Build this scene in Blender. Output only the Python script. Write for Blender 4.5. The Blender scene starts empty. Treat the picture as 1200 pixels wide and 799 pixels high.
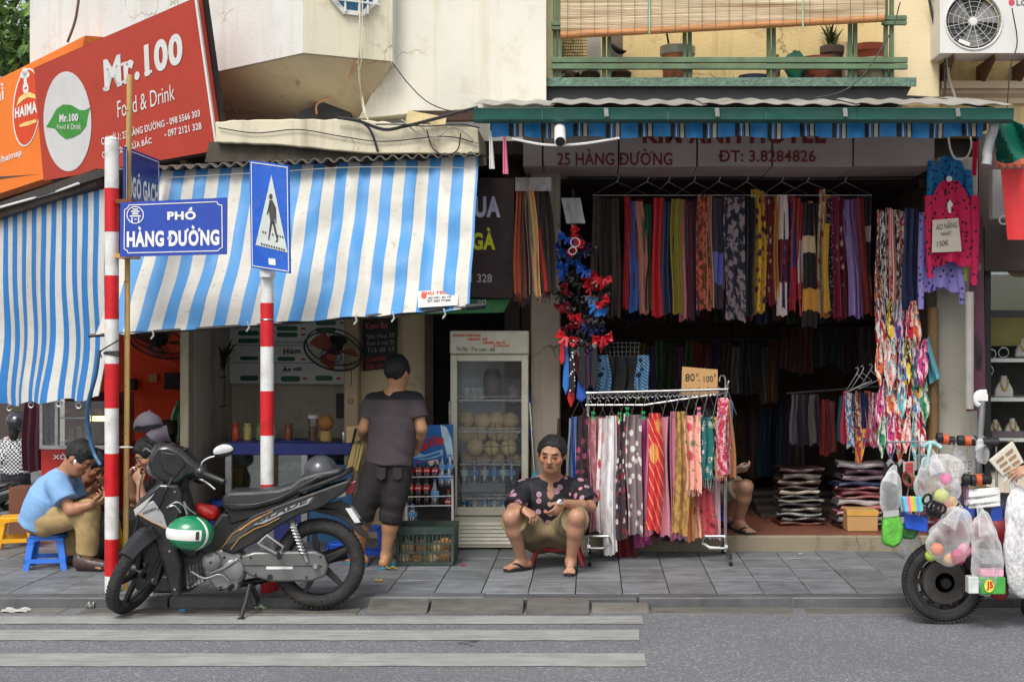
import bpy,math,random
import numpy as np
from mathutils import Vector,Matrix
R=math.radians
random.seed(7)
rng=random.Random(11)
SC=bpy.context.scene
COL=SC.collection
F,CX,CY,H=1700.0,693.0,397.0,1.66
cam=bpy.data.objects.new('camera',bpy.data.cameras.new('camera'))
COL.objects.link(cam)
cam.location=(0,0,H)
cam.rotation_euler=(R(90),0,0)
cam.data.sensor_width=36
cam.data.lens=36*F/1200
cam.data.shift_x=(600-CX)/1200
cam.data.shift_y=(CY-399.5)/1200
cam.data.clip_start=0.1
cam.data.clip_end=2000
SC.camera=cam
W=bpy.data.worlds.new('World'); SC.world=W; W.use_nodes=True
wn=W.node_tree.nodes; wl=W.node_tree.links
SUN_EL,SUN_AZ=52,200
sky=wn.new('ShaderNodeTexSky'); sky.sky_type='NISHITA'; sky.sun_disc=False
sky.sun_elevation=R(SUN_EL); sky.sun_rotation=R(SUN_AZ)
sky.air_density=1.0; sky.dust_density=4.0; sky.ozone_density=0.8
hs=wn.new('ShaderNodeHueSaturation'); hs.inputs['Saturation'].default_value=0.22
wl.new(sky.outputs[0],hs.inputs['Color'])
bg=wn['Background']; bg.inputs[1].default_value=0.13
wl.new(hs.outputs[0],bg.inputs[0])
sl=bpy.data.lights.new('sun','SUN'); sl.energy=1.5; sl.angle=R(20); sl.color=(1,.95,.87)
sun=bpy.data.objects.new('sun',sl); COL.objects.link(sun)
a,e=R(SUN_AZ),R(SUN_EL)
sd=Vector((math.sin(a)*math.cos(e),math.cos(a)*math.cos(e),math.sin(e)))
sun.rotation_euler=sd.to_track_quat('Z','Y').to_euler()
sun.location=sd*30
SC.view_settings.view_transform='Standard'; SC.view_settings.look='None'
SC.view_settings.exposure=0.45; SC.view_settings.gamma=1
SC.view_settings.use_curve_mapping=False
SC.render.engine='CYCLES'
SC.cycles.max_bounces=10; SC.cycles.transparent_max_bounces=24
SC.cycles.use_denoising=True
SC.cycles.sample_clamp_indirect=6
def P(px,py,Y):
 return Vector(((px-CX)*Y/F,Y,H-(py-CY)*Y/F))
def G(px,py,z=0.0):
 return P(px,py,F*(H-z)/(py-CY))
def lin(c):
 return tuple(((v/255)/12.92 if v/255<=.04045 else(((v/255)+.055)/1.055)**2.4)for v in c)
class MB:
 def __init__(s,T=None):s.v=[]; s.f=[]; s.uv=[]; s.m=[]; s.T=T; s.slot=0
 def add(s,vs,fs,uvs=None):
  b=len(s.v)
  vs=[Vector(v)for v in vs]
  if s.T is not None:vs=[s.T@v for v in vs]
  s.v+=vs; s.uv+=uvs if uvs else[(0,0)]*len(vs)
  for f in fs:s.f.append([i+b for i in f]); s.m.append(s.slot)
  return s
 def box(s,x0,x1,y0,y1,z0,z1):
  return s.add([(x0,y0,z0),(x1,y0,z0),(x1,y1,z0),(x0,y1,z0),(x0,y0,z1),(x1,y0,z1),(x1,y1,z1),(x0,y1,z1)],[(3,2,1,0),(4,5,6,7),(0,1,5,4),(1,2,6,5),(2,3,7,6),(3,0,4,7)])
 def obox(s,c,hx,hy,hz):
  c,hx,hy,hz=map(Vector,(c,hx,hy,hz))
  vs=[c+hx*a+hy*b+hz*d for d in(-1,1)for(a,b)in((-1,-1),(1,-1),(1,1),(-1,1))]
  return s.add(vs,[(3,2,1,0),(4,5,6,7),(0,1,5,4),(1,2,6,5),(2,3,7,6),(3,0,4,7)])
 def bar(s,a,b,w,h,up=(0,0,1)):
  a,b=Vector(a),Vector(b); d=(b-a); u=Vector(up)
  sd_=d.cross(u)
  if sd_.length<1e-6:sd_=d.cross(Vector((1,0,0)))
  sd_.normalize(); u=sd_.cross(d).normalized()
  return s.obox((a+b)/2,d/2,sd_*w/2,u*h/2)
 def tube(s,pts,r,n=8,caps=True):
  pts=[Vector(p)for p in pts]; k=len(pts)
  rs=list(r)if isinstance(r,(list,tuple))else[r]*k
  t0=(pts[1]-pts[0]).normalized()
  nrm=t0.orthogonal().normalized(); vs=[]; pt=t0
  for i,p in enumerate(pts):
   t=(pts[min(i+1,k-1)]-pts[max(i-1,0)])
   t=t.normalized()if t.length>1e-9 else pt
   nrm=(nrm-t*nrm.dot(t))
   nrm=nrm.normalized()if nrm.length>1e-6 else t.orthogonal().normalized()
   bn=t.cross(nrm); pt=t
   for j in range(n):
    a_=2*math.pi*j/n
    vs.append(p+(nrm*math.cos(a_)+bn*math.sin(a_))*rs[i])
  fs=[]
  for i in range(k-1):
   for j in range(n):
    fs.append((i*n+j,i*n+(j+1)%n,(i+1)*n+(j+1)%n,(i+1)*n+j))
  if caps:fs.append(tuple(range(n))[::-1]); fs.append(tuple(range((k-1)*n,k*n)))
  uv=[((i%n)/n,(i//n)/max(1,k-1))for i in range(k*n)]
  return s.add(vs,fs,uv)
 def cyl(s,a,b,r0,r1=None,n=12):return s.tube([a,b],[r0,r0 if r1 is None else r1],n)
 def prism(s,poly,d):
  poly=[Vector(p)for p in poly]; d=Vector(d); n=len(poly)
  nor=Vector((0,0,0))
  for i in range(n):nor+=poly[i].cross(poly[(i+1)%n])
  if nor.dot(d)>0:poly=poly[::-1]
  return s.add(poly+[p+d for p in poly],[tuple(range(n)),tuple(range(n,2*n))[::-1]]+[(i,i+n,(i+1)%n+n,(i+1)%n)for i in range(n)])
 def lathe(s,prof,o,ax=(0,0,1),n=20,close=True):
  o=Vector(o); ax=Vector(ax).normalized(); x=ax.orthogonal().normalized(); y=ax.cross(x); k=len(prof)
  vs=[]
  for(r,h)in prof:
   for j in range(n):
    a_=2*math.pi*j/n
    vs.append(o+ax*h+(x*math.cos(a_)+y*math.sin(a_))*max(r,1e-4))
  fs=[(i*n+j,i*n+(j+1)%n,(i+1)*n+(j+1)%n,(i+1)*n+j)for i in range(k-1)for j in range(n)]
  if close:fs+=[tuple(range(n))[::-1],tuple(range((k-1)*n,k*n))]
  return s.add(vs,fs,[((i%n)/n,(i//n)/max(1,k-1))for i in range(k*n)])
 def torus(s,c,ax,r,t,n=32,m=10,sy=1.0):
  c=Vector(c); ax=Vector(ax).normalized(); x=ax.orthogonal().normalized(); y=ax.cross(x); vs=[]
  for i in range(n):
   a_=2*math.pi*i/n; d=x*math.cos(a_)+y*math.sin(a_)
   for j in range(m):
    b_=2*math.pi*j/m
    vs.append(c+d*(r+t*math.cos(b_))+ax*t*sy*math.sin(b_))
  fs=[(i*m+j,((i+1)%n)*m+j,((i+1)%n)*m+(j+1)%m,i*m+(j+1)%m)for i in range(n)for j in range(m)]
  return s.add(vs,fs)
 def ell(s,c,rx,ry,rz,n=16,m=10,Q=None,jit=0,rnd=None):
  c=Vector(c); vs=[]
  for i in range(m+1):
   th=math.pi*i/m
   for j in range(n):
    ph=2*math.pi*j/n
    q=Vector((rx*math.sin(th)*math.cos(ph),ry*math.sin(th)*math.sin(ph),rz*math.cos(th)))
    if jit:q*=1+(rnd or rng).uniform(-jit,jit)
    vs.append(c+(Q@q if Q else q))
  fs=[(i*n+j,(i+1)*n+j,(i+1)*n+(j+1)%n,i*n+(j+1)%n)for i in range(m)for j in range(n)]
  return s.add(vs,fs,[((i%n)/n,1-(i//n)/m)for i in range((m+1)*n)])
 def sheet(s,fn,nu,nv,th=0.0):
  """surface fn(u,v); th > 0 closes it into a thin solid"""
  vs=[Vector(fn(i/nu,j/nv))for j in range(nv+1)for i in range(nu+1)]
  uv=[(i/nu,j/nv)for j in range(nv+1)for i in range(nu+1)]
  q=lambda i,j:j*(nu+1)+i
  fs=[(q(i,j),q(i+1,j),q(i+1,j+1),q(i,j+1))for j in range(nv)for i in range(nu)]
  if th:
   nrm=[Vector((0,0,0))for _ in vs]
   for f in fs:
    k=(vs[f[1]]-vs[f[0]]).cross(vs[f[3]]-vs[f[0]])
    for i in f:nrm[i]+=k
   N=len(vs)
   vs=vs+[vs[i]-(nrm[i].normalized()if nrm[i].length>1e-12 else Vector((0,1,0)))*th for i in range(N)]
   uv=uv*2
   fs=fs+[tuple(i+N for i in f[::-1])for f in fs]
   rim=[q(i,0)for i in range(nu)]+[q(nu,j)for j in range(nv)]+[q(i,nv)for i in range(nu,0,-1)]+[q(0,j)for j in range(nv,0,-1)]
   for k in range(len(rim)):
    a_,b_=rim[k],rim[(k+1)%len(rim)]
    fs.append((b_,a_,a_+N,b_+N))
  return s.add(vs,fs,uv)
ORG={}
def finish(me,smooth=True,ang=35):
 me.validate()
 if smooth and len(me.polygons):
  me.polygons.foreach_set('use_smooth',[True]*len(me.polygons))
  me.set_sharp_from_angle(angle=R(ang))
 me.update()
def org(o):return ORG[o]if o is not None else Vector((0,0,0))
def part(name,mb,mt,parent=None,label=None,bevel=0,loc=None,ang=35,smooth=True,kind=None):
 """links the builder's shape (given in world metres) as one mesh object under its thing"""
 base=org(parent)if loc is None else Vector(loc)
 me=bpy.data.meshes.new(name)
 me.from_pydata([tuple(v-base)for v in mb.v],[],mb.f)
 for m_ in(mt if isinstance(mt,(list,tuple))else[mt]):me.materials.append(m_)
 if any(mb.m):me.polygons.foreach_set('material_index',mb.m)
 if any(u!=(0,0)for u in mb.uv):
  ul=me.uv_layers.new(name='UVMap')
  li=[0]*len(me.loops); me.loops.foreach_get('vertex_index',li)
  ul.data.foreach_set('uv',[c for i in li for c in mb.uv[i]])
 finish(me,smooth,ang)
 o=bpy.data.objects.new(name,me); COL.objects.link(o)
 if parent is not None:o.parent=parent; ORG[o]=org(parent)
 else:o.location=base; ORG[o]=base
 if bevel:
  b=o.modifiers.new('bevel','BEVEL'); b.width=bevel; b.segments=2; b.limit_method='ANGLE'; b.angle_limit=R(40)
 if label:o['label']=label
 if kind:o['kind']=kind
 return o
def thing(name,label,cat,loc,group=None):
 o=bpy.data.objects.new(name,None); COL.objects.link(o)
 o.location=loc; o.empty_display_size=.1
 o['label']=label; o['category']=cat
 if group:o['group']=group
 ORG[o]=Vector(loc)
 return o
def solo(name,mb,mt,label,cat,group=None,loc=None,**k):
 """a thing that is one mesh"""
 if loc is None:
  xs=[v.x for v in mb.v]; ys=[v.y for v in mb.v]; zs=[v.z for v in mb.v]
  loc=((min(xs)+max(xs))/2,(min(ys)+max(ys))/2,min(zs))
 o=part(name,mb,mt,None,label,loc=loc,**k)
 o['category']=cat
 if group:o['group']=group
 return o
def struct(name,mb,mt,**k):
 return part(name,mb,mt,None,kind='structure',loc=(0,0,0),**k)
def copy_thing(src,loc,label=None):
 def cp(o,parent):
  c=o.copy(); COL.objects.link(c)
  if parent is not None:c.parent=parent
  for ch in list(o.children):cp(ch,c)
  return c
 c=cp(src,None); c.location=loc; ORG[c]=Vector(loc)
 if label:c['label']=label
 return c
def lerp(a_,b_,t):return a_+(b_-a_)*t
def quadmap(bl,br,tr,tl):
 bl,br,tr,tl=map(Vector,(bl,br,tr,tl))
 return lambda u,v:(bl*(1-u)+br*u)*(1-v)+(tl*(1-u)+tr*u)*v
def spline(pts,n=8):
 """smooth curve through points"""
 p=[Vector(q)for q in pts]; p=[p[0]*2-p[1]]+p+[p[-1]*2-p[-2]]; out=[]
 for i in range(1,len(p)-2):
  for k in range(n):
   t=k/n
   out.append(.5*((2*p[i])+(p[i+1]-p[i-1])*t+(2*p[i-1]-5*p[i]+4*p[i+1]-p[i+2])*t*t+(3*p[i]-p[i-1]-3*p[i+1]+p[i+2])*t**3))
 out.append(p[-2]); return out
MC={}
def nodes_of(name):
 m=bpy.data.materials.new(name); m.use_nodes=True
 return m,m.node_tree.nodes,m.node_tree.links,m.node_tree.nodes['Principled BSDF']
def mixc(n,l,fac,a_,b_,mode='MIX'):
 x=n.new('ShaderNodeMix'); x.data_type='RGBA'; x.blend_type=mode
 for sock,val in((x.inputs[0],fac),(x.inputs[6],a_),(x.inputs[7],b_)):
  if hasattr(val,'is_linked')or isinstance(val,bpy.types.NodeSocket):l.new(val,sock)
  elif isinstance(val,(int,float)):sock.default_value=val
  else:sock.default_value=(*val[:3],1)
 return x.outputs[2]
def ramp(n,l,src,p0,p1,c0=(0,0,0),c1=(1,1,1),const=False):
 r_=n.new('ShaderNodeValToRGB'); r_.color_ramp.elements[0].position=p0; r_.color_ramp.elements[1].position=p1
 r_.color_ramp.elements[0].color=(*c0,1); r_.color_ramp.elements[1].color=(*c1,1)
 if const:r_.color_ramp.interpolation='CONSTANT'
 l.new(src,r_.inputs[0]); return r_.outputs[0]
def noise(n,l,vec,scale,detail=4,rough=.55):
 t=n.new('ShaderNodeTexNoise'); t.inputs['Scale'].default_value=scale; t.inputs['Detail'].default_value=detail
 t.inputs['Roughness'].default_value=rough; l.new(vec,t.inputs['Vector']); return t.outputs[0]
def coords(n,l,kind='Object',scale=(1,1,1),rot=(0,0,0)):
 tc=n.new('ShaderNodeTexCoord'); mp=n.new('ShaderNodeMapping')
 mp.inputs['Scale'].default_value=scale; mp.inputs['Rotation'].default_value=rot
 l.new(tc.outputs[kind],mp.inputs[0]); return mp.outputs[0]
def add_bump(n,l,b,h,strength,dist=.01):
 bp=n.new('ShaderNodeBump'); bp.inputs['Strength'].default_value=strength; bp.inputs['Distance'].default_value=dist
 l.new(h,bp.inputs['Height']); l.new(bp.outputs[0],b.inputs['Normal'])
def mat(name,col,rough=.6,metal=0,var=.18,vs=6,dirt=0,dcol=(.12,.1,.08),ds=1.5,bump=.15,bs=60,stretch=(1,1,1),coat=0,spec=.5,rand=0):
 """colour, grain, wear and fine relief"""
 if name in MC:return MC[name]
 m,n,l,b=nodes_of(name)
 v=coords(n,l,'Object',stretch)
 nz=noise(n,l,v,vs,6)
 hi=tuple(min(1,c*(1+var))for c in col); lo=tuple(c*(1-var)for c in col)
 c=mixc(n,l,ramp(n,l,nz,.3,.7),lo,hi)
 if dirt:
  d1=noise(n,l,v,ds,8,.65)
  c=mixc(n,l,ramp(n,l,d1,.45,.75,(0,)*3,(dirt,)*3),c,dcol)
 if rand:
  oi=n.new('ShaderNodeObjectInfo')
  h2=n.new('ShaderNodeHueSaturation'); l.new(c,h2.inputs['Color'])
  mr=n.new('ShaderNodeMapRange'); l.new(oi.outputs['Random'],mr.inputs[0]); mr.inputs[3].default_value=1-rand; mr.inputs[4].default_value=1+rand
  l.new(mr.outputs[0],h2.inputs['Value']); c=h2.outputs[0]
 l.new(c,b.inputs['Base Color'])
 b.inputs['Metallic'].default_value=metal
 rr=ramp(n,l,noise(n,l,v,vs*2.3,4),.25,.75,(max(.03,rough-.12),)*3,(min(1,rough+.12),)*3)
 l.new(rr,b.inputs['Roughness'])
 b.inputs['Coat Weight'].default_value=coat; b.inputs['Coat Roughness'].default_value=.08
 b.inputs['Specular IOR Level'].default_value=spec
 if bump:add_bump(n,l,b,noise(n,l,v,bs,6,.6),bump)
 MC[name]=m; return m
def glass(name='clear_glass',tint=(.9,.95,.95),refl=.09,rough=.03):
 if name in MC:return MC[name]
 m,n,l,b=nodes_of(name); n.remove(b)
 tr=n.new('ShaderNodeBsdfTransparent'); tr.inputs[0].default_value=(*tint,1)
 gl=n.new('ShaderNodeBsdfGlossy'); gl.inputs['Roughness'].default_value=rough
 lw=n.new('ShaderNodeLayerWeight'); lw.inputs[0].default_value=.35
 mr=n.new('ShaderNodeMapRange'); l.new(lw.outputs['Fresnel'],mr.inputs[0]); mr.inputs[3].default_value=refl; mr.inputs[4].default_value=.9
 mx=n.new('ShaderNodeMixShader'); l.new(mr.outputs[0],mx.inputs[0]); l.new(tr.outputs[0],mx.inputs[1]); l.new(gl.outputs[0],mx.inputs[2])
 l.new(mx.outputs[0],n['Material Output'].inputs[0]); MC[name]=m; return m
def film(name='plastic_film',col=(.85,.87,.88),dens=.35,scale=14):
 """thin crinkled polythene: partly clear, partly milky, with small highlights"""
 if name in MC:return MC[name]
 m,n,l,b=nodes_of(name)
 v=coords(n,l,'Object',(1,1,.6))
 nz=noise(n,l,v,scale,5,.6)
 b.inputs['Base Color'].default_value=(*col,1); b.inputs['Roughness'].default_value=.22
 add_bump(n,l,b,nz,.9,.02)
 lw=n.new('ShaderNodeLayerWeight'); lw.inputs[0].default_value=.45
 al=n.new('ShaderNodeMath'); al.operation='ADD'; l.new(lw.outputs['Facing'],al.inputs[0])
 rr=ramp(n,l,nz,.35,.75,(dens*.45,)*3,(dens*1.25,)*3); l.new(rr,al.inputs[1])
 al2=n.new('ShaderNodeMath'); al2.operation='MULTIPLY'; l.new(al.outputs[0],al2.inputs[0]); al2.inputs[1].default_value=.75; al2.use_clamp=True
 l.new(al2.outputs[0],b.inputs['Alpha'])
 MC[name]=m; return m
def cloth(name,cols,kind='plain',scale=(1,1),rough=.75,sheen=0,uv=True,folds=0):
 """woven or printed cloth; cols = base and print colours in 0-255, pattern laid out on the cloth's own UV"""
 key=(name,tuple(cols),kind,scale)
 if key in MC:return MC[key]
 m,n,l,b=nodes_of(name)
 cs=[lin(c)for c in cols]
 v=coords(n,l,'UV' if uv else 'Object',(scale[0],scale[1],1 if uv else scale[0]))
 ob=coords(n,l,'Object')
 c=None
 base,c2=cs[0],cs[1]if len(cs)>1 else cs[0]
 c3=cs[2]if len(cs)>2 else c2
 def wave(dirn,sc,dist=0.0):
  w=n.new('ShaderNodeTexWave'); w.bands_direction=dirn; w.inputs['Scale'].default_value=sc; w.inputs['Distortion'].default_value=dist
  w.inputs['Detail'].default_value=2; l.new(v,w.inputs['Vector']); return w.outputs[1]
 def voro(sc,out='Distance'):
  w=n.new('ShaderNodeTexVoronoi'); w.inputs['Scale'].default_value=sc; l.new(v,w.inputs['Vector']); return w.outputs[out]
 if kind=='plain':
  c=mixc(n,l,noise(n,l,v,2),base,tuple(x*.8 for x in base))
 elif kind=='vstripe':
  c=mixc(n,l,ramp(n,l,wave('X',1),.5,.55),base,c2)
 elif kind=='hstripe':
  c=mixc(n,l,ramp(n,l,wave('Y',1),.55,.6),base,c2)
 elif kind=='diag':
  c=mixc(n,l,ramp(n,l,wave('DIAGONAL',1),.5,.56),base,c2)
 elif kind=='dots':
  c=mixc(n,l,ramp(n,l,voro(1),.28,.34),c2,base)
 elif kind=='flowers':
  vd=voro(1); vc=n.new('ShaderNodeTexVoronoi'); vc.inputs['Scale'].default_value=1; l.new(v,vc.inputs['Vector'])
  sp=n.new('ShaderNodeSeparateColor'); l.new(vc.outputs['Color'],sp.inputs[0])
  pc=mixc(n,l,ramp(n,l,sp.outputs[0],.45,.5),c2,c3)
  c=mixc(n,l,ramp(n,l,vd,.3,.42),pc,base)
  c=mixc(n,l,ramp(n,l,noise(n,l,v,2.4,3),.58,.64),c,c3)
 elif kind=='blotch':
  f1=ramp(n,l,noise(n,l,v,1.3,2),.48,.52); f2=ramp(n,l,noise(n,l,v,2.1,2),.56,.6)
  c=mixc(n,l,f2,mixc(n,l,f1,base,c2),c3)
  if len(cs)>3:c=mixc(n,l,ramp(n,l,noise(n,l,v,3.1,2),.6,.63),c,cs[3])
 elif kind=='check':
  ch=n.new('ShaderNodeTexChecker'); ch.inputs['Scale'].default_value=1; l.new(v,ch.inputs['Vector'])
  ch.inputs[1].default_value=(*base,1); ch.inputs[2].default_value=(*c2,1); c=ch.outputs[0]
 elif kind=='lattice':
  f1=ramp(n,l,wave('DIAGONAL',1),.93,.97)
  c=mixc(n,l,f1,base,c2); c=mixc(n,l,ramp(n,l,voro(.7),.3,.36),c3,c)
 elif kind=='bands':
  br=n.new('ShaderNodeTexVoronoi'); br.voronoi_dimensions='1D'; br.inputs['Scale'].default_value=1
  sx=n.new('ShaderNodeSeparateXYZ'); l.new(v,sx.inputs[0]); l.new(sx.outputs[1],br.inputs['W'])
  sp=n.new('ShaderNodeSeparateColor'); l.new(br.outputs['Color'],sp.inputs[0])
  c=mixc(n,l,ramp(n,l,sp.outputs[0],.4,.41),base,c2); c=mixc(n,l,ramp(n,l,sp.outputs[1],.66,.67),c,c3)
 elif kind=='rings':
  vd=voro(1)
  c=mixc(n,l,ramp(n,l,vd,.16,.2),c2,c3); c=mixc(n,l,ramp(n,l,vd,.27,.3),c,c2); c=mixc(n,l,ramp(n,l,vd,.34,.37),c,base)
 if folds:
  c=mixc(n,l,ramp(n,l,noise(n,l,ob,9,5),.5,.8,(0,)*3,(folds,)*3),c,(.1,.09,.08))
 l.new(c,b.inputs['Base Color']); b.inputs['Roughness'].default_value=rough
 b.inputs['Sheen Weight'].default_value=sheen
 add_bump(n,l,b,noise(n,l,ob,220,2),.12,.004)
 MC[key]=m; return m
GL={}
BASES=sorted(set('ABCDEFGHIJKLMNOPQRSTUVWXYZabcdefghijklmnopqrstuvwxyz0123456789.,:;-&/()!%\'+*'))
BOLDS=(0.0,.02,.045)
def bake_glyphs():
 tmp=[]
 for bo in BOLDS:
  for ch in BASES:
   for body in(ch,'|'+ch+'|')if bo==0 else(ch,):
    cu=bpy.data.curves.new('glyph','FONT'); cu.body=body; cu.size=1; cu.offset=bo; cu.resolution_u=4; cu.fill_mode='FRONT'
    o=bpy.data.objects.new('glyph',cu); COL.objects.link(o); tmp.append((bo,ch,body,o))
 cu=bpy.data.curves.new('glyph','FONT'); cu.body='||'; o0=bpy.data.objects.new('glyph',cu); COL.objects.link(o0)
 dg=bpy.context.evaluated_depsgraph_get()
 def msh(o):
  me=bpy.data.meshes.new_from_object(o.evaluated_get(dg)); r_=([tuple(v.co[:2])for v in me.vertices],[tuple(p.vertices)for p in me.polygons]); bpy.data.meshes.remove(me); return r_
 wid=lambda r_:max(v[0]for v in r_[0])-min(v[0]for v in r_[0])
 w0=wid(msh(o0)); adv={}
 for bo,ch,body,o in tmp:
  r_=msh(o)
  if len(body)>1:adv[ch]=wid(r_)-w0
  else:GL[(ch,bo)]=r_
 for _,_,_,o in tmp+[(0,0,0,o0)]:
  c=o.data; bpy.data.objects.remove(o); bpy.data.curves.remove(c)
 GL['adv']=adv
bake_glyphs()
import unicodedata
COMB={'\u0300':'grave','\u0301':'acute','\u0302':'circ','\u0303':'tilde','\u0306':'breve','\u0309':'hook','\u031b':'horn','\u0323':'dot'}
def split_char(ch):
 if ch in 'Đđ':return('D',['bar'])if ch=='Đ' else('d',['bard'])
 d=unicodedata.normalize('NFD',ch); return d[0],[COMB[c]for c in d[1:]]
def mark_shape(kind,x0,x1,y,th,low):
 c=(x0+x1)/2; w=.16
 def strip(pts,t):
  vs=[]; fs=[]
  for i,(px_,py_)in enumerate(pts):
   a_=pts[max(i-1,0)]; b_=pts[min(i+1,len(pts)-1)]; dx,dy=b_[0]-a_[0],b_[1]-a_[1]; L=math.hypot(dx,dy)or 1
   vs+=[(px_-dy/L*t/2,py_+dx/L*t/2),(px_+dy/L*t/2,py_-dx/L*t/2)]
  return vs,[(2*i,2*i+1,2*i+3,2*i+2)for i in range(len(pts)-1)]
 if kind=='bar':return strip([(x0-.09,.36),(x0+.24,.36)],th)
 if kind=='bard':return strip([(x1-.25,.60),(x1+.07,.60)],th*.8)
 if kind=='horn':return strip([(x1-.04,y-.03),(x1+.05,y+.0),(x1+.08,y+.09)],th)
 if kind=='grave':return strip([(c-.12,y+.20),(c+.05,y+.07)],th)
 if kind=='acute':return strip([(c-.05,y+.07),(c+.12,y+.20)],th)
 if kind=='circ':return strip([(c-.14,y+.06),(c,y+.17),(c+.14,y+.06)],th*.8)
 if kind=='tilde':return strip([(c-.15,y+.08),(c-.07,y+.14),(c+.05,y+.10),(c+.15,y+.16)],th*.8)
 if kind=='breve':return strip([(c-.12,y+.17),(c-.07,y+.08),(c+.07,y+.08),(c+.12,y+.17)],th*.8)
 if kind=='hook':return strip([(c-.05,y+.17),(c+.03,y+.20),(c+.05,y+.14),(c-.01,y+.07)],th*.8)
 if kind=='dot':return strip([(c-.05,-.13),(c+.05,-.13)],.1)
LAST=[]
def textmesh(s,bold=0.0,slab=False):
 bo=min(BOLDS,key=lambda b_:abs(b_-bold)); th=.075+bo*1.6
 x=0; V=[]; Fc=[]; LAST.clear()
 for ch in s:
  if ch==' ':x+=.28; continue
  b_,ms=split_char(ch); va,fa_=len(V),len(Fc)
  vs,fs=GL[(b_,bo)]; n0=len(V); V+=[(vx+x,vy)for vx,vy in vs]; Fc+=[tuple(i+n0 for i in f)for f in fs]
  gx0,gx1,gy=min(v[0]for v in vs),max(v[0]for v in vs),max(v[1]for v in vs)
  stack=0
  for m_ in ms:
   up_=m_ not in('bar','bard','horn','dot')
   mv,mf=mark_shape(m_,gx0,gx1,gy+(stack if up_ else 0),th,ch.islower())
   if up_:stack+=.12
   n0=len(V); V+=[(vx+x,vy)for vx,vy in mv]; Fc+=[tuple(i+n0 for i in f)for f in mf]
  if slab and b_ in 'Mr1':
   for(cx_,cy_,w_)in{'M':((gx0+.05,.03,.24),(gx1-.05,.03,.24)),'r':((gx0+.06,.03,.28),(gx0+.0,gy-.04,.18)),'1':((gx1-.06,.03,.3),)}[b_]:
    n0=len(V); V+=[(x+cx_-w_/2,cy_-.035),(x+cx_+w_/2,cy_-.035),(x+cx_+w_/2,cy_+.035),(x+cx_-w_/2,cy_+.035)]; Fc.append((n0,n0+1,n0+2,n0+3))
  LAST.append((va,len(V),fa_,len(Fc))); x+=GL['adv'][b_]+bo*1.2+(.06 if 'horn' in ms else 0)
 return V,Fc
def text_into(mb,s,fn,box=(0,0,1,1),bold=.02,slab=False):
 vs,fs=textmesh(s,bold,slab)
 if not vs:return
 x0=min(v[0]for v in vs); x1=max(v[0]for v in vs); y0=min(v[1]for v in vs); y1=max(v[1]for v in vs)
 u0,v0,u1,v1=box
 mb.add([fn(u0+(u1-u0)*(v[0]-x0)/max(1e-6,x1-x0),v0+(v1-v0)*(v[1]-y0)/max(1e-6,y1-y0))for v in vs],fs)
def lettering(s,fn,mt,parent,box=(0,0,1,1),bold=.02,slab=False,name='lettering'):
 """prints s into the box (u0,v0,u1,v1) of the surface fn(u,v)"""
 mb=MB(); text_into(mb,s,fn,box,bold,slab)
 if len(s)>3:return part(name,mb,mt,parent,smooth=False)
 for a_,b_,f0,f1 in LAST:
  m1=MB(); m1.v=mb.v[a_:b_]; m1.uv=mb.uv[a_:b_]; m1.f=[[i-a_ for i in f]for f in mb.f[f0:f1]]; m1.m=[0]*(f1-f0); part('letter',m1,mt,parent,smooth=False)
class Face:
 """a flat face in the place: finds where a picture point falls on it"""
 def __init__(s,p0,p1,p2,off=.004):
  s.n=(Vector(p1)-Vector(p0)).cross(Vector(p2)-Vector(p0)).normalized(); s.o=Vector((0,0,H))
  if s.n.dot(s.o-Vector(p0))<0:s.n=-s.n
  s.p=Vector(p0); s.off=off
 def at(s,px,py,off=None):
  q=s.p+s.n*(s.off if off is None else off); d=P(px,py,1.0)-s.o
  return s.o+d*((q-s.o).dot(s.n)/d.dot(s.n))
 def quad(s,bl,br,tr,tl,off=None):
  return quadmap(*[s.at(*q,off)for q in(bl,br,tr,tl)])
 def poly(s,pts,off=None):
  mb=MB(); mb.add([s.at(x,y,off)for x,y in pts],[tuple(range(len(pts)))]); return mb
def ellpts(cx,cy,rx,ry,n=32,rot=0):
 c,s_=math.cos(R(rot)),math.sin(R(rot))
 return[(cx+rx*math.cos(2*math.pi*i/n)*c-ry*math.sin(2*math.pi*i/n)*s_,cy+rx*math.cos(2*math.pi*i/n)*s_+ry*math.sin(2*math.pi*i/n)*c)for i in range(n)]
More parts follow.
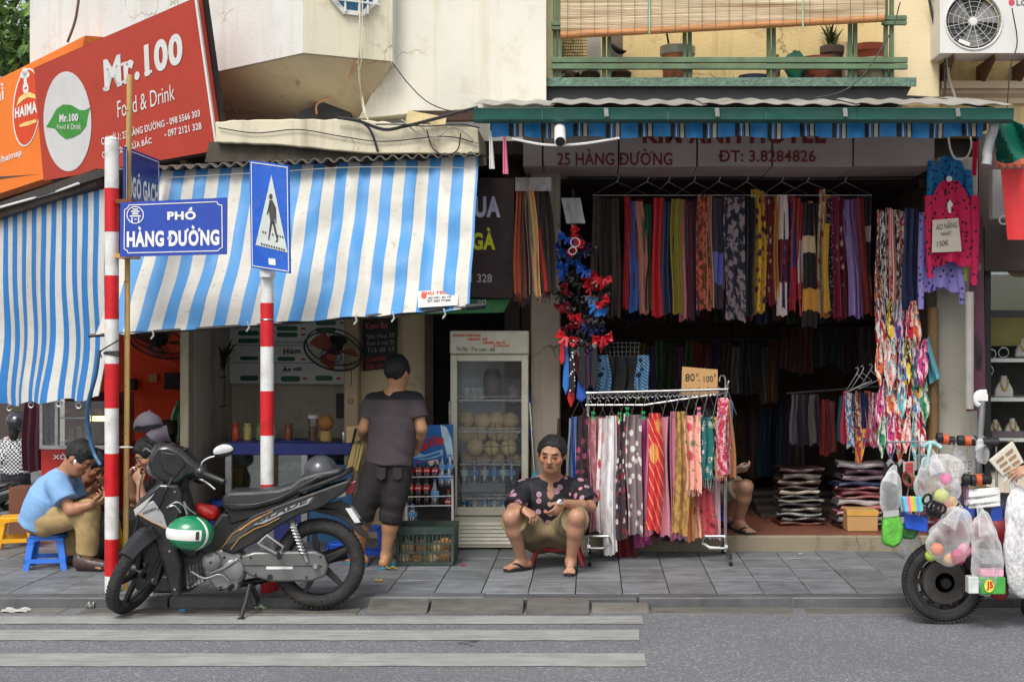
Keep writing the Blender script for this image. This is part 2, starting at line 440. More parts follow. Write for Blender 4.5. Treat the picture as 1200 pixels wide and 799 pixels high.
class Sdf:
 def __init__(s,h=.007):s.h=h; s.p=[]; s.post=[]
 def cap(s,a,b,ra,rb=None,k=.02,sub=False):s.p.append(('c',Vector(a),Vector(b),ra,ra if rb is None else rb,k,sub)); return s
 def cone(s,a,b,ra,rb=None,k=.01,sub=False):s.p.append(('f',Vector(a),Vector(b),ra,ra if rb is None else rb,k,sub)); return s
 def ell(s,c,r,Q=None,k=.02,sub=False):s.p.append(('e',Vector(c),tuple(r),Q,None,k,sub)); return s
 def cut(s,p,n):s.post.append(('cut',Vector(p),Vector(n).normalized())); return s
 def fold(s,amp,freq,d=(0,0,1),seed=0):s.post.append(('fold',amp,freq,Vector(d),seed)); return s
 def mesh(s):
  h=s.h; lo=Vector((1e9,)*3); hi=Vector((-1e9,)*3)
  bbs=[]
  for q in s.p:
   if q[0]in 'cf':
    r=max(q[3],q[4]); a,b=q[1],q[2]
    l=Vector([min(a[i],b[i])-r for i in range(3)]); u=Vector([max(a[i],b[i])+r for i in range(3)])
   else:
    r=max(q[2]); l=q[1]-Vector((r,)*3); u=q[1]+Vector((r,)*3)
   bbs.append((l,u))
   if not q[6]:
    for i in range(3):lo[i]=min(lo[i],l[i]); hi[i]=max(hi[i],u[i])
  lo-=Vector((3*h,)*3); hi+=Vector((3*h,)*3)
  N=[int((hi[i]-lo[i])/h)+2 for i in range(3)]
  ax=[lo[i]+h*np.arange(N[i],dtype=np.float32)for i in range(3)]
  D=np.full(N,.2,np.float32)
  for q,(l,u)in zip(s.p,bbs):
   mg=q[5]+3*h+.01
   i0=[max(0,int((l[i]-mg-lo[i])/h))for i in range(3)]; i1=[min(N[i],int((u[i]+mg-lo[i])/h)+2)for i in range(3)]
   if any(i1[i]<=i0[i]for i in range(3)):continue
   X=ax[0][i0[0]:i1[0],None,None]; Y=ax[1][None,i0[1]:i1[1],None]; Z=ax[2][None,None,i0[2]:i1[2]]
   if q[0]in 'cf':
    a,b=q[1],q[2]; d=b-a; L2=max(d.length_squared,1e-9); L=L2**.5
    t=((X-a.x)*d.x+(Y-a.y)*d.y+(Z-a.z)*d.z)/L2
    if q[0]=='c':
     t=np.clip(t,0,1)
     dd=np.sqrt((X-a.x-t*d.x)**2+(Y-a.y-t*d.y)**2+(Z-a.z-t*d.z)**2)-(q[3]+(q[4]-q[3])*t)
    else:
     ds=np.sqrt(np.maximum((X-a.x-t*d.x)**2+(Y-a.y-t*d.y)**2+(Z-a.z-t*d.z)**2,0))-(q[3]+(q[4]-q[3])*np.clip(t,0,1))
     dd=np.maximum(ds,np.maximum(-t*L,(t-1)*L))
   else:
    r=q[2]
    if q[3]is not None:
     M=q[3].transposed(); x,y,z=X-q[1].x,Y-q[1].y,Z-q[1].z
     X_=M[0][0]*x+M[0][1]*y+M[0][2]*z; Y_=M[1][0]*x+M[1][1]*y+M[1][2]*z; Z_=M[2][0]*x+M[2][1]*y+M[2][2]*z
    else:X_,Y_,Z_=X-q[1].x,Y-q[1].y,Z-q[1].z
    k0=np.sqrt((X_/r[0])**2+(Y_/r[1])**2+(Z_/r[2])**2); k1=np.sqrt((X_/r[0]**2)**2+(Y_/r[1]**2)**2+(Z_/r[2]**2)**2)
    dd=k0*(k0-1)/np.maximum(k1,1e-6)
   dd=dd.astype(np.float32)
   sl=tuple(slice(i0[i],i1[i])for i in range(3)); A=D[sl]; k=max(q[5],1e-4)
   if q[6]:
    B=-dd; hh=np.clip(k-np.abs(A-B),0,None)/k; D[sl]=np.maximum(A,B)+hh*hh*k*.25
   else:
    hh=np.clip(k-np.abs(A-dd),0,None)/k; D[sl]=np.minimum(A,dd)-hh*hh*k*.25
  X=ax[0][:,None,None]; Y=ax[1][None,:,None]; Z=ax[2][None,None,:]
  for q in s.post:
   if q[0]=='cut':
    D=np.maximum(D,((X-q[1].x)*q[2].x+(Y-q[1].y)*q[2].y+(Z-q[1].z)*q[2].z).astype(np.float32))
   else:
    _,amp,fr,d,sd_=q
    rs_=np.random.RandomState(sd_+int(fr)); LT=rs_.uniform(-1,1,(24,24,24)).astype(np.float32); fq=fr/4.6
    e1=d.normalized(); e2=e1.orthogonal().normalized(); e3=e1.cross(e2); out=0
    qs=[]
    for e_,st in((e1,1.0),(e2,.55),(e3,.4)):
     g_=np.ascontiguousarray(np.broadcast_to((X*e_.x+Y*e_.y+Z*e_.z)*fq*st,D.shape)).astype(np.float32); i_=np.floor(g_).astype(np.int32); f_=g_-i_; qs.append((i_%24,f_*f_*(3-2*f_)))
    for da in(0,1):
     for db in(0,1):
      for dc in(0,1):
       out=out+LT[(qs[0][0]+da)%24,(qs[1][0]+db)%24,(qs[2][0]+dc)%24]*(qs[0][1]if da else 1-qs[0][1])*(qs[1][1]if db else 1-qs[1][1])*(qs[2][1]if dc else 1-qs[2][1])
    D=D+(amp*.75*(1-2.2*np.abs(out))).astype(np.float32)
  D[0]=D[-1]=.1; D[:,0]=D[:,-1]=.1; D[:,:,0]=D[:,:,-1]=.1
  S=D<0
  acc=np.zeros(tuple(n-1 for n in N)+(3,),np.float32); cnt=np.zeros(tuple(n-1 for n in N),np.float32)
  eds=[]
  for axis in range(3):
   sl0=[slice(None)]*3; sl1=[slice(None)]*3; sl0[axis]=slice(0,-1); sl1[axis]=slice(1,None)
   E=S[tuple(sl0)]!=S[tuple(sl1)]
   I=np.argwhere(E)
   d0=D[tuple(sl0)][E]; d1=D[tuple(sl1)][E]; t=d0/(d0-d1)
   pos=I.astype(np.float32); pos[:,axis]+=t
   o1,o2=[(1,2),(2,0),(0,1)][axis]
   for da in(0,1):
    for db in(0,1):
     J=I.copy(); J[:,o1]-=da; J[:,o2]-=db
     np.add.at(acc,tuple(J.T),pos); np.add.at(cnt,tuple(J.T),1)
   eds.append((I,d0<0,o1,o2))
  idx=np.full(cnt.shape,-1,np.int64); mk=cnt>0; idx[mk]=np.arange(mk.sum())
  V=acc[mk]/cnt[mk][:,None]*h+np.array(lo,np.float32)
  Fs=[]
  for I,ins,o1,o2 in eds:
   def g(da,db):
    J=I.copy(); J[:,o1]-=da; J[:,o2]-=db; return idx[tuple(J.T)]
   q=np.stack([g(1,1),g(0,1),g(0,0),g(1,0)],1)
   q[~ins]=q[~ins][:,::-1]; Fs.append(q)
  return V,np.concatenate(Fs)
def sdf_part(name,sd_,mt,parent,paint=None,base=None,label=None):
 V,Q=sd_.mesh()
 b=np.array(org(parent),np.float32)
 me=bpy.data.meshes.new(name)
 me.from_pydata((V-b).tolist(),[],Q.tolist()); me.materials.append(mt)
 if base is not None:
  c=np.tile(np.array((*base,1),np.float32),(len(V),1))
  for(kind,p,r,col,soft)in(paint or[]):
   if kind=='ball':d=np.linalg.norm((V-np.array(p))/np.array(r),axis=1)-1; w=np.clip(.5-d/soft,0,1)
   else:w=np.clip(.5-((V-np.array(p))@np.array(r))/soft,0,1)
   c[:,:3]=c[:,:3]*(1-w[:,None])+np.array(col)*w[:,None]
  at=me.color_attributes.new('Col','FLOAT_COLOR','POINT'); at.data.foreach_set('color',c.ravel())
 me.update(); me.polygons.foreach_set('use_smooth',[True]*len(me.polygons))
 o=bpy.data.objects.new(name,me); COL.objects.link(o); o.parent=parent; ORG[o]=org(parent)
 if label:o['label']=label
 return o
def painted(name,rough=.5,bump=.1,sss=0):
 """colour of skin or of a garment from its own colour attribute, with fine grain"""
 if name in MC:return MC[name]
 m,n,l,b=nodes_of(name)
 at=n.new('ShaderNodeAttribute'); at.attribute_name='Col'
 v=coords(n,l,'Object'); c=mixc(n,l,ramp(n,l,noise(n,l,v,22,5),.3,.7,(0,)*3,(.16,)*3),at.outputs[0],(.2,.07,.04)if sss else(.02,.02,.02))
 l.new(c,b.inputs['Base Color']); b.inputs['Roughness'].default_value=rough
 if sss:b.inputs['Subsurface Weight'].default_value=.06; b.inputs['Subsurface Radius'].default_value=(.01,.004,.002); b.inputs['Subsurface Scale'].default_value=.5
 add_bump(n,l,b,noise(n,l,v,160,3),bump,.004); MC[name]=m; return m
def frame(f,u):
 f=Vector(f).normalized(); u=Vector(u); r=f.cross(u).normalized(); u=r.cross(f).normalized()
 return f,u,r
def head_sdf(sd_,c,f,u,r,sc=1.0,hw=1.0,ears=True):
 p=lambda a,b,d:Vector(c)+(r*a*hw+f*b+u*d)*sc
 Q=Matrix((r,f,u)).transposed()
 sd_.ell(p(0,-.012,.022),(.077*sc*hw,.096*sc,.095*sc),Q,.02)
 sd_.ell(p(0,.022,-.045),(.060*sc*hw,.066*sc,.074*sc),Q,.03)
 sd_.ell(p(0,.05,-.092),(.034*sc*hw,.028*sc,.024*sc),Q,.03)
 for s in(-1,1):
  sd_.ell(p(.040*s,.055,-.022),(.027*sc,.025*sc,.022*sc),Q,.02)
  sd_.ell(p(.031*s,.089,.008),(.017*sc,.014*sc,.010*sc),Q,.01,sub=True)
  sd_.ell(p(.031*s,.078,.006),(.013*sc,.013*sc,.012*sc),Q,.004)
  if ears:sd_.ell(p(.078*s,-.012,-.005),(.011*sc,.021*sc,.033*sc),Q,.008)
 sd_.cap(p(-.03,.076,.031),p(.03,.076,.031),.012*sc,k=.015)
 sd_.cap(p(0,.088,.012),p(0,.108,-.022),.009*sc,.013*sc,k=.012)
 for s in(-1,1):sd_.ell(p(.012*s,.096,-.026),(.009*sc,)*3,None,.008)
 sd_.cap(p(-.017,.083,-.054),p(.017,.083,-.054),.007*sc,k=.008)
 sd_.cap(p(-.014,.082,-.064),p(.014,.082,-.064),.008*sc,k=.006)
 return p,Q
def head_paint(p,skin,sc=1.0,hairc=(.012,.01,.009)):
 o=[]
 for s in(-1,1):
  o.append(('ball',p(.031*s,.090,.007),(.019*sc,.02*sc,.0085*sc),(.02,.014,.012),.6))
  o.append(('ball',p(.034*s,.086,.030),(.026*sc,.022*sc,.0085*sc),hairc,.6))
  o.append(('ball',p(.012*s,.104,-.034),(.006*sc,)*3,tuple(x*.45 for x in skin),.5))
  o.append(('ball',p(.045*s,.07,-.025),(.028*sc,)*3,(min(1,skin[0]*1.08),skin[1]*.85,skin[2]*.8),1.0))
 o.append(('ball',p(0,.092,-.058),(.025*sc,.016*sc,.012*sc),(skin[0]*.8,skin[1]*.5,skin[2]*.5),.6))
 o.append(('ball',p(0,.094,-.0585),(.026*sc,.016*sc,.0045*sc),tuple(x*.25 for x in skin),.8))
 return o
def hand_sdf(sd_,w,d,nrm,sc=1.0,curl=.5,thumb=1,spread=1.0):
 """palm and five fingers; d points along the hand, nrm out of the palm, thumb = +1/-1 picks the thumb's side"""
 d=Vector(d).normalized(); nrm=Vector(nrm); nrm=(nrm-d*nrm.dot(d)).normalized(); sd0=d.cross(nrm).normalized()*thumb
 w=Vector(w); P_=lambda a,b,c:w+(d*a+sd0*b+nrm*c)*sc
 Q=Matrix((d,sd0,nrm)).transposed()
 sd_.ell(P_(.045,0,0),(.052*sc,.040*sc,.017*sc),Q,.015)
 for i,(b,ln)in enumerate(((.030,.070),(.010,.080),(-.011,.074),(-.030,.058))):
  c1=curl*(.8+.12*i); r_=(.0088-.0006*(i==3))*sc
  k0=P_(.082-.004*abs(i-1),b,0)
  d1=d*math.cos(c1)+nrm*math.sin(c1)+sd0*(b*1.6*spread); d2=d*math.cos(c1*2.1)+nrm*math.sin(c1*2.1)+sd0*(b*.8); d3=d*math.cos(c1*2.8)+nrm*math.sin(c1*2.8)
  k1=k0+d1*ln*.48*sc; k2=k1+d2*ln*.32*sc; k3=k2+d3*ln*.2*sc
  sd_.cap(P_(.05,b*.9,0),k0,r_*1.1,r_,.006); sd_.cap(k0,k1,r_,r_*.92,.003); sd_.cap(k1,k2,r_*.92,r_*.85,.003); sd_.cap(k2,k3,r_*.85,r_*.7,.003)
 t0=P_(.018,.026,.004); t1=P_(.050,.054,.014); t2=P_(.078,.052 if curl>.4 else .066,.026)
 sd_.cap(t0,t1,.014*sc,.0105*sc,.01); sd_.cap(t1,t2,.0105*sc,.008*sc,.004)
def foot_sdf(sd_,an,toe,sc=1.0):
 an,toe=Vector(an),Vector(toe); d=(toe-an); d.z=0; d.normalize(); sd0=d.cross(Vector((0,0,1)))
 heel=an-d*.045*sc; fl=toe.z
 hz=Vector((heel.x,heel.y,fl+.028*sc)); bl=Vector((toe.x,toe.y,fl+.018*sc))-d*.035*sc
 sd_.cap(an,hz,.036*sc,.030*sc,.02); sd_.cap(an+d*.02*sc,bl,.034*sc,.020*sc,.03)
 sd_.cap(hz,bl-sd0*.018*sc,.028*sc,.018*sc,.02); sd_.cap(hz,bl+sd0*.018*sc,.028*sc,.018*sc,.02)
 for i in range(5):
  o_=sd0*(-.034+.017*i)*sc; r_=(.0115 if i in(0,4)else .0085)*sc
  sd_.cap(bl+o_*.9,bl+o_+d*(.05-.006*abs(i-2))*sc-Vector((0,0,.006*sc)),r_,r_*.9,.003)
def person(label,root,J,skin=(.42,.23,.14),h=.0075,top=None,low=None,hair=True,feet='sandal',ears=True,group=None,hands=True,extra=None):
 """J: joints in world metres: head, face, up, neck, chest, hip, and pairs sh, el, wr, hp, kn, an, toe (a = first, b = second)"""
 t=thing('person',label,'person',root,group)
 f,u,r=frame(J['face'],J.get('up',(0,0,1)))
 sc=J.get('hs',1.0); hc=Vector(J['head'])
 b=Sdf(h)
 hw=J.get('hw',1.0); p,Q=head_sdf(b,hc,f,u,r,sc,hw,ears)
 nk=Vector(J['neck'])
 b.cap(p(0,-.02,-.05),nk,.056*sc,.062*sc,.03)
 ch,hip=Vector(J['chest']),Vector(J['hip'])
 sa,sb=Vector(J['sh'][0]),Vector(J['sh'][1]); across=(sb-sa).normalized()
 up_t=(nk-hip).normalized(); fr_t=across.cross(up_t); fr_t=fr_t.normalized()
 TQ=Matrix((across,fr_t,up_t)).transposed(); g=J.get('girth',1.0)
 b.cap(sa,nk-up_t*.02,.05,.055,.04); b.cap(sb,nk-up_t*.02,.05,.055,.04)
 b.ell(ch,(.158*g,.112*g,.19),TQ,.06); b.ell(hip+up_t*.03,(.150*g,.112*g,.14),TQ,.06); b.ell((ch+hip)/2,(.14*g,.105*g,.19),TQ,.06)
 for i in(0,1):
  S_,E_,W_=(Vector(J[k][i])for k in('sh','el','wr'))
  b.cap(S_,E_,.051*g,.039,.03); b.cap(E_,E_+(W_-E_)*.35,.039,.041,.02); b.cap(E_+(W_-E_)*.35,W_,.041,.026,.02)
  if hands and J.get('hand')and J['hand'][i]:
   hd=J['hand'][i]; hand_sdf(b,W_,hd[0],hd[1],J.get('hsc',1.0),hd[2],hd[3])
  if 'hp' in J:
   HP,K,A=(Vector(J[k][i])for k in('hp','kn','an'))
   b.cap(HP,K,.085*g,.056,.05); b.cap(K,K+(A-K)*.3,.054,.056,.03); b.cap(K+(A-K)*.3,A,.056,.034,.03)
   if feet!='none':foot_sdf(b,A,J['toe'][i])
 if extra:extra(b)
 pt=head_paint(p,skin,sc)
 sdf_part('body',b,painted('skin',.48,.12,1),t,pt,skin)
 if top:
  c=Sdf(h*1.1); o_=top.get('off',.014)
  c.cap(sa,nk-up_t*.018,.046+o_,.060+o_*.5,.03); c.cap(sb,nk-up_t*.018,.046+o_,.060+o_*.5,.03)
  c.ell(ch,(.158*g+o_,.112*g+o_,.19),TQ,.06); c.ell((ch+hip)/2,(.145*g+o_*1.2,.108*g+o_*1.2,.2),TQ,.06)
  hem=hip-up_t*top.get('hem',.04)
  c.cone(ch,hem,.12,.12,.02);
  for s in(-1,1):c.cone(ch+across*.06*s,hem+across*.055*g*s,(.10*g+o_),(.112*g+o_*1.3),.04)
  sl_=top.get('sleeve',.62)
  for i in(0,1):
   S_,E_,W_=(Vector(J[k][i])for k in('sh','el','wr'))
   if sl_<=1:c.cap(S_,S_+(E_-S_)*sl_*.5,.054*g+o_,.052+o_,.03); c.cone(S_,S_+(E_-S_)*sl_,.053*g+o_,.050+o_*1.5,.012)
   else:c.cap(S_,E_,.053*g+o_,.044+o_,.03); c.cone(E_-(W_-E_)*.02,E_+(W_-E_)*(sl_-1),.046+o_,.036+o_,.012)
  c.cut(nk+up_t*top.get('collar',.012)+fr_t*0,up_t-fr_t*.0)
  if top.get('vneck'):
   vn=top['vneck']; c.cap(nk+fr_t*.115+up_t*.03,nk+fr_t*.115-up_t*vn,.045,.012,.01,sub=True)
  c.fold(top.get('fold',.006),55,top.get('fdir',(.5,.2,1)),top.get('seed',1)); c.fold(.003,120,(1,.3,.5),4)
  q=sdf_part(top.get('name','shirt'),c,top['mat'],t,top.get('paint'),top.get('base'))
  if top.get('more'):top['more'](t,q,nk,up_t,fr_t,across)
 if low:
  c=Sdf(h*1.1); o_=low.get('off',.016)
  c.ell(hip+up_t*.03,(.150*g+o_,.112*g+o_,.13),TQ,.05)
  for i in(0,1):
   HP,K,A=(Vector(J[k][i])for k in('hp','kn','an')); e_=low.get('leg',.9)
   c.cap(HP,HP+(K-HP)*min(e_,1)*.7,.088*g+o_,.075+o_,.05)
   if e_<=1:c.cone(HP,HP+(K-HP)*e_,.088*g+o_,low.get('wide',.074)+o_,.03)
   else:
    c.cap(HP,K,.086*g+o_,low.get('knee',.060)+o_,.04)
    c.cone(K,K+(A-K)*(e_-1),.062+o_,low.get('wide',.056)+o_,.03)
    c.cap(K,K+(A-K)*(e_-1)*.6,.060+o_,.058+o_,.03)
  if low.get('extra'):low['extra'](c)
  if low.get('waist',.13):c.cut(hip+up_t*low.get('waist',.13),up_t)
  c.fold(low.get('fold',.006),60,(.3,.8,1),2); c.fold(.0025,130,(1,.2,.6),5)
  sdf_part(low.get('name','trousers'),c,low['mat'],t,low.get('paint'),low.get('base'))
 if hair:
  hd=Sdf(h*.9); hk=hair if isinstance(hair,dict)else{}
  hr=hk.get('th',.012)
  hd.ell(p(0,-.014,.026),((.077+hr)*sc*hw,(.096+hr)*sc,(.095+hr)*sc),Q,.01)
  fc_h=hk.get('front',.080); hd.ell(p(0,.112,-.008+(fc_h-.08)*.6),(.092*sc*hw,.085*sc,fc_h*sc),Q,.012,sub=True)
  if hk.get('sides',True):
   for s in(-1,1):hd.ell(p(.09*s,.02,-.06),(.05*sc,.07*sc,.06*sc),Q,.01,sub=True)
  hd.ell(p(0,-.03,-.13),(.12*sc,.14*sc,.07*sc),Q,.01,sub=True)
  if hk.get('long'):hd.cap(p(0,-.05,.0),p(0,-.07,-.14),.075*sc,.05*sc,.03)
  if hk.get('quiff'):hd.cap(p(-.04,.062,.084),p(.03,.068,.086),.017*sc,.014*sc,.02)
  hd.fold(.006,260,(.6,1,.2),3)
  sdf_part('hair',hd,mat('hair_black',hk.get('col',(.012,.011,.011)),.5,var=.6,vs=90,bump=.8,bs=120,stretch=(1,1,.12),spec=.3),t)
 for i in(0,1):
  if feet in('sandal','flipflop','shoe')and 'an' in J:
   A,T_=Vector(J['an'][i]),Vector(J['toe'][i]); d=T_-A; d.z=0; d.normalize(); s0=d.cross(Vector((0,0,1)))
   fc=J.get('footc',(.015,.015,.017)); fl=T_.z
   if feet=='shoe':
    sh=Sdf(.007); he=Vector((A.x,A.y,fl+.05))-d*.045; to=Vector((T_.x,T_.y,fl+.032))+d*.005
    sh.cap(he,to,.046,.032,.02); sh.cap(he+s0*.012,to-d*.05-s0*.018,.044,.036,.02); sh.cap(he+Vector((0,0,.03)),he+Vector((0,0,.01))+d*.05,.046,.04,.02); sh.cap(he-Vector((0,0,.02)),to-Vector((0,0,.012))+d*.005,.046,.036,.02); sh.cut((0,0,fl-.012),(0,0,-1))
    sdf_part('shoe',sh,mat('shoe_leather_%d%d'%(fc[0]*999,fc[2]*999),fc,.35,var=.3,bump=.1),t)
   else:
    mb=MB(); c0=Vector((A.x,A.y,fl-.012))-d*.07; c1=Vector((T_.x,T_.y,fl-.012))+d*.02; L_=c1-c0
    n_=14; pl=[]
    for k in range(n_*2):
     a_=2*math.pi*k/(n_*2); x=.5+.5*math.cos(a_); wd=.047*(.80+.25*x)*abs(math.sin(a_))**.6*(1 if math.sin(a_)>=0 else-1)
     pl.append(c0+L_*x+s0*wd)
    mb.prism(pl,(0,0,.022))
    top_=T_-d*.04; top_.z=fl+.028
    for s in(-1,1):
     sp=spline([T_-d*.02+Vector((0,0,.02)),top_-d*.02+s0*.025*s+Vector((0,0,.012)),top_-d*.08+s0*.045*s-Vector((0,0,.02))],5)
     mb.tube(sp,.009,6)
    part('flip_flop',mb,mat('rubber_%d_%d'%(fc[0]*999,fc[2]*999),fc,.6,bump=.2),t)
 return t
# ================================================================== materials shared by the setting
def asphalt_mat():
 m,n,l,b=nodes_of('asphalt'); v=coords(n,l,'Object')
 f1=noise(n,l,v,130,3,.7); f2=noise(n,l,v,.55,6,.6)
 vo=n.new('ShaderNodeTexVoronoi'); vo.inputs['Scale'].default_value=90; l.new(v,vo.inputs['Vector'])
 sp=n.new('ShaderNodeSeparateColor'); l.new(vo.outputs['Color'],sp.inputs[0])
 c=mixc(n,l,ramp(n,l,f1,.36,.66),lin((76,78,83)),lin((144,147,153)))
 c=mixc(n,l,ramp(n,l,sp.outputs[0],.8,.98),c,lin((160,161,163)))
 c=mixc(n,l,ramp(n,l,f2,.42,.68,(0,)*3,(.42,)*3),c,lin((88,88,90)))
 st=noise(n,l,coords(n,l,'Object',(.25,3,1)),2.2,6,.6)
 c=mixc(n,l,ramp(n,l,st,.52,.72,(0,)*3,(.35,)*3),c,lin((120,121,125)))
 w=n.new('ShaderNodeTexVoronoi'); w.feature='DISTANCE_TO_EDGE'; w.inputs['Scale'].default_value=.55
 vv=n.new('ShaderNodeVectorMath'); vv.operation='ADD'; nn=n.new('ShaderNodeTexNoise'); nn.inputs['Scale'].default_value=2.5; nn.inputs['Detail'].default_value=6
 l.new(v,nn.inputs['Vector']); l.new(v,vv.inputs[0]); sc_=n.new('ShaderNodeVectorMath'); sc_.operation='SCALE'; sc_.inputs[3].default_value=.5
 l.new(nn.outputs[1],sc_.inputs[0]); l.new(sc_.outputs[0],vv.inputs[1]); l.new(vv.outputs[0],w.inputs['Vector'])
 msk=n.new('ShaderNodeMath'); msk.operation='MULTIPLY'; l.new(ramp(n,l,w.outputs[0],.002,.009,(1,)*3,(0,)*3),msk.inputs[0])
 l.new(ramp(n,l,noise(n,l,v,.8,2),.58,.64),msk.inputs[1])
 c=mixc(n,l,msk.outputs[0],c,lin((44,44,45)))
 l.new(c,b.inputs['Base Color']); b.inputs['Roughness'].default_value=.85
 hb=n.new('ShaderNodeMath'); hb.operation='ADD'; l.new(f1,hb.inputs[0]); l.new(vo.outputs['Distance'],hb.inputs[1])
 add_bump(n,l,b,hb.outputs[0],.7,.012); return m
def paint_mat():
 m,n,l,b=nodes_of('worn_road_paint'); v=coords(n,l,'Object'); vs=coords(n,l,'Object',(.5,4,1))
 c=mixc(n,l,ramp(n,l,noise(n,l,v,6,6),.3,.7),lin((140,142,140)),lin((162,163,160)))
 c=mixc(n,l,ramp(n,l,noise(n,l,vs,5,8,.75),.50,.62,(0,)*3,(.8,)*3),c,lin((124,125,126)))
 c=mixc(n,l,ramp(n,l,noise(n,l,v,120,3),.60,.70,(0,)*3,(.6,)*3),c,lin((96,97,98)))
 l.new(c,b.inputs['Base Color']); b.inputs['Roughness'].default_value=.7
 add_bump(n,l,b,noise(n,l,v,130,3,.7),.4,.008); return m
def slate_mat(name,c0,c1,c2,rand=.16):
 m,n,l,b=nodes_of(name); oi=n.new('ShaderNodeObjectInfo')
 tc=n.new('ShaderNodeTexCoord'); ad=n.new('ShaderNodeVectorMath'); ad.operation='ADD'; l.new(tc.outputs['Object'],ad.inputs[0])
 rn=n.new('ShaderNodeVectorMath'); rn.operation='SCALE'; rn.inputs[0].default_value=(31,17,9); l.new(oi.outputs['Random'],rn.inputs[3]); l.new(rn.outputs[0],ad.inputs[1])
 mp=n.new('ShaderNodeMapping'); mp.inputs['Scale'].default_value=(1.2,4,1); l.new(ad.outputs[0],mp.inputs[0]); v=mp.outputs[0]
 c=mixc(n,l,ramp(n,l,noise(n,l,v,3,7,.6),.3,.72),c0,c1)
 c=mixc(n,l,ramp(n,l,noise(n,l,v,4.5,8,.7),.58,.78,(0,)*3,(.6,)*3),c,c2)
 c=mixc(n,l,ramp(n,l,noise(n,l,ad.outputs[0],5,6),.5,.75,(0,)*3,(.45,)*3),c,lin((56,56,55)))
 h=n.new('ShaderNodeHueSaturation'); l.new(c,h.inputs['Color']); mr=n.new('ShaderNodeMapRange'); l.new(oi.outputs['Random'],mr.inputs[0]); mr.inputs[3].default_value=1-rand; mr.inputs[4].default_value=1+rand; l.new(mr.outputs[0],h.inputs['Value'])
 l.new(h.outputs[0],b.inputs['Base Color'])
 l.new(ramp(n,l,noise(n,l,v,6,4),.3,.7,(.38,)*3,(.75,)*3),b.inputs['Roughness'])
 add_bump(n,l,b,noise(n,l,v,14,8,.65),.35,.01); return m
def wall_mat(name,col,stain,amt=.5,streak=.4,top=None):
 """painted render with rain streaks and stains"""
 m,n,l,b=nodes_of(name); v=coords(n,l,'Object'); vs=coords(n,l,'Object',(3.2,3.2,.22))
 c=mixc(n,l,ramp(n,l,noise(n,l,v,1.1,6),.3,.7),tuple(x*.9 for x in col),tuple(min(.9,x*1.06)for x in col))
 c=mixc(n,l,ramp(n,l,noise(n,l,vs,2.2,8,.62),.52,.78,(0,)*3,(streak,)*3),c,stain)
 c=mixc(n,l,ramp(n,l,noise(n,l,v,2.8,9,.7),.56,.72,(0,)*3,(amt,)*3),c,tuple(x*.8 for x in stain))
 ck=n.new('ShaderNodeTexVoronoi'); ck.feature='DISTANCE_TO_EDGE'; ck.inputs['Scale'].default_value=1.3
 dv=n.new('ShaderNodeTexNoise'); dv.inputs['Scale'].default_value=4; dv.inputs['Detail'].default_value=6; l.new(v,dv.inputs['Vector'])
 d2=n.new('ShaderNodeVectorMath'); d2.operation='SCALE'; d2.inputs[3].default_value=.45; l.new(dv.outputs[1],d2.inputs[0]); d3=n.new('ShaderNodeVectorMath'); d3.operation='ADD'; l.new(v,d3.inputs[0]); l.new(d2.outputs[0],d3.inputs[1]); l.new(d3.outputs[0],ck.inputs['Vector'])
 cm=n.new('ShaderNodeMath'); cm.operation='MULTIPLY'; l.new(ramp(n,l,ck.outputs[0],.002,.010,(.7,)*3,(0,)*3),cm.inputs[0]); l.new(ramp(n,l,noise(n,l,v,1.4,2),.55,.62),cm.inputs[1])
 c=mixc(n,l,cm.outputs[0],c,tuple(x*.45 for x in stain))
 c=mixc(n,l,ramp(n,l,noise(n,l,v,5.5,9,.75),.66,.69,(0,)*3,(amt*.7,)*3),c,tuple(x*.62 for x in col))
 l.new(c,b.inputs['Base Color']); b.inputs['Roughness'].default_value=.88
 hb=n.new('ShaderNodeMath'); hb.operation='ADD'; l.new(noise(n,l,v,70,6),hb.inputs[0]); l.new(noise(n,l,v,5,5),hb.inputs[1])
 add_bump(n,l,b,hb.outputs[0],.3,.012); return m
ASPH=asphalt_mat(); PAINT=paint_mat()
SLATE=slate_mat('slate',lin((92,95,98)),lin((128,132,137)),lin((164,170,176)),.2)
KERB=slate_mat('kerb_slate',lin((76,77,79)),lin((102,104,106)),lin((132,134,135)),.14)
GUTTER=slate_mat('gutter_concrete',lin((92,90,86)),lin((116,113,107)),lin((130,127,121)),.1)
RAMP_M=slate_mat('ramp_slab',lin((84,82,79)),lin((104,102,98)),lin((122,119,114)),.1)
WHITE_W=wall_mat('white_render',lin((216,216,212)),lin((176,168,146)),.3,.45)
CREAM_W=wall_mat('cream_render',lin((226,214,172)),lin((168,148,104)),.4,.4)
YELLOW_W=wall_mat('yellow_render',lin((222,200,146)),lin((150,122,76)),.6,.6)
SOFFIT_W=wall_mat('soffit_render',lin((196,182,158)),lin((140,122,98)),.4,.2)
GREY_W=wall_mat('grey_render',lin((206,196,180)),lin((96,88,78)),.6,.5)
DARK_W=wall_mat('dark_room_paint',lin((74,64,60)),lin((36,30,28)),.5,.4)
RED_W=wall_mat('red_room_paint',lin((232,74,34)),lin((190,44,22)),.35,.3)
BLACK=mat('black_paint',(.012,.012,.013),.5)
DARKM=mat('dark_metal',(.03,.03,.032),.45,.6,dirt=.3)
CHROME=mat('chrome',(.62,.62,.62),.2,1,var=.1,dirt=.25,dcol=(.2,.17,.14),ds=6,bump=.05)
GREEN_M=mat('green_enamel',lin((96,120,90)),.5,.1,var=.2,dirt=.55,dcol=lin((60,58,46)),ds=4)
GREEN_G=mat('green_gutter_sheet',lin((44,98,88)),.42,.2,var=.22,dirt=.6,dcol=lin((70,80,70)),ds=3,stretch=(1,1,3))
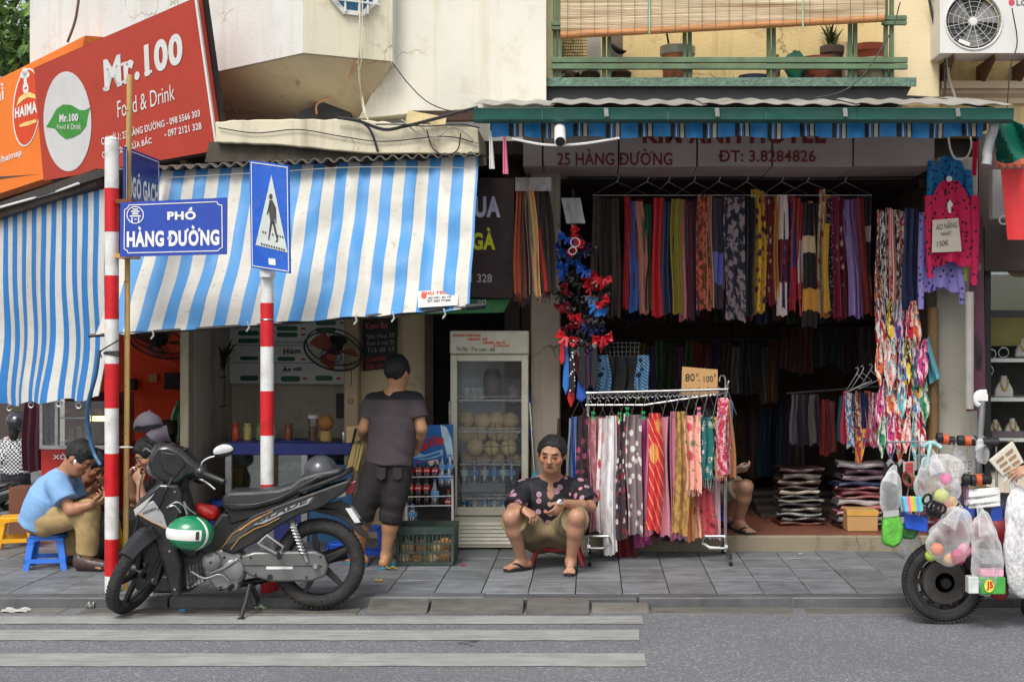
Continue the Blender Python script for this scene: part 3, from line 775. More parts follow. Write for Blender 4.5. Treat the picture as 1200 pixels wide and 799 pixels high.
WHITE_P=mat('white_plastic',(.74,.74,.72),.4,var=.08,dirt=.25,dcol=(.35,.33,.3),ds=4)
WOOD=mat('bamboo_pole',lin((196,160,96)),.55,var=.25,dirt=.5,dcol=lin((110,80,44)),ds=8,stretch=(2,2,.4))
BROWNM=mat('brown_steel',lin((70,52,44)),.6,.2,dirt=.4)
CARD=mat('cardboard',lin((186,146,96)),.85,var=.12,dirt=.3,dcol=lin((130,96,60)),ds=3)
# ================================================================== ground
KY=9.33
mb=MB()
mb.sheet(lambda u,v:(-90+180*u,-40+(v*100),-.07+.0),12,12); struct('road',mb,ASPH)
road=bpy.data.objects['road']
for(y0,y1,x1)in((8.80,9.045,.31),(8.32,8.615,.285),(7.66,7.975,.29)):
 mb=MB()
 k=40; top=[]; bot=[]
 for i in range(k+1):
  x=-5.2+(x1+5.2)*i/k
  top.append((x,y1+rng.uniform(-.008,.008),-.066)); bot.append((x+(rng.uniform(-.012,.012)if i==k else 0),y0+rng.uniform(-.008,.008),-.066))
 mb.add(top+bot,[(i,k+1+i,k+2+i,i+1)for i in range(k)])
 mb.f=[f[:]for f in mb.f]
 part('crosswalk_stripe',mb,PAINT,road)
x=-5.0; gm=MB().box(-.45,.45,9.10,KY-.004,-.2,-.062)
g0=part('gutter_stone',gm,GUTTER,road,bevel=.006)
for i in range(12):
 xx=-4.7+i*.93
 if-1.75<xx<.35:continue
 o=g0 if i==0 else g0.copy()
 if i:COL.objects.link(o)
 o.location=(xx,rng.uniform(-.006,.006),rng.uniform(-.004,.002)); o.rotation_euler.z=rng.uniform(-.006,.006)
ground_below=MB().box(-9,8,KY+.05,12.24,-.7,-.032).box(P(100,0,13.6).x,8,12.241,14.2,-.7,-.032)
pv=struct('pavement',ground_below,mat('mortar',lin((62,60,58)),.9))
km=MB().box(-.497,.497,KY,KY+.15,-.22,.0); k0=part('kerb_stone',km,KERB,pv,bevel=.012)
xs=-5.2; i=0
while xs<4.6:
 o=k0 if i==0 else k0.copy()
 if i:COL.objects.link(o)
 o.location=(xs,rng.uniform(-.004,.006),rng.uniform(-.006,.003)); o.rotation_euler.z=rng.uniform(-.004,.004)
 xs+=1.003; i+=1
for(xa,xb)in((-1.02,-.42),(-.41,.0)):
 mb=MB().prism([(xa,9.10,-.066),(xa,KY-.006,-.2),(xa,KY-.006,-.006),(xa,KY-.03,-.006)],(xb-xa-.012,0,0))
 part('ramp_slab',mb,RAMP_M,pv,bevel=.006)
mb=MB().prism([(-.0,9.14,-.066),(-.0,KY-.006,-.2),(-.0,KY-.006,-.03),(-.0,KY-.05,-.028)],(.37,0,0)); part('ramp_slab',mb,GUTTER,pv,bevel=.012)
mb=MB().prism([(-1.42,9.12,-.066),(-1.42,KY-.006,-.2),(-1.42,KY-.006,-.006),(-1.42,KY-.03,-.006)],(.385,0,0)); part('ramp_slab',mb,RAMP_M,pv,bevel=.006)
TW=.309; y0=KY+.156
rows=[(y0,.50),(y0+.504,.50),(y0+1.008,.50),(y0+1.512,.50),(y0+2.016,.50),(y0+2.52,.50),(y0+3.024,.50)]
tms={}
cnt=0
for ri,(ya,dp)in enumerate(rows):
 wide=TW*(1 if ri<4 else 2)
 key=round(wide,3)
 if key not in tms:
  tms[key]=part('paving_tile',MB().box(-wide/2+.003,wide/2-.003,-dp/2+.003,dp/2-.003,-.04,0),SLATE,pv,bevel=.004)
  tms[key].data.name='paving_tile'; first=True
 else:first=False
 x0_,x1_=(-6.2 if ri<5 else-4.3,4.75)
 xx=x0_+(TW*.5 if ri in(1,3)and False else 0)+.07
 while xx<x1_:
  if ri>=4 and xx>-1.1:break
  o=tms[key]if first else tms[key].copy()
  if not first:COL.objects.link(o)
  first=False
  o.location=(xx,ya+dp/2,rng.uniform(-.003,.002)); o.rotation_euler=(rng.uniform(-.004,.004),rng.uniform(-.004,.004),rng.uniform(-.004,.004))
  xx+=wide; cnt+=1
alley=MB(); alley.add([(-40,12.25,-.03),(-4.3,12.25,-.03),(-4.3,14.2,-.6),(-40,14.2,-.6),(-4.3,18,-1.0),(-40,18,-1.0),(-4.3,60,-1.4),(-40,60,-1.4)],[(0,1,2,3),(3,2,4,5),(5,4,6,7)])
struct('alley_pavement',alley,GUTTER)
# ================================================================== corner building (white, on the left)
CB=thing('corner_building','white rendered corner house with an overhanging bay above the striped awning','building',(-2.5,12,0))
WC=10.9
def thick(pts,d,mt,name,parent,**k):return part(name,MB().prism(pts,d),mt,parent,**k)
wallpts=[P(420,139,WC),P(500,131,WC),P(566,127,WC),P(640,127,WC),P(640,-160,WC),P(450,-160,WC),P(456,73,WC)]
thick(wallpts,(0,.25,0),wall_mat('white_to_cream_render',lin((220,217,204)),lin((190,172,126)),.4,.6),'wall',CB)
bA=[P(355,62,10.4)]; c0=P(355,62,10.4)
dA=Vector((-.74,.672,0)); dB=Vector((.9,.42,0)).normalized()
LA=4.08; c1=c0+dA*LA; c2=P(460,72,10.72); zt=6.6
def up(p,z):return Vector((p.x,p.y,z))
bay=MB(); inn=Vector((.5,1.1,0))
c3=Vector((-1.3,11.2,0)); c4=c1+Vector((.2,.6,0))
zb=c0.z
ring=[c1,c0,c2,Vector((c2.x+.02,12.2,zb)),Vector((c1.x+.9,14.9,zb))]
bay.add([up(p,zb)for p in ring]+[up(p,zt)for p in ring],[tuple(range(5))[::-1]]+[(i,(i+1)%5,(i+1)%5+5,i+5)for i in range(5)]+[tuple(range(5,10))])
bay.m[2]=1; part('bay',bay,[WHITE_W,wall_mat('stained_cream',lin((222,216,192)),lin((170,156,118)),.5,.55)],CB)
so=MB(); w1=P(420,141,11.05); w0=P(236,150,12.1)
sl_=[up(c2,zb-.004)+Vector((-.02,.02,0)),up(c0,zb-.004)+Vector((0,.03,0)),up(c0,zb-.004)+dA*1.4+Vector((.03,.0,0)),w0,w1]
so.add(sl_+[p+Vector((.1,.9,.25))for p in sl_],[(0,1,2,3,4),(9,8,7,6,5),(0,5,6,1),(1,6,7,2),(2,7,8,3),(3,8,9,4),(4,9,5,0)])
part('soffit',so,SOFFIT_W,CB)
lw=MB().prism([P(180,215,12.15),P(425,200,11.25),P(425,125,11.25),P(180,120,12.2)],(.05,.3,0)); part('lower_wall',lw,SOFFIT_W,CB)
mb=MB().prism([P(345,143,10.98),P(352,130,10.98),P(385,118,10.98),P(398,117,10.98),P(411,124,10.98),P(411,138,10.98),P(390,143,10.98)],(.02,.3,0)); part('opening_shade',mb,BLACK,CB)  # solid black block stands for the shaded hole
ld=MB(); LY=10.35
jr_=random.Random(12); jag=lambda pts,n_,a_:[P(lerp(p_[0],q_[0],k/n_),lerp(p_[1],q_[1],k/n_)+jr_.uniform(-a_,a_),LY)for p_,q_ in zip(pts[:-1],pts[1:])for k in range(n_)]
ld.prism(jag([(252,143),(300,140),(420,140),(470,145),(560,150),(562,180)],9,.9)+jag([(562,180),(430,180),(330,170),(253,167),(252,144)],9,.5),(0,.75,0))
part('ledge',ld,wall_mat('stained_ledge',lin((214,206,180)),lin((120,106,80)),.75,.75),CB,bevel=.008)
mb=MB().prism([P(245,166,LY+.06),P(330,170.5,LY+.06),P(436,181,LY+.06),P(436,188,LY+.06),P(240,190,LY+.06)],(0,.8,0)); part('ledge_beam',mb,mat('mouldy_concrete',lin((64,60,50)),.9,var=.4,dirt=.6),CB)
fB=lambda u,v:c0.lerp(c2,u)+Vector((0,0,v))+Vector((.003*0,0,0))
nB=(c2-c0).cross(Vector((0,0,1))).normalized(); nB=nB if nB.y<0 else-nB
wc=c0.lerp(c2,.545); wc.z=P(412,-12,10.55).z; tx=(c2-c0); tx.z=0; tx.normalize()
oct_=lambda r_:[wc+tx*r_*math.cos(R(22.5+45*i))+Vector((0,0,r_*math.sin(R(22.5+45*i))))for i in range(8)]
wf=MB(); o1,o2=oct_(.20),oct_(.165)
for i in range(8):
 j=(i+1)%8; wf.prism([o1[i]+nB*.03,o1[j]+nB*.03,o2[j]+nB*.03,o2[i]+nB*.03],-nB*.028)
win=part('window',wf,WHITE_P,CB)
part('pane',MB().prism([p+nB*.006 for p in o2],-nB*.004),mat('blue_glass',lin((52,92,124)),.08,var=.3,bump=0),win)
gr=MB()
for k in(-.07,.035,.1):gr.bar(wc+tx*k+nB*.045+Vector((0,0,-.17)),wc+tx*k+nB*.045+Vector((0,0,.17)),.012,.012,nB)
for k in(-.09,.06):gr.bar(wc-tx*.17+nB*.05+Vector((0,0,k)),wc+tx*.19+nB*.05+Vector((0,0,k)),.012,.012,nB)
part('grille',gr,WHITE_P,win)
RM=MB().box(P(100,0,13.6).x,-3.32,13.6,13.75,-.05,3.2); part('red_wall',RM,RED_W,CB)
part('partition',MB().box(-3.32,-3.27,11.71,13.6,-.05,3.2),GREY_W,CB)
part('post',MB().box(P(213,0,11.6).x,P(223,0,11.6).x,11.55,11.7,0,3.0),mat('old_white_post',lin((176,166,142)),.7,dirt=.6),CB,bevel=.01)
XL,XR=-2.97,P(505,0,13.2).x
part('back_wall',MB().box(XL-.3,XR+.2,13.2,13.4,-.05,3.2),GREY_W,CB)
part('column',MB().box(P(404,0,12.0).x,P(421,0,12.0).x,11.95,12.15,0,3.1),mat('old_cream_column',lin((176,158,126)),.75,dirt=.6),CB,bevel=.015)
part('inner_wall',MB().box(P(421,0,12.1).x,P(500,0,12.1).x,12.1,12.3,0,3.1),wall_mat('dull_cream',lin((206,188,150)),lin((120,100,72)),.6,.5),CB)
part('door_jamb',MB().box(P(498,0,12.0).x,P(508,0,12.0).x,11.98,12.2,0,3.0),BROWNM,CB)
part('dark_room_panel',MB().box(P(500,0,12.8).x-.1,P(600,0,12.8).x+.2,13.1,13.15,0,3.2),BLACK,CB)  # black panel stands in for the unlit depth behind the doorway
part('ceiling',MB().prism([(-3.0,11.3,3.1),(-.45,11.3,3.1),(-.45,14,3.1),(-6.4,14,3.1),(-6.0,13.6,3.1)],(0,0,.1)),DARK_W,CB)
part('side_wall',MB().box(P(620,0,11.7).x-.2,P(620,0,11.7).x-.08,11.75,13.2,0,3.2),DARK_W,CB)
part('rear_wall',MB().box(-5.2,-.4,14.2,14.4,0,6.6),WHITE_W,CB)
# ================================================================== shop house 25 (yellow), middle and right
SH=thing('shop_house','yellow shop house with green balcony over an open scarf shop','building',(1.0,12,0))
WB=11.55
part('wall',MB().box(P(640,0,WB).x-.3,P(1101,0,WB).x,WB,WB+.25,3.3,6.6),YELLOW_W,SH)
part('wall_pier',MB().box(P(1045,0,WB).x,P(1099,0,WB).x,WB-.03,WB-.001,3.58,6.6),wall_mat('pale_pier',lin((228,210,172)),lin((160,136,96)),.5,.5),SH)
part('wall_pier',MB().box(P(640,0,11.1).x+.0,P(648,0,11.1).x,11.05,WB,3.45,6.6),CREAM_W,SH)
BY=10.95
dz0,dz1=P(0,101,BY).z,P(0,91,BY).z
dk=MB().box(P(639,0,BY).x,P(1074,0,BY).x,BY,BY+.03,dz0,dz1); dk.box(P(639,0,BY).x,P(1074,0,BY).x,BY+.031,WB-.01,dz1-.02,dz1)
bal=part('balcony_deck',dk,mat('chequer_plate',lin((96,122,106)),.5,.3,var=.3,vs=30,dirt=.5,dcol=lin((50,52,44)),ds=5,bump=.9,bs=45),SH)
part('deck_underside_shade',MB().prism([P(641,102,BY+.05),P(1068,102,BY+.05),P(1058,120,BY+.05),P(641,120,BY+.05)],(0,.5,0)),BLACK,SH)  # black block stands in for the shade under the deck
rl=P(0,75,BY)
for(ya,yb)in((67,73.5),(74.8,81)):
 part('rail',MB().box(P(646,0,BY).x,P(1064,0,BY).x,BY+.0,BY+.045,P(0,yb,BY).z,P(0,ya,BY).z),GREEN_M,SH,bevel=.004)
for(xa,ya)in((650,-30),(656,-30),(708,40),(714,40),(803,30),(809,30),(902,25),(908,25),(998,20),(1004,20),(1040,-30),(1047,-30)):
 part('post',MB().box(P(xa-2.4,0,BY).x,P(xa+2.4,0,BY).x,BY+.05,BY+.085,P(0,91,BY).z,P(0,ya,BY).z),GREEN_M,SH,bevel=.003)
for(ya,yb,xa,xb)in((25,30,646,660),(31,35,646,660),(18,23.5,1034,1063),(24.5,29,1034,1063)):
 part('rail',MB().box(P(xa,0,BY).x,P(xb,0,BY).x,BY+.002,BY+.044,P(0,yb,BY).z,P(0,ya,BY).z),GREEN_M,SH,bevel=.003)
SX0,SX1=P(655,0,11.6).x,P(1030,0,11.6).x
st=MB().box(P(640,0,11.42).x,4.4,11.42,16.5,-.3,.115)
step=part('shop_floor',st,[mat('red_floor_tile',lin((124,72,54)),.5,var=.2,dirt=.5,ds=3)],SH)
part('step_riser',MB().box(P(640,0,11.4).x,4.4,11.36,11.418,-.05,.119),wall_mat('old_step',lin((136,126,106)),lin((70,62,50)),.8,.7),SH,bevel=.012)
lp=MB().box(P(622,0,11.6).x,P(656,0,11.6).x,11.6,11.95,.0,3.1)
part('pillar',lp,wall_mat('grey_pillar',lin((166,154,140)),lin((96,86,74)),.6,.5),SH,bevel=.01)
part('pillar',MB().box(P(1098,0,11.5).x,P(1146,0,11.5).x,11.5,11.85,0,3.1),wall_mat('pale_pillar',lin((160,156,144)),lin((92,86,74)),.6,.5),SH,bevel=.01)
ROOM_W=wall_mat('shop_room_paint',lin((128,112,100)),lin((70,58,50)),.5,.4)
part('room_wall',MB().box(SX0-.35,SX0-.2,11.95,16.3,.1,3.1),ROOM_W,SH)
part('room_wall',MB().box(SX1+.55,SX1+.7,11.9,16.3,.1,3.1),ROOM_W,SH)
part('room_wall',MB().box(SX0-.35,SX1+.7,16.3,16.4,.1,3.1),ROOM_W,SH)
part('room_ceiling',MB().box(SX0-.4,SX1+.75,12.05,16.4,2.98,3.1),DARK_W,SH)
for i in range(4):
 part('tread',MB().box(P(890,0,12.6).x,P(1000,0,12.6).x,12.5+i*.3,12.78+i*.3,.115,.15+i*.035),mat('floor_strip',lin((60,52,46)),.6,var=.3),SH,bevel=.005)
RY0,RY1=10.22,11.5
za,zbk=P(0,124,RY0).z,P(0,114.5,RY1).z
cx0,cx1=P(556,0,RY0).x,P(1180,0,RY0).x
nsh=7
for k in range(nsh):
 xa=lerp(cx0,cx1,k/nsh); xb=lerp(cx0,cx1,(k+1)/nsh)+.03
 mbk=MB()
 mbk.sheet(lambda u,v:(xa+(xb-xa)*u,lerp(RY0-.04,RY1,v),lerp(za,zbk,v)+.007*math.sin(2*math.pi*u*3)+(.006 if k%2 else 0)),64,3,-.004)
 part('roof_sheet',mbk,mat('old_corrugated',lin((158,156,150)),.7,.1,var=.25,vs=5,dirt=.7,dcol=lin((96,84,70)),ds=2.5),SH)
gx=[cx0,P(636,0,RY0).x,P(782,0,RY0).x,P(896,0,RY0).x,P(1000,0,RY0).x,cx1+.02]
zg0,zg1=P(0,145.5,RY0).z,P(0,130,RY0).z
for k in range(5):
 g_=MB(); yb=RY0-.10
 prof=[(yb+.10,zg1-.005),(yb+.095,zg0+.01),(yb+.075,zg0),(yb+.02,zg0+.003),(yb,zg0+.018),(yb-.012,zg1-.012),(yb-.02,zg1),(yb-.012,zg1+.004),(yb+.004,zg1-.01),(yb+.016,zg0+.022),(yb+.07,zg0+.016),(yb+.088,zg1-.008)]
 g_.prism([(gx[k]+.002,y_,z_)for y_,z_ in prof],(gx[k+1]-gx[k]-.004,0,0)); gp=part('gutter',g_,GREEN_G,SH)
for xp in(710,840,990,1122):
 part('gutter_clip',MB().bar(P(xp,127,RY0-.12),P(xp+1,137,RY0-.13),.03,.012,(0,1,0)),mat('clip_steel',lin((120,122,118)),.6,.4,dirt=.5),SH)
part('canopy_beam',MB().box(cx0+.1,cx1-.1,RY0+.15,RY0+.22,zg0-.02,zg0+.05),BROWNM,SH)
def vmat():
 m,n,l,b=nodes_of('valance_cloth'); v=coords(n,l,'UV'); sx=n.new('ShaderNodeSeparateXYZ'); l.new(v,sx.inputs[0])
 fm=n.new('ShaderNodeMath'); fm.operation='MULTIPLY'; l.new(sx.outputs[0],fm.inputs[0]); fm.inputs[1].default_value=15.2
 fr=n.new('ShaderNodeMath'); fr.operation='FRACT'; l.new(fm.outputs[0],fr.inputs[0])
 cr=n.new('ShaderNodeValToRGB'); cr.color_ramp.interpolation='CONSTANT'; e_=cr.color_ramp.elements
 e_[0].position=0; e_[0].color=(*lin((40,140,210)),1); e_[1].position=.53; e_[1].color=(*lin((24,30,40)),1)
 for p_,c_ in((.66,(40,120,180)),(.70,(226,222,210)),(.73,(40,120,180)),(.80,(24,30,40)),(.84,(200,192,170)),(.95,(24,30,40))):
  q=e_.new(p_); q.color=(*lin(c_),1)
 l.new(fr.outputs[0],cr.inputs[0]); c=mixc(n,l,ramp(n,l,noise(n,l,coords(n,l,'Object',(1,1,.4)),7,5),.5,.8,(0,)*3,(.4,)*3),cr.outputs[0],lin((40,44,50)))
 l.new(c,b.inputs['Base Color']); b.inputs['Roughness'].default_value=.45; return m
vl=MB(); vx0,vx1=P(576,0,10.32).x,P(1152,0,10.32).x; vz0,vz1=P(0,161,10.32).z,P(0,143,10.32).z
vl.sheet(lambda u,v:(lerp(vx0,vx1,u),10.32+.02*math.sin(u*57)*(1-v)+.012*math.sin(u*131+1),lerp(vz0,vz1,v)+(1-v)*.008*math.sin(u*41)),180,4,.004)
solo('valance',vl,vmat(),'blue white and black striped cloth valance hanging under the green gutter','valance')
SG=thing('shop_sign','faded grey panelled shop sign with maroon letters under the canopy','sign',P(860,200,11.2))
SGM=mat('sign_panel',lin((170,158,154)),.55,var=.1,dirt=.4,dcol=lin((110,100,96)),ds=3)
xs_=[612,636,725,817,905,1000,1096]; MAROON=mat('maroon_letters',lin((116,30,38)),.6,var=.15)
for k in range(6):
 xa,xb=P(xs_[k],0,11.2).x+.006,P(xs_[k+1],0,11.2).x-.006
 z0_=2.99+.004*(k%2)
 part('panel',MB().box(xa,xb,11.2,11.26,z0_,3.36),SGM,SG,bevel=.006)
 part('panel',MB().prism([(xa,11.27,z0_),(xb,11.27,z0_),(xb,12.02,z0_-.012),(xa,12.02,z0_-.012)],(0,0,.03)),SGM,SG)
part('backing',MB().box(P(614,0,11.27).x,P(1094,0,11.27).x,11.262,11.268,3.0,3.35),BLACK,SG)
sq=lambda u,v:P(600+u*600,200-v*60,11.194)
bx=lambda xa,yb,xb,ya:((xa-600)/600,(200-yb)/60,(xb-600)/600,(200-ya)/60)
lettering('25 HÀNG ĐƯỜNG',sq,MAROON,SG,bx(653,194,788,174),.02)
lettering('ĐT: 3.8284826',sq,MAROON,SG,bx(842,190,956,176),.02)
lettering('KIM ANH HOTEL',sq,MAROON,SG,bx(753,168.5,968,146),.035)
RH=thing('right_house','yellow house at the right edge with cornice and jewellery window','building',(3.2,12,0))
RY=11.75
part('wall',MB().box(P(1101,0,RY).x+.01,5.2,RY,RY+.25,3.3,6.6),YELLOW_W,RH)
cn=MB()
prof=[(RY,3.72),(RY-.16,3.72),(RY-.17,3.66),(RY-.12,3.655),(RY-.11,3.63),(RY-.05,3.60),(RY-.045,3.56),(RY,3.55)]
cn.prism([(P(1103,0,11.6).x,y_,z_)for y_,z_ in prof],(2.2,0,0)); part('cornice',cn,mat('cornice_paint',lin((214,196,164)),.8,dirt=.5,dcol=lin((150,120,92))),RH)
part('lintel',MB().box(P(1150,0,11.6).x,5.2,11.5,11.7,2.2,2.55),DARK_W,RH)
part('upper_panel',MB().box(P(1147,0,11.62).x,5.2,11.62,11.7,2.55,3.3),DARK_W,RH)
part('upper_panel',MB().box(P(1080,0,11.9).x,5.2,11.9,12.0,2.9,3.5),DARK_W,RH)
jw0=P(1152,0,11.7).x
part('window_frame',MB().box(jw0,5.2,11.66,11.72,1.83,1.89).box(jw0,jw0+.05,11.65,11.72,.1,2.2),BLACK,RH)
part('transom_pane',MB().box(jw0+.05,5.2,11.69,11.694,1.89,2.2),glass(),RH)
part('display_back',MB().box(jw0,5.2,12.6,12.65,.1,2.2),mat('display_back',lin((60,60,56)),.6),RH)
part('transom_back',MB().box(jw0,5.2,12.2,12.25,1.6,2.2),mat('ochre_board',lin((160,150,84)),.6),RH)
part('plinth',MB().box(jw0,5.2,11.6,12.6,-.05,.55),GREY_W,RH)
part('side',MB().box(jw0-.1,jw0-.02,11.7,12.6,.1,2.2),DARK_W,RH)
for z in(.85,1.18,1.5):
 part('shelf',MB().box(jw0,5.2,11.85,12.5,z-.03,z),mat('glass_shelf',lin((190,196,190)),.2,bump=0),RH)
# ================================================================== tree and alley behind, on the left
def tree(x,y,h,rad,label,seed):
 r_=random.Random(seed)
 t=thing('tree',label,'tree',(x,y,0),'trees down the alley')
 tb=MB(); top=Vector((x+.3,y,h*.62)); tb.tube(spline([(x,y,-.2),(x+.1,y,h*.3),top],5),[.22-.012*i for i in range(11)],9)
 tips=[]
 for k in range(9):
  a_=k*.7+r_.random(); q=top+Vector((math.cos(a_)*rad*.6,math.sin(a_)*rad*.6,r_.uniform(-.1,.5)*rad))
  tb.tube(spline([top-Vector((0,0,.3*k/3)),(top+q)/2+Vector((0,0,.2)),q],4),[.09-.008*i for i in range(9)],6); tips.append(q)
 part('trunk',tb,mat('bark',lin((92,80,66)),.9,bump=.6),t)
 lv=MB()
 for k in range(3400):
  q=r_.choice(tips); d=Vector((r_.gauss(0,1),r_.gauss(0,1),r_.gauss(0,.8))); d*=rad*.36
  c=q+d; n_=Vector((r_.uniform(-1,1),r_.uniform(-1,1),r_.uniform(0,1.2))).normalized(); a_=n_.orthogonal().normalized(); b_=n_.cross(a_); s_=r_.uniform(.06,.12)
  lv.slot=0 if r_.random()<.6 else 1
  lv.add([c-a_*s_,c+b_*s_*.55-n_*.02,c+a_*s_*1.1-n_*.05,c-b_*s_*.55-n_*.02],[(0,1,2,3)])
 lf=lambda nm,c:mat(nm,c,.45,var=.3,vs=2,bump=0)
 part('crown',lv,[lf('leaf_dark',lin((62,92,38))),lf('leaf_light',lin((112,142,62)))],t,smooth=False)
tree(P(2,0,26).x,26,10.6,1.5,'tall green tree showing above the orange banner',3)
AB=thing('alley_house','dim alley shop front hung with dark clothes behind the parked motorbikes','building',(P(20,0,19).x,20,0))
part('wall',MB().box(P(-60,0,20).x,P(150,0,20).x,20,20.3,-1.3,3.9),DARK_W,AB)
part('roof',MB().prism([(P(-60,0,20).x,19.6,3.9),(P(-60,0,20).x,22.5,4.6),(P(-60,0,20).x,22.5,4.5)],(4.0,0,0)),mat('alley_roof_tile',lin((150,96,70)),.8),AB)
part('neighbour_wall',MB().box(P(-160,0,24).x,P(-10,0,24).x,24,24.3,-1.3,5.0),GREY_W,AB)
# ================================================================== awnings, banners, street signs
SIGN_RED=mat('banner_red',lin((190,66,48)),.45,var=.06,vs=2,dirt=.25,dcol=lin((150,52,40)),ds=1.6,bump=.04)
SIGN_ORG=mat('banner_orange',lin((238,126,42)),.45,var=.06,vs=2,dirt=.2,dcol=lin((206,98,34)),ds=1.6,bump=.04)
PRINT_W=mat('print_white',(.78,.78,.76),.5,var=.05,bump=0); PRINT_G=mat('print_green',lin((66,150,62)),.5,var=.15,bump=0)
PRINT_R=mat('print_red',lin((214,72,34)),.5,var=.05,bump=0); PRINT_C=mat('print_cream',lin((244,206,130)),.5,bump=0)
def banner(name,label,c,mt,d=.06):
 bl,br,tr,tl=c
 pf=Face(bl,br,tl,0); q=tr-pf.o; tr=pf.o+q*((pf.p-pf.o).dot(pf.n)/q.dot(pf.n)); c[2]=tr
 t=thing(name,label,'sign',(bl+br)/2)
 nb=(br-bl).cross(tl-bl).normalized(); nb=nb if nb.y>0 else-nb
 part('sheet',MB().prism([bl,br,tr,tl],nb*d),mt,t)
 k_=.03
 fm=MB()
 for p_,q_ in((bl,br),(br,tr),(tr,tl),(tl,bl)):fm.bar(p_.lerp(q_,.01)+nb*(d+.02),q_.lerp(p_,.01)+nb*(d+.02),.04,.04,nb)
 part('frame',fm,DARKM,t)
 return t,Face(bl,br,tl)
c=[P(51,212,12.55),P(253,176.5,10.55),P(228,-2,10.2),P(39.5,80,12.25)]
rb,fr=banner('banner','red slanted banner with white oval and green leaf over the corner',c,SIGN_RED)
part('edge_strip',MB().bar(c[1]+Vector((.012,-.005,0)),c[2]+Vector((.012,-.005,0)),.014,.05,(0,1,0)),PRINT_W,rb)
lettering('Mr.100',fr.quad((121,109),(214.5,74),(213,37),(119,71)),PRINT_W,rb,bold=.045,slab=True)
lettering('Food & Drink',fr.quad((138,138.5),(205,117),(204,98),(137,119)),PRINT_W,rb,bold=0)
lettering('CƠ SỞ 1: 23 HÀNG ĐƯỜNG - 098 5566 303',fr.quad((119,170.5),(234.5,136.5),(233.5,126),(118,159)),PRINT_W,rb,bold=.02)
lettering('CƠ SỞ 2: 7 CỬA BẮC',fr.quad((120,186),(178,168),(177.5,158),(119,175)),PRINT_W,rb,bold=.02)
lettering('- 097 2121 328',fr.quad((193,161.5),(236.5,151.5),(235.5,143.5),(192.5,153)),PRINT_W,rb,bold=.02)
part('oval',fr.poly(ellpts(79,142.5,28,58.5,40,-1.5),.003),mat('oval_white',(.72,.72,.72),.45,var=.06,dirt=.15,dcol=(.5,.5,.52)),rb)
part('leaf',fr.poly([(54,149),(59,141),(66,128),(74,122.5),(84,123.5),(93,129),(99,129.5),(105.5,126),(103,136),(101,148),(94,157),(85,161.5),(77,163.5),(70,158),(64,151)],.005),PRINT_G,rb)
lettering('Mr.100',fr.quad((69,143.5),(91.5,142),(91.5,133),(69,134),.007),PRINT_W,rb,bold=.045,slab=True)
lettering('Food & Drink',fr.quad((67,151),(95,152),(95,144.5),(67,146.5),.007),PRINT_W,rb,bold=0)
c=[P(-62,247,13.7),P(60,207,12.6),P(100,42,12.4),P(-60,122,13.5)]
ob,fo=banner('banner','orange banner with round chef logo, partly behind the red banner',c,SIGN_ORG,.2)
part('end_face',MB().prism([P(100,42.5,12.42),P(110,46.5,12.62),P(112,60,12.62),P(101,60,12.42)],(.0,.02,0)),PRINT_W,ob)
part('logo_ring',fo.poly(ellpts(31,126,16,46,40,4),.004),PRINT_W,ob)
part('logo_disc',fo.poly(ellpts(31,126,14.8,44,40,4),.006),PRINT_R,ob)
for q in(ellpts(29,84,3.6,4.5,14),ellpts(26.5,88,3,4,12),ellpts(31.5,87.5,3,4,12),[(27.5,88),(31,88),(31.5,97),(28,97.5)],ellpts(30,103.5,3.4,7,16)):part('chef_figure',fo.poly(q,.008),PRINT_W,ob)
part('collar',fo.poly([(19,125),(22,115),(28,110),(34,108),(41,111),(42,116),(33,114),(26,118)],.008),PRINT_C,ob)
part('collar',fo.poly([(22,147),(30,143),(42,140),(43,143),(34,147),(24,149)],.008),PRINT_C,ob)
part('tie',fo.poly([(28.5,103),(31.5,102),(31.5,104),(28.5,105)],.0095),PRINT_R,ob)
lettering('HAIMA',fo.quad((17.5,139),(43.5,132),(43,118),(17.5,127),.009),PRINT_W,ob,bold=.045)
lettering('sg/haimap',fo.quad((-6,196),(25.5,184),(25,174),(-6,186)),PRINT_W,ob,bold=.02)
lettering('mì',fo.quad((-9,122),(4.5,117),(4,96),(-9,102)),PRINT_W,ob,bold=.02)
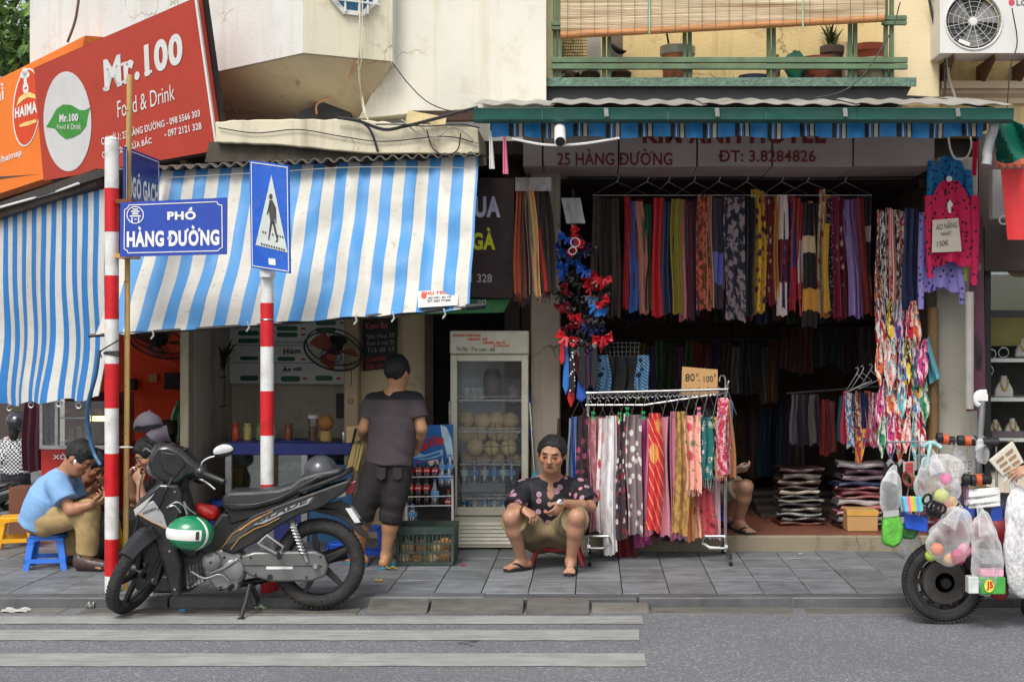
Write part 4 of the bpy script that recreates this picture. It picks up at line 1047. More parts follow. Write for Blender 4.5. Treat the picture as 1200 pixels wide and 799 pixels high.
def awn_mat(name,blue,white,periods,grime):
 m,n,l,b=nodes_of(name); v=coords(n,l,'UV'); sx=n.new('ShaderNodeSeparateXYZ'); l.new(v,sx.inputs[0])
 fm=n.new('ShaderNodeMath'); fm.operation='MULTIPLY'; l.new(sx.outputs[0],fm.inputs[0]); fm.inputs[1].default_value=periods
 fq=n.new('ShaderNodeMath'); fq.operation='FRACT'; l.new(fm.outputs[0],fq.inputs[0])
 ob_=coords(n,l,'Object'); st=coords(n,l,'Object',(4,4,.5))
 gr_=ramp(n,l,noise(n,l,ob_,1.7,8,.65),.42,.74,(0,)*3,(grime,)*3)
 wc_=mixc(n,l,gr_,white,lin((190,182,166))); bc_=mixc(n,l,gr_,blue,tuple(x*.8 for x in blue))
 wc_=mixc(n,l,ramp(n,l,noise(n,l,st,3,8,.7),.60,.78,(0,)*3,(grime*1.1,)*3),wc_,lin((150,142,126)))
 c_=mixc(n,l,ramp(n,l,fq.outputs[0],.5,.502),wc_,bc_)
 se=n.new('ShaderNodeMath'); se.operation='MULTIPLY'; l.new(fm.outputs[0],se.inputs[0]); se.inputs[1].default_value=.25; s2=n.new('ShaderNodeMath'); s2.operation='FRACT'; l.new(se.outputs[0],s2.inputs[0])
 c_=mixc(n,l,ramp(n,l,s2.outputs[0],.985,.99,(0,)*3,(.35,)*3),c_,lin((90,104,116)))
 c_=mixc(n,l,ramp(n,l,noise(n,l,coords(n,l,'Object',(1,1,2.5)),26,3),.62,.7,(0,)*3,(grime*.5,)*3),c_,lin((140,132,116)))
 b.inputs['Roughness'].default_value=.5
 l.new(c_,b.inputs['Base Color'])
 tl=n.new('ShaderNodeBsdfTranslucent'); l.new(c_,tl.inputs[0]); mx=n.new('ShaderNodeMixShader'); mx.inputs[0].default_value=.24
 l.new(b.outputs[0],mx.inputs[1]); l.new(tl.outputs[0],mx.inputs[2]); l.new(mx.outputs[0],n['Material Output'].inputs[0])
 add_bump(n,l,b,noise(n,l,ob_,3.5,5),.25,.05); return m
AW=thing('awning','wide blue and white striped awning sheet sloping over the drinks shop','awning',P(340,200,10.4))
q0=quadmap(P(112,392,9.78),P(549.5,361,9.9),P(561,183,10.42),P(163,202,10.42))
def awf(u,v):
 p_=q0(u,v); s_=math.sin(math.pi*v)
 p_.y+=.014*math.sin(u*9+v*11)*s_+.010*math.sin(u*27-v*14+1)*s_+.012*math.sin(v*16+2*math.sin(u*7))+.05*s_*math.sin(u*3.1+.4)+.012*math.sin(u*44+v*2.5)*(.4+.6*(1-v))+.010*math.sin(u*17-v*4)*s_+.006*math.sin(u*71+5*v)
 p_.z-=.05*s_+.012*(1-v)*math.sin(u*math.pi*6)**2; return p_
mb=MB(); mb.sheet(awf,140,24,.004); part('cloth',mb,awn_mat('awning_cloth',lin((84,160,222)),lin((222,220,212)),14.6,.8),AW)
part('bar',MB().tube([P(104,393.5,9.80),P(330,379,9.85),P(568,358.5,9.92)],.012,8),DARKM,AW)
part('roller_end',MB().cyl(P(546,360,9.9),P(569,358,9.92),.022),DARKM,AW)
for px_,py_ in((178,388),(290,379),(416,371),(460,368),(520,364)):part('lashing',MB().tube([P(px_,py_-2,9.76),P(px_+2,py_+5,9.78),P(px_-1,py_+9,9.8)],.006,5),PRINT_W,AW)
fa=Face(awf(.86,.06),awf(.95,.06),awf(.9,.14),.022)
part('label_patch',fa.poly([(490,341),(537,339),(536,357.5),(490,360.5)],.018),mat('patch_white',(.66,.65,.63),.6),AW)
lettering('THU TRANG',fa.quad((494,345.7),(535,343.8),(535,340.2),(494,341.8)),PRINT_R,AW,bold=.045)
INK=mat('ink',(.03,.03,.035),.6,bump=0)
lettering('MÁI HIÊN - MÁI XẾP',fa.quad((502,350),(529,348.8),(529,345.5),(502,346.8)),INK,AW,bold=.02)
lettering('ĐT: 0435 772898',fa.quad((501,354.2),(528,353),(528,350.2),(501,351.2)),INK,AW,bold=.02)
part('emblem',fa.poly(ellpts(496.5,346.5,3.2,3.4,18)),PRINT_R,AW)
A2=thing('awning','narrow striped blue and white side curtain hanging beside the alley','awning',P(60,240,11.2))
q1=quadmap(P(-70,480,12.6),P(121,466,10.5),P(123,221,10.5),P(-70,272,12.6))
def aw2(u,v):
 p_=q1(u,v); k_=(1-v)**2
 p_+=Vector((-.64,-.74,0))*(.02*math.sin(u*37)*k_+.03*math.sin(u*19+1)*k_+.01*math.sin(u*80)*(1-v)+.04*math.sin(v*9+u*2)*k_); p_.z+=.015*math.sin(u*33)*k_; return p_
mb=MB(); mb.sheet(aw2,120,20,.004); part('cloth',mb,awn_mat('curtain_cloth',lin((52,132,204)),lin((222,222,218)),17.5,.6),A2)
for u_ in(.47,.62,.78,.9):part('hook',MB().torus(aw2(u_,0)+Vector((0,-.01,-.03)),(0,1,0),.02,.005,12,5),CHROME,A2)
CR=thing('corrugated_roof','grey corrugated sheet roof edge above the striped awnings','roof',P(300,190,10.4))
CORR=mat('corrugated_grey',lin((120,116,108)),.6,.3,var=.2,dirt=.6,dcol=lin((62,54,46)),ds=3)
def corr(a_,b_,back,nw,nm):
 mb=MB(); a_,b_=Vector(a_),Vector(b_); n_=int(nw*8)
 mb.sheet(lambda u,v:a_.lerp(b_,u)+Vector(back)*v+Vector((0,0,.016*math.sin(2*math.pi*u*nw))),n_,2,-.006); return part(nm,mb,CORR,CR)
corr(P(150,199,10.3),P(563,180.5,10.3),(0,1.1,.12),27,'roof_sheet')
corr(P(-70,263,12.5),P(128,199,10.32),(.8,.9,.12),30,'roof_sheet')
part('beam',MB().bar(P(160,205,10.46),P(566,187,10.46),.06,.07),BROWNM,CR)
part('beam',MB().bar(P(-66,271,12.5),P(120,208,10.5),.10,.12),BROWNM,CR)
part('flashing',MB().bar(P(-66,263,12.3),P(124,202,10.3),.01,.05),mat('dark_flashing',lin((56,52,50)),.6),CR)
cb=MB(); cb.tube(spline([P(0,243,11.4),P(40,232,11.1),P(70,223,10.8),P(92,215,10.5)],6),.009,6)
solo('cable',cb,PRINT_W,'white cable tied along the beam above the side curtain','cable')
POST_W=mat('post_white',(.70,.70,.69),.5,var=.08,dirt=.65,dcol=(.34,.32,.29),ds=11); POST_R=mat('post_red',lin((200,22,30)),.42,var=.12,dirt=.5,dcol=lin((120,24,26)),ds=11)
def post(label,px,Y,ys,bounds,r_,first):
 t=thing('sign_post',label,'post',G(px,0+F*H/Y+CY),'striped sign posts'); t.location=(P(px,0,Y).x,Y,0); ORG[t]=Vector(t.location)
 X=P(px,0,Y).x; red=first
 for y_a,y_b in zip(bounds[:-1],bounds[1:]):
  za_,zb_=P(0,y_a,Y).z,max(P(0,y_b,Y).z,0)
  part('red_band' if red else 'white_band',MB().cyl((X,Y,zb_),(X,Y,za_),r_+(.0006 if red else 0),n=24),POST_R if red else POST_W,t); red=not red
 part('cap',MB().lathe([(r_+.002,0),(r_*.9,.012),(r_*.3,.02)],(X,Y,P(0,bounds[0],Y).z),n=24),POST_W,t)
 return t
S1=post('striped red and white post carrying the blue street name plate',131,9.53,0,(164,221,272,323,374,426,478,531,581,631,674,706),.045,False)
S2=post('striped red and white post with the pedestrian sign behind the motorbike',313,9.53,0,(312,355,406,458,510,567,620,665,706),.043,False)
sb=MB().torus((P(313,0,9.53).x,9.53,P(0,374.5,9.53).z),(0,0,1),.045,.004,24,6); part('strap',sb,CHROME,S2)
tw=MB()
for k in range(3):tw.torus((P(131,0,9.53).x,9.53,P(0,413+k*1.5,9.53).z),(.12*k-.1,.1,1),.05,.004,24,6)
tw.tube(spline([P(119,419,9.48),P(118,412,9.5),P(128,405,9.46),P(140,398,9.5)],6),.005,6)
part('wire_loop',tw,BLACK,S1)
cbl=MB().tube(spline([P(116,410,9.7),P(112,440,9.7),P(104,470,9.75),P(103,500,9.8),P(110,530,9.8),P(118,545,9.75)],8),.014,8)
solo('hose',cbl,mat('blue_hose',lin((44,90,130)),.45),'dark blue hose dangling in front of the men beside the striped post','hose')
bb=MB(); pts=[P(152,88,9.62),P(151,160,9.62),P(149.5,300,9.62),P(149,420,9.62),P(148.5,520,9.62),P(147,700,9.62)]
bp=thing('bamboo_pole','thin yellow bamboo pole tied upright behind the street name plate','pole',(P(147,0,9.62).x,9.62,0))
bb.tube(spline(pts,5),.018,10); part('culm',bb,WOOD,bp)
nd=MB()
for y_ in(130,190,262,330,395,452,507,560,612,660):nd.torus(P(150-.006*(y_-100),y_,9.62),(0,0,1),.0185,.003,14,5)
part('node',nd,mat('bamboo_node',lin((150,112,60)),.6),bp)
part('tie',MB().torus(P(146,524,9.6),(0,.1,1),.05,.006,18,6),PRINT_W,bp)
BLUE_S=mat('sign_blue',lin((34,68,166)),.35,var=.08,dirt=.2,dcol=lin((60,84,150)),ds=4,bump=.03)
def plate(name,label,c,mt,th=.012):
 t=thing(name,label,'sign',(c[0]+c[1])/2); bl,br,tr,tl=c
 nb=(br-bl).cross(tl-bl).normalized(); nb=nb if nb.y>0 else-nb
 if abs(nb.y)<.2:nb=Vector((-1,0,0))
 part('plate',MB().prism(c,nb*th),mt,t); return t,Face(bl,br,tl,.003)
c=[P(140.5,301,9.46),P(265.5,298,9.38),P(266,231.5,9.38),P(141,237.5,9.46)]
st1,fs1=plate('street_sign','blue street name plate with white lettering and round gate emblem',c,BLUE_S)
lettering('PHỐ',fs1.quad((196,258),(229.5,257.5),(229.5,242.5),(196,243.5)),PRINT_W,st1,bold=.045)
lettering('HÀNG ĐƯỜNG',fs1.quad((148.5,290),(257,287.5),(257,263),(148.5,265)),PRINT_W,st1,bold=.045)
bd=MB()
pl=[(146,246),(150,243.5),(151,240.5),(254,236.5),(256,240),(260,240.5),(260.5,290),(257,292),(255.5,294),(150,296.5),(149,293.5),(145.5,292)]
for i in range(len(pl)):bd.bar(fs1.at(*pl[i]),fs1.at(*pl[(i+1)%len(pl)]),.0055,.003,fs1.n)
part('border',bd,PRINT_W,st1)
em=MB(); ring=ellpts(158.5,252,9.6,9.8,32)
for i in range(32):em.bar(fs1.at(*ring[i]),fs1.at(*ring[(i+1)%32]),.006,.003,fs1.n)
def rect(x0,y0,x1,y1):em.add([fs1.at(x0,y1),fs1.at(x1,y1),fs1.at(x1,y0),fs1.at(x0,y0)],[(0,1,2,3)])
for q in((153.5,247,163.5,248.5),(152,252.5,165,254),(155,249.5,162,251.5),(154,254.8,155.3,261),(161.8,254.8,163.1,261),(157,256.5,160,257.6),(155.5,244.5,161.5,246)):rect(*q)
part('emblem',em,PRINT_W,st1)
part('clamp',MB().box(P(139,0,9.5).x-.01,P(156,0,9.5).x,9.46,9.66,P(0,239,9.5).z,P(0,234,9.5).z),mat('rusty_clamp',lin((140,84,50)),.8,.3,var=.4),st1)
part('clamp',MB().box(P(138,0,9.5).x-.01,P(156,0,9.5).x,9.46,9.66,P(0,302.5,9.5).z,P(0,297.5,9.5).z),mat('brass_clamp',lin((180,140,80)),.6,.3,var=.3),st1)
zt_,zb_=P(0,172,9.58).z,P(0,172,9.58).z-.385
n0_,n1_=Vector((P(142,0,9.58).x+.03,9.56,0)),Vector((P(186.5,0,10.28).x,10.28,0))
c=[n0_+Vector((0,0,zb_)),n1_+Vector((0,0,zb_)),n1_+Vector((0,0,zt_)),n0_+Vector((0,0,zt_))]
st2,fs2=plate('street_sign','blue lane name plate seen edge on, behind the other street plate',c,mat('sign_blue_dark',lin((34,58,140)),.35,var=.1,bump=.03))
qm=lambda u,v:Vector(quadmap(*c)(u,v))+Vector((.004,0,0))
lettering('NGÕ GẠCH',qm,PRINT_W,st2,(.06,.10,.96,.62),bold=.045)
bd=MB(); cc=[qm(.03,.05),qm(.97,.05),qm(.97,.95),qm(.03,.95)]
for i in range(4):bd.bar(cc[i],cc[(i+1)%4],.006,.003,(1,0,0))
part('border',bd,PRINT_W,st2)
c=[P(294,313.5,9.46),P(340,320.5,9.34),P(338,194,9.34),P(292.5,188,9.46)]
ps,fp=plate('pedestrian_sign','tall blue pedestrian crossing sign with a walking figure in a white triangle',c,mat('sign_blue_bright',lin((28,88,190)),.3,var=.14,dirt=.35,dcol=lin((100,128,190)),ds=5,bump=.03))
part('triangle',fp.poly([(318,205),(299.5,287),(337,296)]),mat('reflective_white',lin((196,204,200)),.4,var=.1),ps)
FIG=mat('figure_dark',lin((70,66,66)),.5)
for q in(ellpts(317.3,230.5,2.1,3.3,14),[(315.5,234.5),(319.5,234.5),(322.5,249),(321.5,262),(317,262),(315,247)],[(316,236),(317.5,240),(313.5,252),(312.3,251)],[(320,236),(323.5,244),(324,262),(322.8,262),(321.5,248)],[(316.5,260),(319.5,260),(317.5,270),(315.5,280.5),(317,281.5),(314,281),(315.5,269)],[(319,260),(321.8,260),(324,271),(326,281),(325,284),(322.5,283.5),(324.2,281),(321.5,271)]):part('walking_figure',fp.poly(q,.005),FIG,ps)
for k in range(9):part('crossing_mark',fp.poly([(307+k*2.9,270.5+k*.75),(308.8+k*2.9,271+k*.75),(309.2+k*2.9,273.5+k*.75),(307.4+k*2.9,273+k*.75)],.005),FIG,ps)if k not in(2,3,5)else None
for k in range(10):part('crossing_mark',fp.poly([(305.5+k*2.95,284.5+k*.78),(307.4+k*2.95,285+k*.78),(307.6+k*2.95,287.5+k*.78),(305.8+k*2.95,287+k*.78)],.005),FIG,ps)
part('sticker',fp.poly([(314.5,302.5),(322.5,303.5),(323,311),(315,310)]),PRINT_W,ps)
bd=MB(); pl=[(294.5,190.5),(336.5,196.3),(338.3,318),(295.8,311.5)]
for i in range(4):bd.bar(fp.at(*pl[i]),fp.at(*pl[(i+1)%4]),.005,.003,fp.n)
part('border',bd,PRINT_W,ps)
part('bracket',MB().box(P(307,0,9.5).x,P(319,0,9.5).x,9.44,9.6,P(0,325,9.5).z,P(0,200,9.5).z),POST_W,ps)
c=[P(505,346,11.25),P(601,350,11.25),P(602.5,209,11.25),P(505,207,11.25)]
bs,fb=plate('menu_sign','dark brown hanging sign with white and yellow letters beside the awning',c,mat('sign_brown',lin((52,30,32)),.5,var=.1,bump=.03),.05)
lettering('UA',fb.quad((556,255),(586.5,255),(586.5,230),(556,230)),mat('print_lilac',lin((214,214,240)),.5,bump=0),bs,bold=.045)
lettering('GÀ',fb.quad((553,293),(580.5,293),(580.5,266),(553,266)),mat('print_yellow',lin((224,226,48)),.5,bump=0),bs,bold=.045)
lettering('1 328',fb.quad((551.5,331),(576.5,331),(576.5,321),(551.5,321)),mat('print_grey',lin((176,172,170)),.5,bump=0),bs,bold=.02)
c=[P(470,371,11.4),P(592,368,11.4),P(598,352,11.4),P(470,350,11.4)]
gs,fg=plate('green_board','green board edge showing below the brown sign above the fridge',[P(470,369,11.35),P(590,366,11.35),P(598,351,11.35),P(470,349,11.35)],mat('board_green',lin((58,130,72)),.5),.05)
lettering('20',fg.quad((559,356.5),(570,356),(570,351),(559,351.5)),PRINT_W,gs,bold=.02)
# ================================================================== scarves, ties and clothes of the shop
STEEL=mat('wire_coated',(.62,.62,.62),.4,.2,var=.1,bump=0)
def hang_cloth(mb,xc,w0,w1,z0,z1,Y,folds=2.2,seed=0,sway=0.0,depth=.028,th=.004,nu=12,nv=12,point=0):
 r_=random.Random(seed); ph=r_.uniform(0,6); ph2=r_.uniform(0,6); tw=r_.uniform(-.6,.6)
 def fn(u,v):
  t=1-v
  w=lerp(w0,w1,t**.7)
  s_=(u-.5)
  f=math.cos(2*math.pi*folds*u+ph+tw*t)*depth*(.55+.45*t)+math.cos(2*math.pi*folds*2.1*u+ph2)*depth*.25
  x=xc+s_*w*(1+.12*math.sin(4*t+ph2))+sway*t+.009*math.sin(5*t+ph)+.012*tw*t
  z=lerp(z0,z1,t)+(.009*math.sin(7*u+ph)+.04*tw*s_+.005*math.sin(23*u+ph2))*t+(abs(s_)*2*point*(t>.8)if point else 0)
  return(x,Y+f+.01*math.sin(3*t+ph2),z)
 mb.sheet(fn,nu,nv,th)
def fringe(mb,xc,w,z,L,Y,n=12,seed=0):
 r_=random.Random(seed)
 for k in range(n):
  x=xc+w*((k+.5)/n-.5); y=Y+r_.uniform(-.015,.015)
  mb.cyl((x,y,z+.01),(x+r_.uniform(-.008,.008),y,z-L*r_.uniform(.8,1.1)),.004,.0025,4)
def scarf(desc,where,group,x0,x1,yt,yb,Y,cols,kind='plain',scale=(1,4),folds=None,seed=0,frn=None,w0=.82,sway=0,cat='scarf',name='scarf',**k):
 xa,xb=P(x0,0,Y).x,P(x1,0,Y).x; zt_,zb_=P(0,yt,Y).z,P(0,yb,Y).z; w=xb-xa
 folds=folds or max(1.2,w/.055)
 wr=w*1.08
 m_=cloth(kind+'_cloth',cols,kind,scale,rough=.62,sheen=.1)
 mb=MB(); hang_cloth(mb,(xa+xb)/2-sway*.5,wr*w0,wr,zt_,zb_,Y,folds,seed,sway,**k)
 if frn:
  t=thing(name,f'{desc} {cat} {where}',cat,((xa+xb)/2,Y,zb_),group)
  part('cloth',mb,m_,t); f_=MB(); fringe(f_,(xa+xb)/2+sway*.5,wr,zb_,frn[1],Y,max(6,int(w/.012)),seed)
  part('fringe',f_,cloth('fringe_cloth',[frn[0]],'plain'),t,kind='stuff'); return t
 return solo(name,mb,m_,f'{desc} {cat} {where}',cat,group)
def row(items,where,group,Y,jit=.05,**k):
 for i,it in enumerate(items):
  d=it[0]; pv_=items[i-1][0]if i else None; nx=items[i+1][0]if i+1<len(items)else None
  nb=(f'between {pv_} and {nx}' if pv_ and nx else f'leftmost before {nx}' if nx else f'rightmost after {pv_}')
  o=dict(it[7])if len(it)>7 else{}
  yo=o.pop('dy',None); Yk=Y+((yo if yo is not None else rng.uniform(-jit,jit)))
  scarf(d,f'{nb}, {where}',group,it[1],it[2],it[3],it[4],Yk,it[5],it[6],seed=i*7+3,**{**k,**o})
UR=[('dotted taupe',693,701,231,372,[(96,86,78),(60,52,48)],'dots',dict(scale=(4,30))),('dusky brown',702,711,232,370,[(84,70,64)],'plain'),('dark umber',711,719,233,371,[(70,58,54)],'plain'),('ash brown',718,727,232,371,[(92,80,70),(60,50,46)],'vstripe',dict(scale=(1.6,1))),('crimson',731,738,230,362,[(196,28,44)],'plain'),('sky blue',737,750,236,365,[(78,124,200)],'plain'),('maroon',744,753,233,362,[(120,22,34)],'plain'),('salmon',747,757,236,368,[(222,150,128)],'plain',dict(sway=.05)),('leaf green',752,762,240,366,[(20,104,52)],'plain'),('plum',756,765,238,364,[(74,34,58)],'plain'),('scarlet',764,778,232,371,[(204,20,36)],'plain'),('slate blue',775,784,236,368,[(48,62,98)],'plain'),('navy',781,788,236,366,[(28,34,66)],'plain'),('olive gold',787,800,233,368,[(160,146,52)],'plain'),('rose pink',794,805,234,375,[(196,108,124)],'plain'),('forest green',802,808,240,372,[(40,92,60)],'plain'),('wine',804,815,236,373,[(92,28,48)],'plain'),('midnight blue',810,818,234,370,[(34,42,78)],'plain'),('peach palm print',817,831,228,363,[(226,116,88),(110,64,48),(150,84,62)],'blotch',dict(scale=(2,9))),('pale apricot',828,836,230,361,[(224,166,128)],'plain'),('periwinkle',834,846,232,360,[(110,120,198),(70,60,80)],'bands',dict(scale=(1,4))),('blush',842,849,232,360,[(206,164,168),(120,80,74)],'bands',dict(scale=(1,5))),('mauve palm leaf',850,873,231,375,[(170,150,156),(44,48,64),(48,52,70)],'blotch',dict(scale=(2.4,8),dy=-.08)),('black',871,884,232,370,[(26,24,26)],'plain'),('primrose',881,892,222,368,[(222,206,140),(200,170,60)],'blotch',dict(scale=(2,9))),('golden flower',885,896,224,366,[(204,160,40),(130,30,60),(60,20,40)],'flowers',dict(scale=(2,12))),('pink spotted',893,901,226,352,[(190,90,120),(60,24,40)],'dots',dict(scale=(3,30))),('ruby print',899,907,228,358,[(128,20,36),(200,190,180),(60,10,24)],'flowers',dict(scale=(2,16))),('amber',907,913,230,352,[(206,150,70)],'plain'),('garnet white tip',911,922,228,370,[(112,18,40),(226,210,206),(180,30,60)],'bands',dict(scale=(1,3.2))),('dark navy paisley',917,927,228,362,[(28,34,82),(90,60,110),(160,60,60)],'flowers',dict(scale=(2,14))),('royal blue',925,933,228,364,[(32,52,148),(190,24,60)],'bands',dict(scale=(1,2.3))),('rust',928,937,232,352,[(170,66,48)],'plain'),('ivory rose',936,943,238,370,[(228,208,206),(200,60,80)],'bands',dict(scale=(1,3))),('gold black banded',941,955,238,383,[(206,150,62),(34,24,26),(214,190,160)],'bands',dict(scale=(1,6.5),dy=-.09)),('yellow',948,955,236,364,[(222,176,40)],'plain'),('grey blue',952,961,238,366,[(92,100,116),(60,60,70)],'vstripe',dict(scale=(1.5,1))),('cream flower',958,966,222,367,[(224,206,170),(190,50,60),(220,150,120)],'flowers',dict(scale=(1.6,10))),('cherry red',963,973,228,372,[(158,22,40),(210,150,60)],'bands',dict(scale=(1,3))),('lemon',965,971,262,366,[(230,190,60)],'plain',dict(dy=-.07)),('inky polka dot',970,978,232,368,[(36,26,56),(200,190,190)],'dots',dict(scale=(4,34))),('magenta',975,985,230,372,[(140,14,66)],'plain'),('burgundy tassel print',981,990,232,374,[(110,16,40),(210,200,180),(60,10,20)],'flowers',dict(scale=(2,15))),('claret',986,995,232,372,[(108,22,44)],'plain'),('lavender',992,1004,234,371,[(176,150,208)],'plain',dict(sway=.06)),('cobalt edge',1000,1009,234,372,[(52,86,170),(140,40,60)],'vstripe',dict(scale=(1,1),sway=.05)),('brick',1004,1017,232,368,[(140,50,44)],'plain',dict(sway=.07)),('bronze banded',1002,1021,228,368,[(140,96,44),(34,26,28),(190,170,150)],'bands',dict(scale=(1,6.5),dy=.05)),]
row([tuple(q)for q in UR],'in the upper row','scarves hanging in the upper row of the shop front',11.85)
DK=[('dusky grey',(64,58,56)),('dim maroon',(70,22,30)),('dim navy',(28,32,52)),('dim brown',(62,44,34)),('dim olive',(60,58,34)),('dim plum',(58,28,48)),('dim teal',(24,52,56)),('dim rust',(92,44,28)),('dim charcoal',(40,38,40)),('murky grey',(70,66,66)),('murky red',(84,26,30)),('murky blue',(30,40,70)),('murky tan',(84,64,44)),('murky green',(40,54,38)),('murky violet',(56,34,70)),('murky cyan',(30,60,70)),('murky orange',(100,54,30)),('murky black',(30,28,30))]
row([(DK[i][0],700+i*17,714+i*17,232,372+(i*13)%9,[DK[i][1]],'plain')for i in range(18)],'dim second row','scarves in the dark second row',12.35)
rail=MB().cyl(P(665,209,11.86),P(1085,207,11.86),.014); solo('hanging_rail',rail,DARKM,'dark rail under the shop sign that carries the wire hangers','rail')
def hanger(ax,ay,xl,yl,xr,yr,Y,label,grp='wire hangers above the upper scarves',r_=.0032):
 A,L_,R_=P(ax,ay,Y),P(xl,yl,Y),P(xr,yr,Y); sc_=Y/F
 mb=MB(); mb.tube([A+Vector((-.01,0,.045)),A+Vector((.006,0,.055)),A+Vector((.016,0,.035)),A,L_,R_,A],r_,6)
 return solo('wire_hanger',mb,STEEL,label,'hanger',grp)
for i,(ax,xl,xr,nm)in enumerate(((723,694,760,'taupe and brown'),(758,731,790,'crimson and sky blue'),(783,765,812,'scarlet and olive'),(813,790,845,'olive gold and wine'),(842,818,878,'peach palm print'),(875,850,900,'mauve palm leaf'),(916,892,948,'garnet white tip'),(946,916,985,'gold black banded'),(990,963,1022,'lavender and cherry red'))):
 hanger(ax,213,xl,229,xr,229,11.82,f'thin wire hanger holding the {nm} scarves')
bgm=film('clear_wrap',(.8,.82,.84),.22,30)
BL_=[('burnt orange',603,610,214,345,[(196,92,44)],'plain',dict(sway=.0)),('tawny brown',609,616,214,350,[(128,62,40)],'plain'),('aubergine',614,621,216,347,[(76,44,56)],'plain'),('sage',618,627,216,344,[(150,136,106)],'plain',dict(sway=.05)),('buff yellow',622,630,218,348,[(226,184,122)],'plain',dict(sway=.07)),('poppy red',625,637,217,343,[(206,44,52)],'plain',dict(sway=.09)),('bottle green',630,640,216,347,[(44,52,46)],'plain',dict(sway=.06)),('sooty brown',635,649,214,343,[(50,42,34)],'plain',dict(sway=.07))]
row([(q[0],q[1],q[2],q[3],q[4],q[5],q[6],dict(frn=((q[5][0][0]//2,q[5][0][1]//2,q[5][0][2]//2),.06),**(q[7]if len(q)>7 else{})))for q in BL_],'in fringed pillar bunch','fringed scarves bunched by the pillar',11.0,jit=.03,w0=.6)
solo('plastic_wrap',MB().sheet(lambda u,v:P(604+42*u,224-16*v,10.94+.03*math.sin(u*5)),10,4,.003),film('dusty_film',(.5,.48,.46),.8,18),'dusty plastic cover over the top of the fringed scarf bunch','plastic cover')
def bow(loc,s_,mt,rnd):
 mb=MB(); rot=Matrix.Rotation(rnd.uniform(-1.2,1.2),3,'Y')@Matrix.Rotation(rnd.uniform(-.7,.7),3,'Z')@Matrix.Rotation(rnd.uniform(-.6,.6),3,'X'); loc=Vector(loc)
 for sd_ in(-1,1):
  def fn(u,v,sd_=sd_):
   a_=(v-.5)*2
   return loc+rot@Vector((sd_*s_*(.1+u*.9),math.sin(u*math.pi)*s_*.28*math.cos(a_*2.4+.4)-u*.02*s_,a_*s_*(.12+.42*u)+.05*s_*math.sin(u*7)))
  mb.sheet(fn,6,6,.004)
  tl_=rnd.uniform(.6,1.0)
  mb.sheet(lambda u,v,sd_=sd_:loc+rot@Vector((sd_*s_*(.05+.35*v*tl_)+(u-.5)*s_*.28,-.02,-s_*v*tl_*.9+.04*s_*math.sin(v*6+sd_))),3,5,.003)
 mb.ell(loc,s_*.16,s_*.16,s_*.18,8,6); return mb
GW=thing('bow_garland','hanging bunch of blue, red and black satin bows on the shop pillar','bunch of bows',P(680,260,11.2))
cordm=MB().tube(spline([P(672,222,11.3),P(673,262,11.25),P(676,320,11.3),P(684,400,11.3)],5),.012,6); part('cord',cordm,DARKM,GW)
SAT={'blue':(40,92,190),'red':(206,32,44),'black':(30,26,30),'navy':(36,44,86),'dark red':(126,24,36),'plum':(66,34,62),'sky':(50,130,220)}
satm={k_:cloth('satin_'+k_.replace(' ','_'),[c_],'plain',(1,1),rough=.32)for k_,c_ in SAT.items()}
satm['stripe']=cloth('satin_stripe',[(30,28,32),(220,215,210)],'diag',(5,5),.35)
gr_=random.Random(5)
spec_=[('blue',657,292),('blue',664,280),('red',671,275),('red',674,290),('navy',668,300),('blue',654,303),('blue',664,310),('navy',684,296),('blue',680,310),('plum',690,292),('blue',658,318),('plum',685,284),('blue',684,318),('black',662,330),('black',672,326),('red',690,326),('red',699,324),('red',702,330),('black',680,332),('dark red',664,340),('black',656,346),('red',694,338),('stripe',694,348),('black',676,348),('black',666,356),('sky',698,358),('sky',702,362),('black',704,342),('red',708,328),('red',706,354),('dark red',658,358),('red',662,362),('red',673,370),('red',679,374),('black',688,362),('black',692,374),('dark red',668,380),('black',700,380),('black',678,388),('navy',690,384),('navy',700,388),('black',670,396),('black',684,400),('red',696,400),('red',706,396),('red',690,404),('red',664,396),('black',676,410),('dark red',702,406)]
for k_,px_,py_ in spec_:
 part('bow',bow(P(px_,py_,11.18+gr_.uniform(-.1,.12)),gr_.uniform(.055,.085),satm[k_],gr_),satm[k_],GW)
part('hair_band',MB().torus(P(674,284,11.06),(.2,1,.3),.035,.004,18,6),PRINT_W,GW); part('hair_band',MB().torus(P(671,294,11.06),(-.2,1,.5),.03,.004,18,6),PRINT_W,GW)
solo('plastic_wrap',MB().sheet(lambda u,v:P(664+22*u-6*v,262-30*v,11.2+.05*math.sin(u*6)),8,8,.003),film('clear_film',(.85,.87,.88),.35,14),'crumpled clear plastic at the top of the bow bunch','plastic wrap')
def tie(label,x,y0,y1,w,Y,mt,lean=0):
 a_,b_=P(x,y0,Y),P(x+lean,y1,Y); mb=MB(); d=b_-a_; W_=w*Y/F
 pts=[(-.28,0),(.28,0),(.5,.82),(0,1),(-.5,.82)]
 mb.prism([a_+d*t_+Vector((u_*W_,-.004+.02*math.sin(t_*3),0))for u_,t_ in pts],(0,.012,0)); mb.ell(a_+Vector((0,0,.0)),W_*.38,.02,W_*.5,8,6)
 return solo('necktie',mb,mt,label,'necktie','neckties hanging below the bows',bevel=.004)
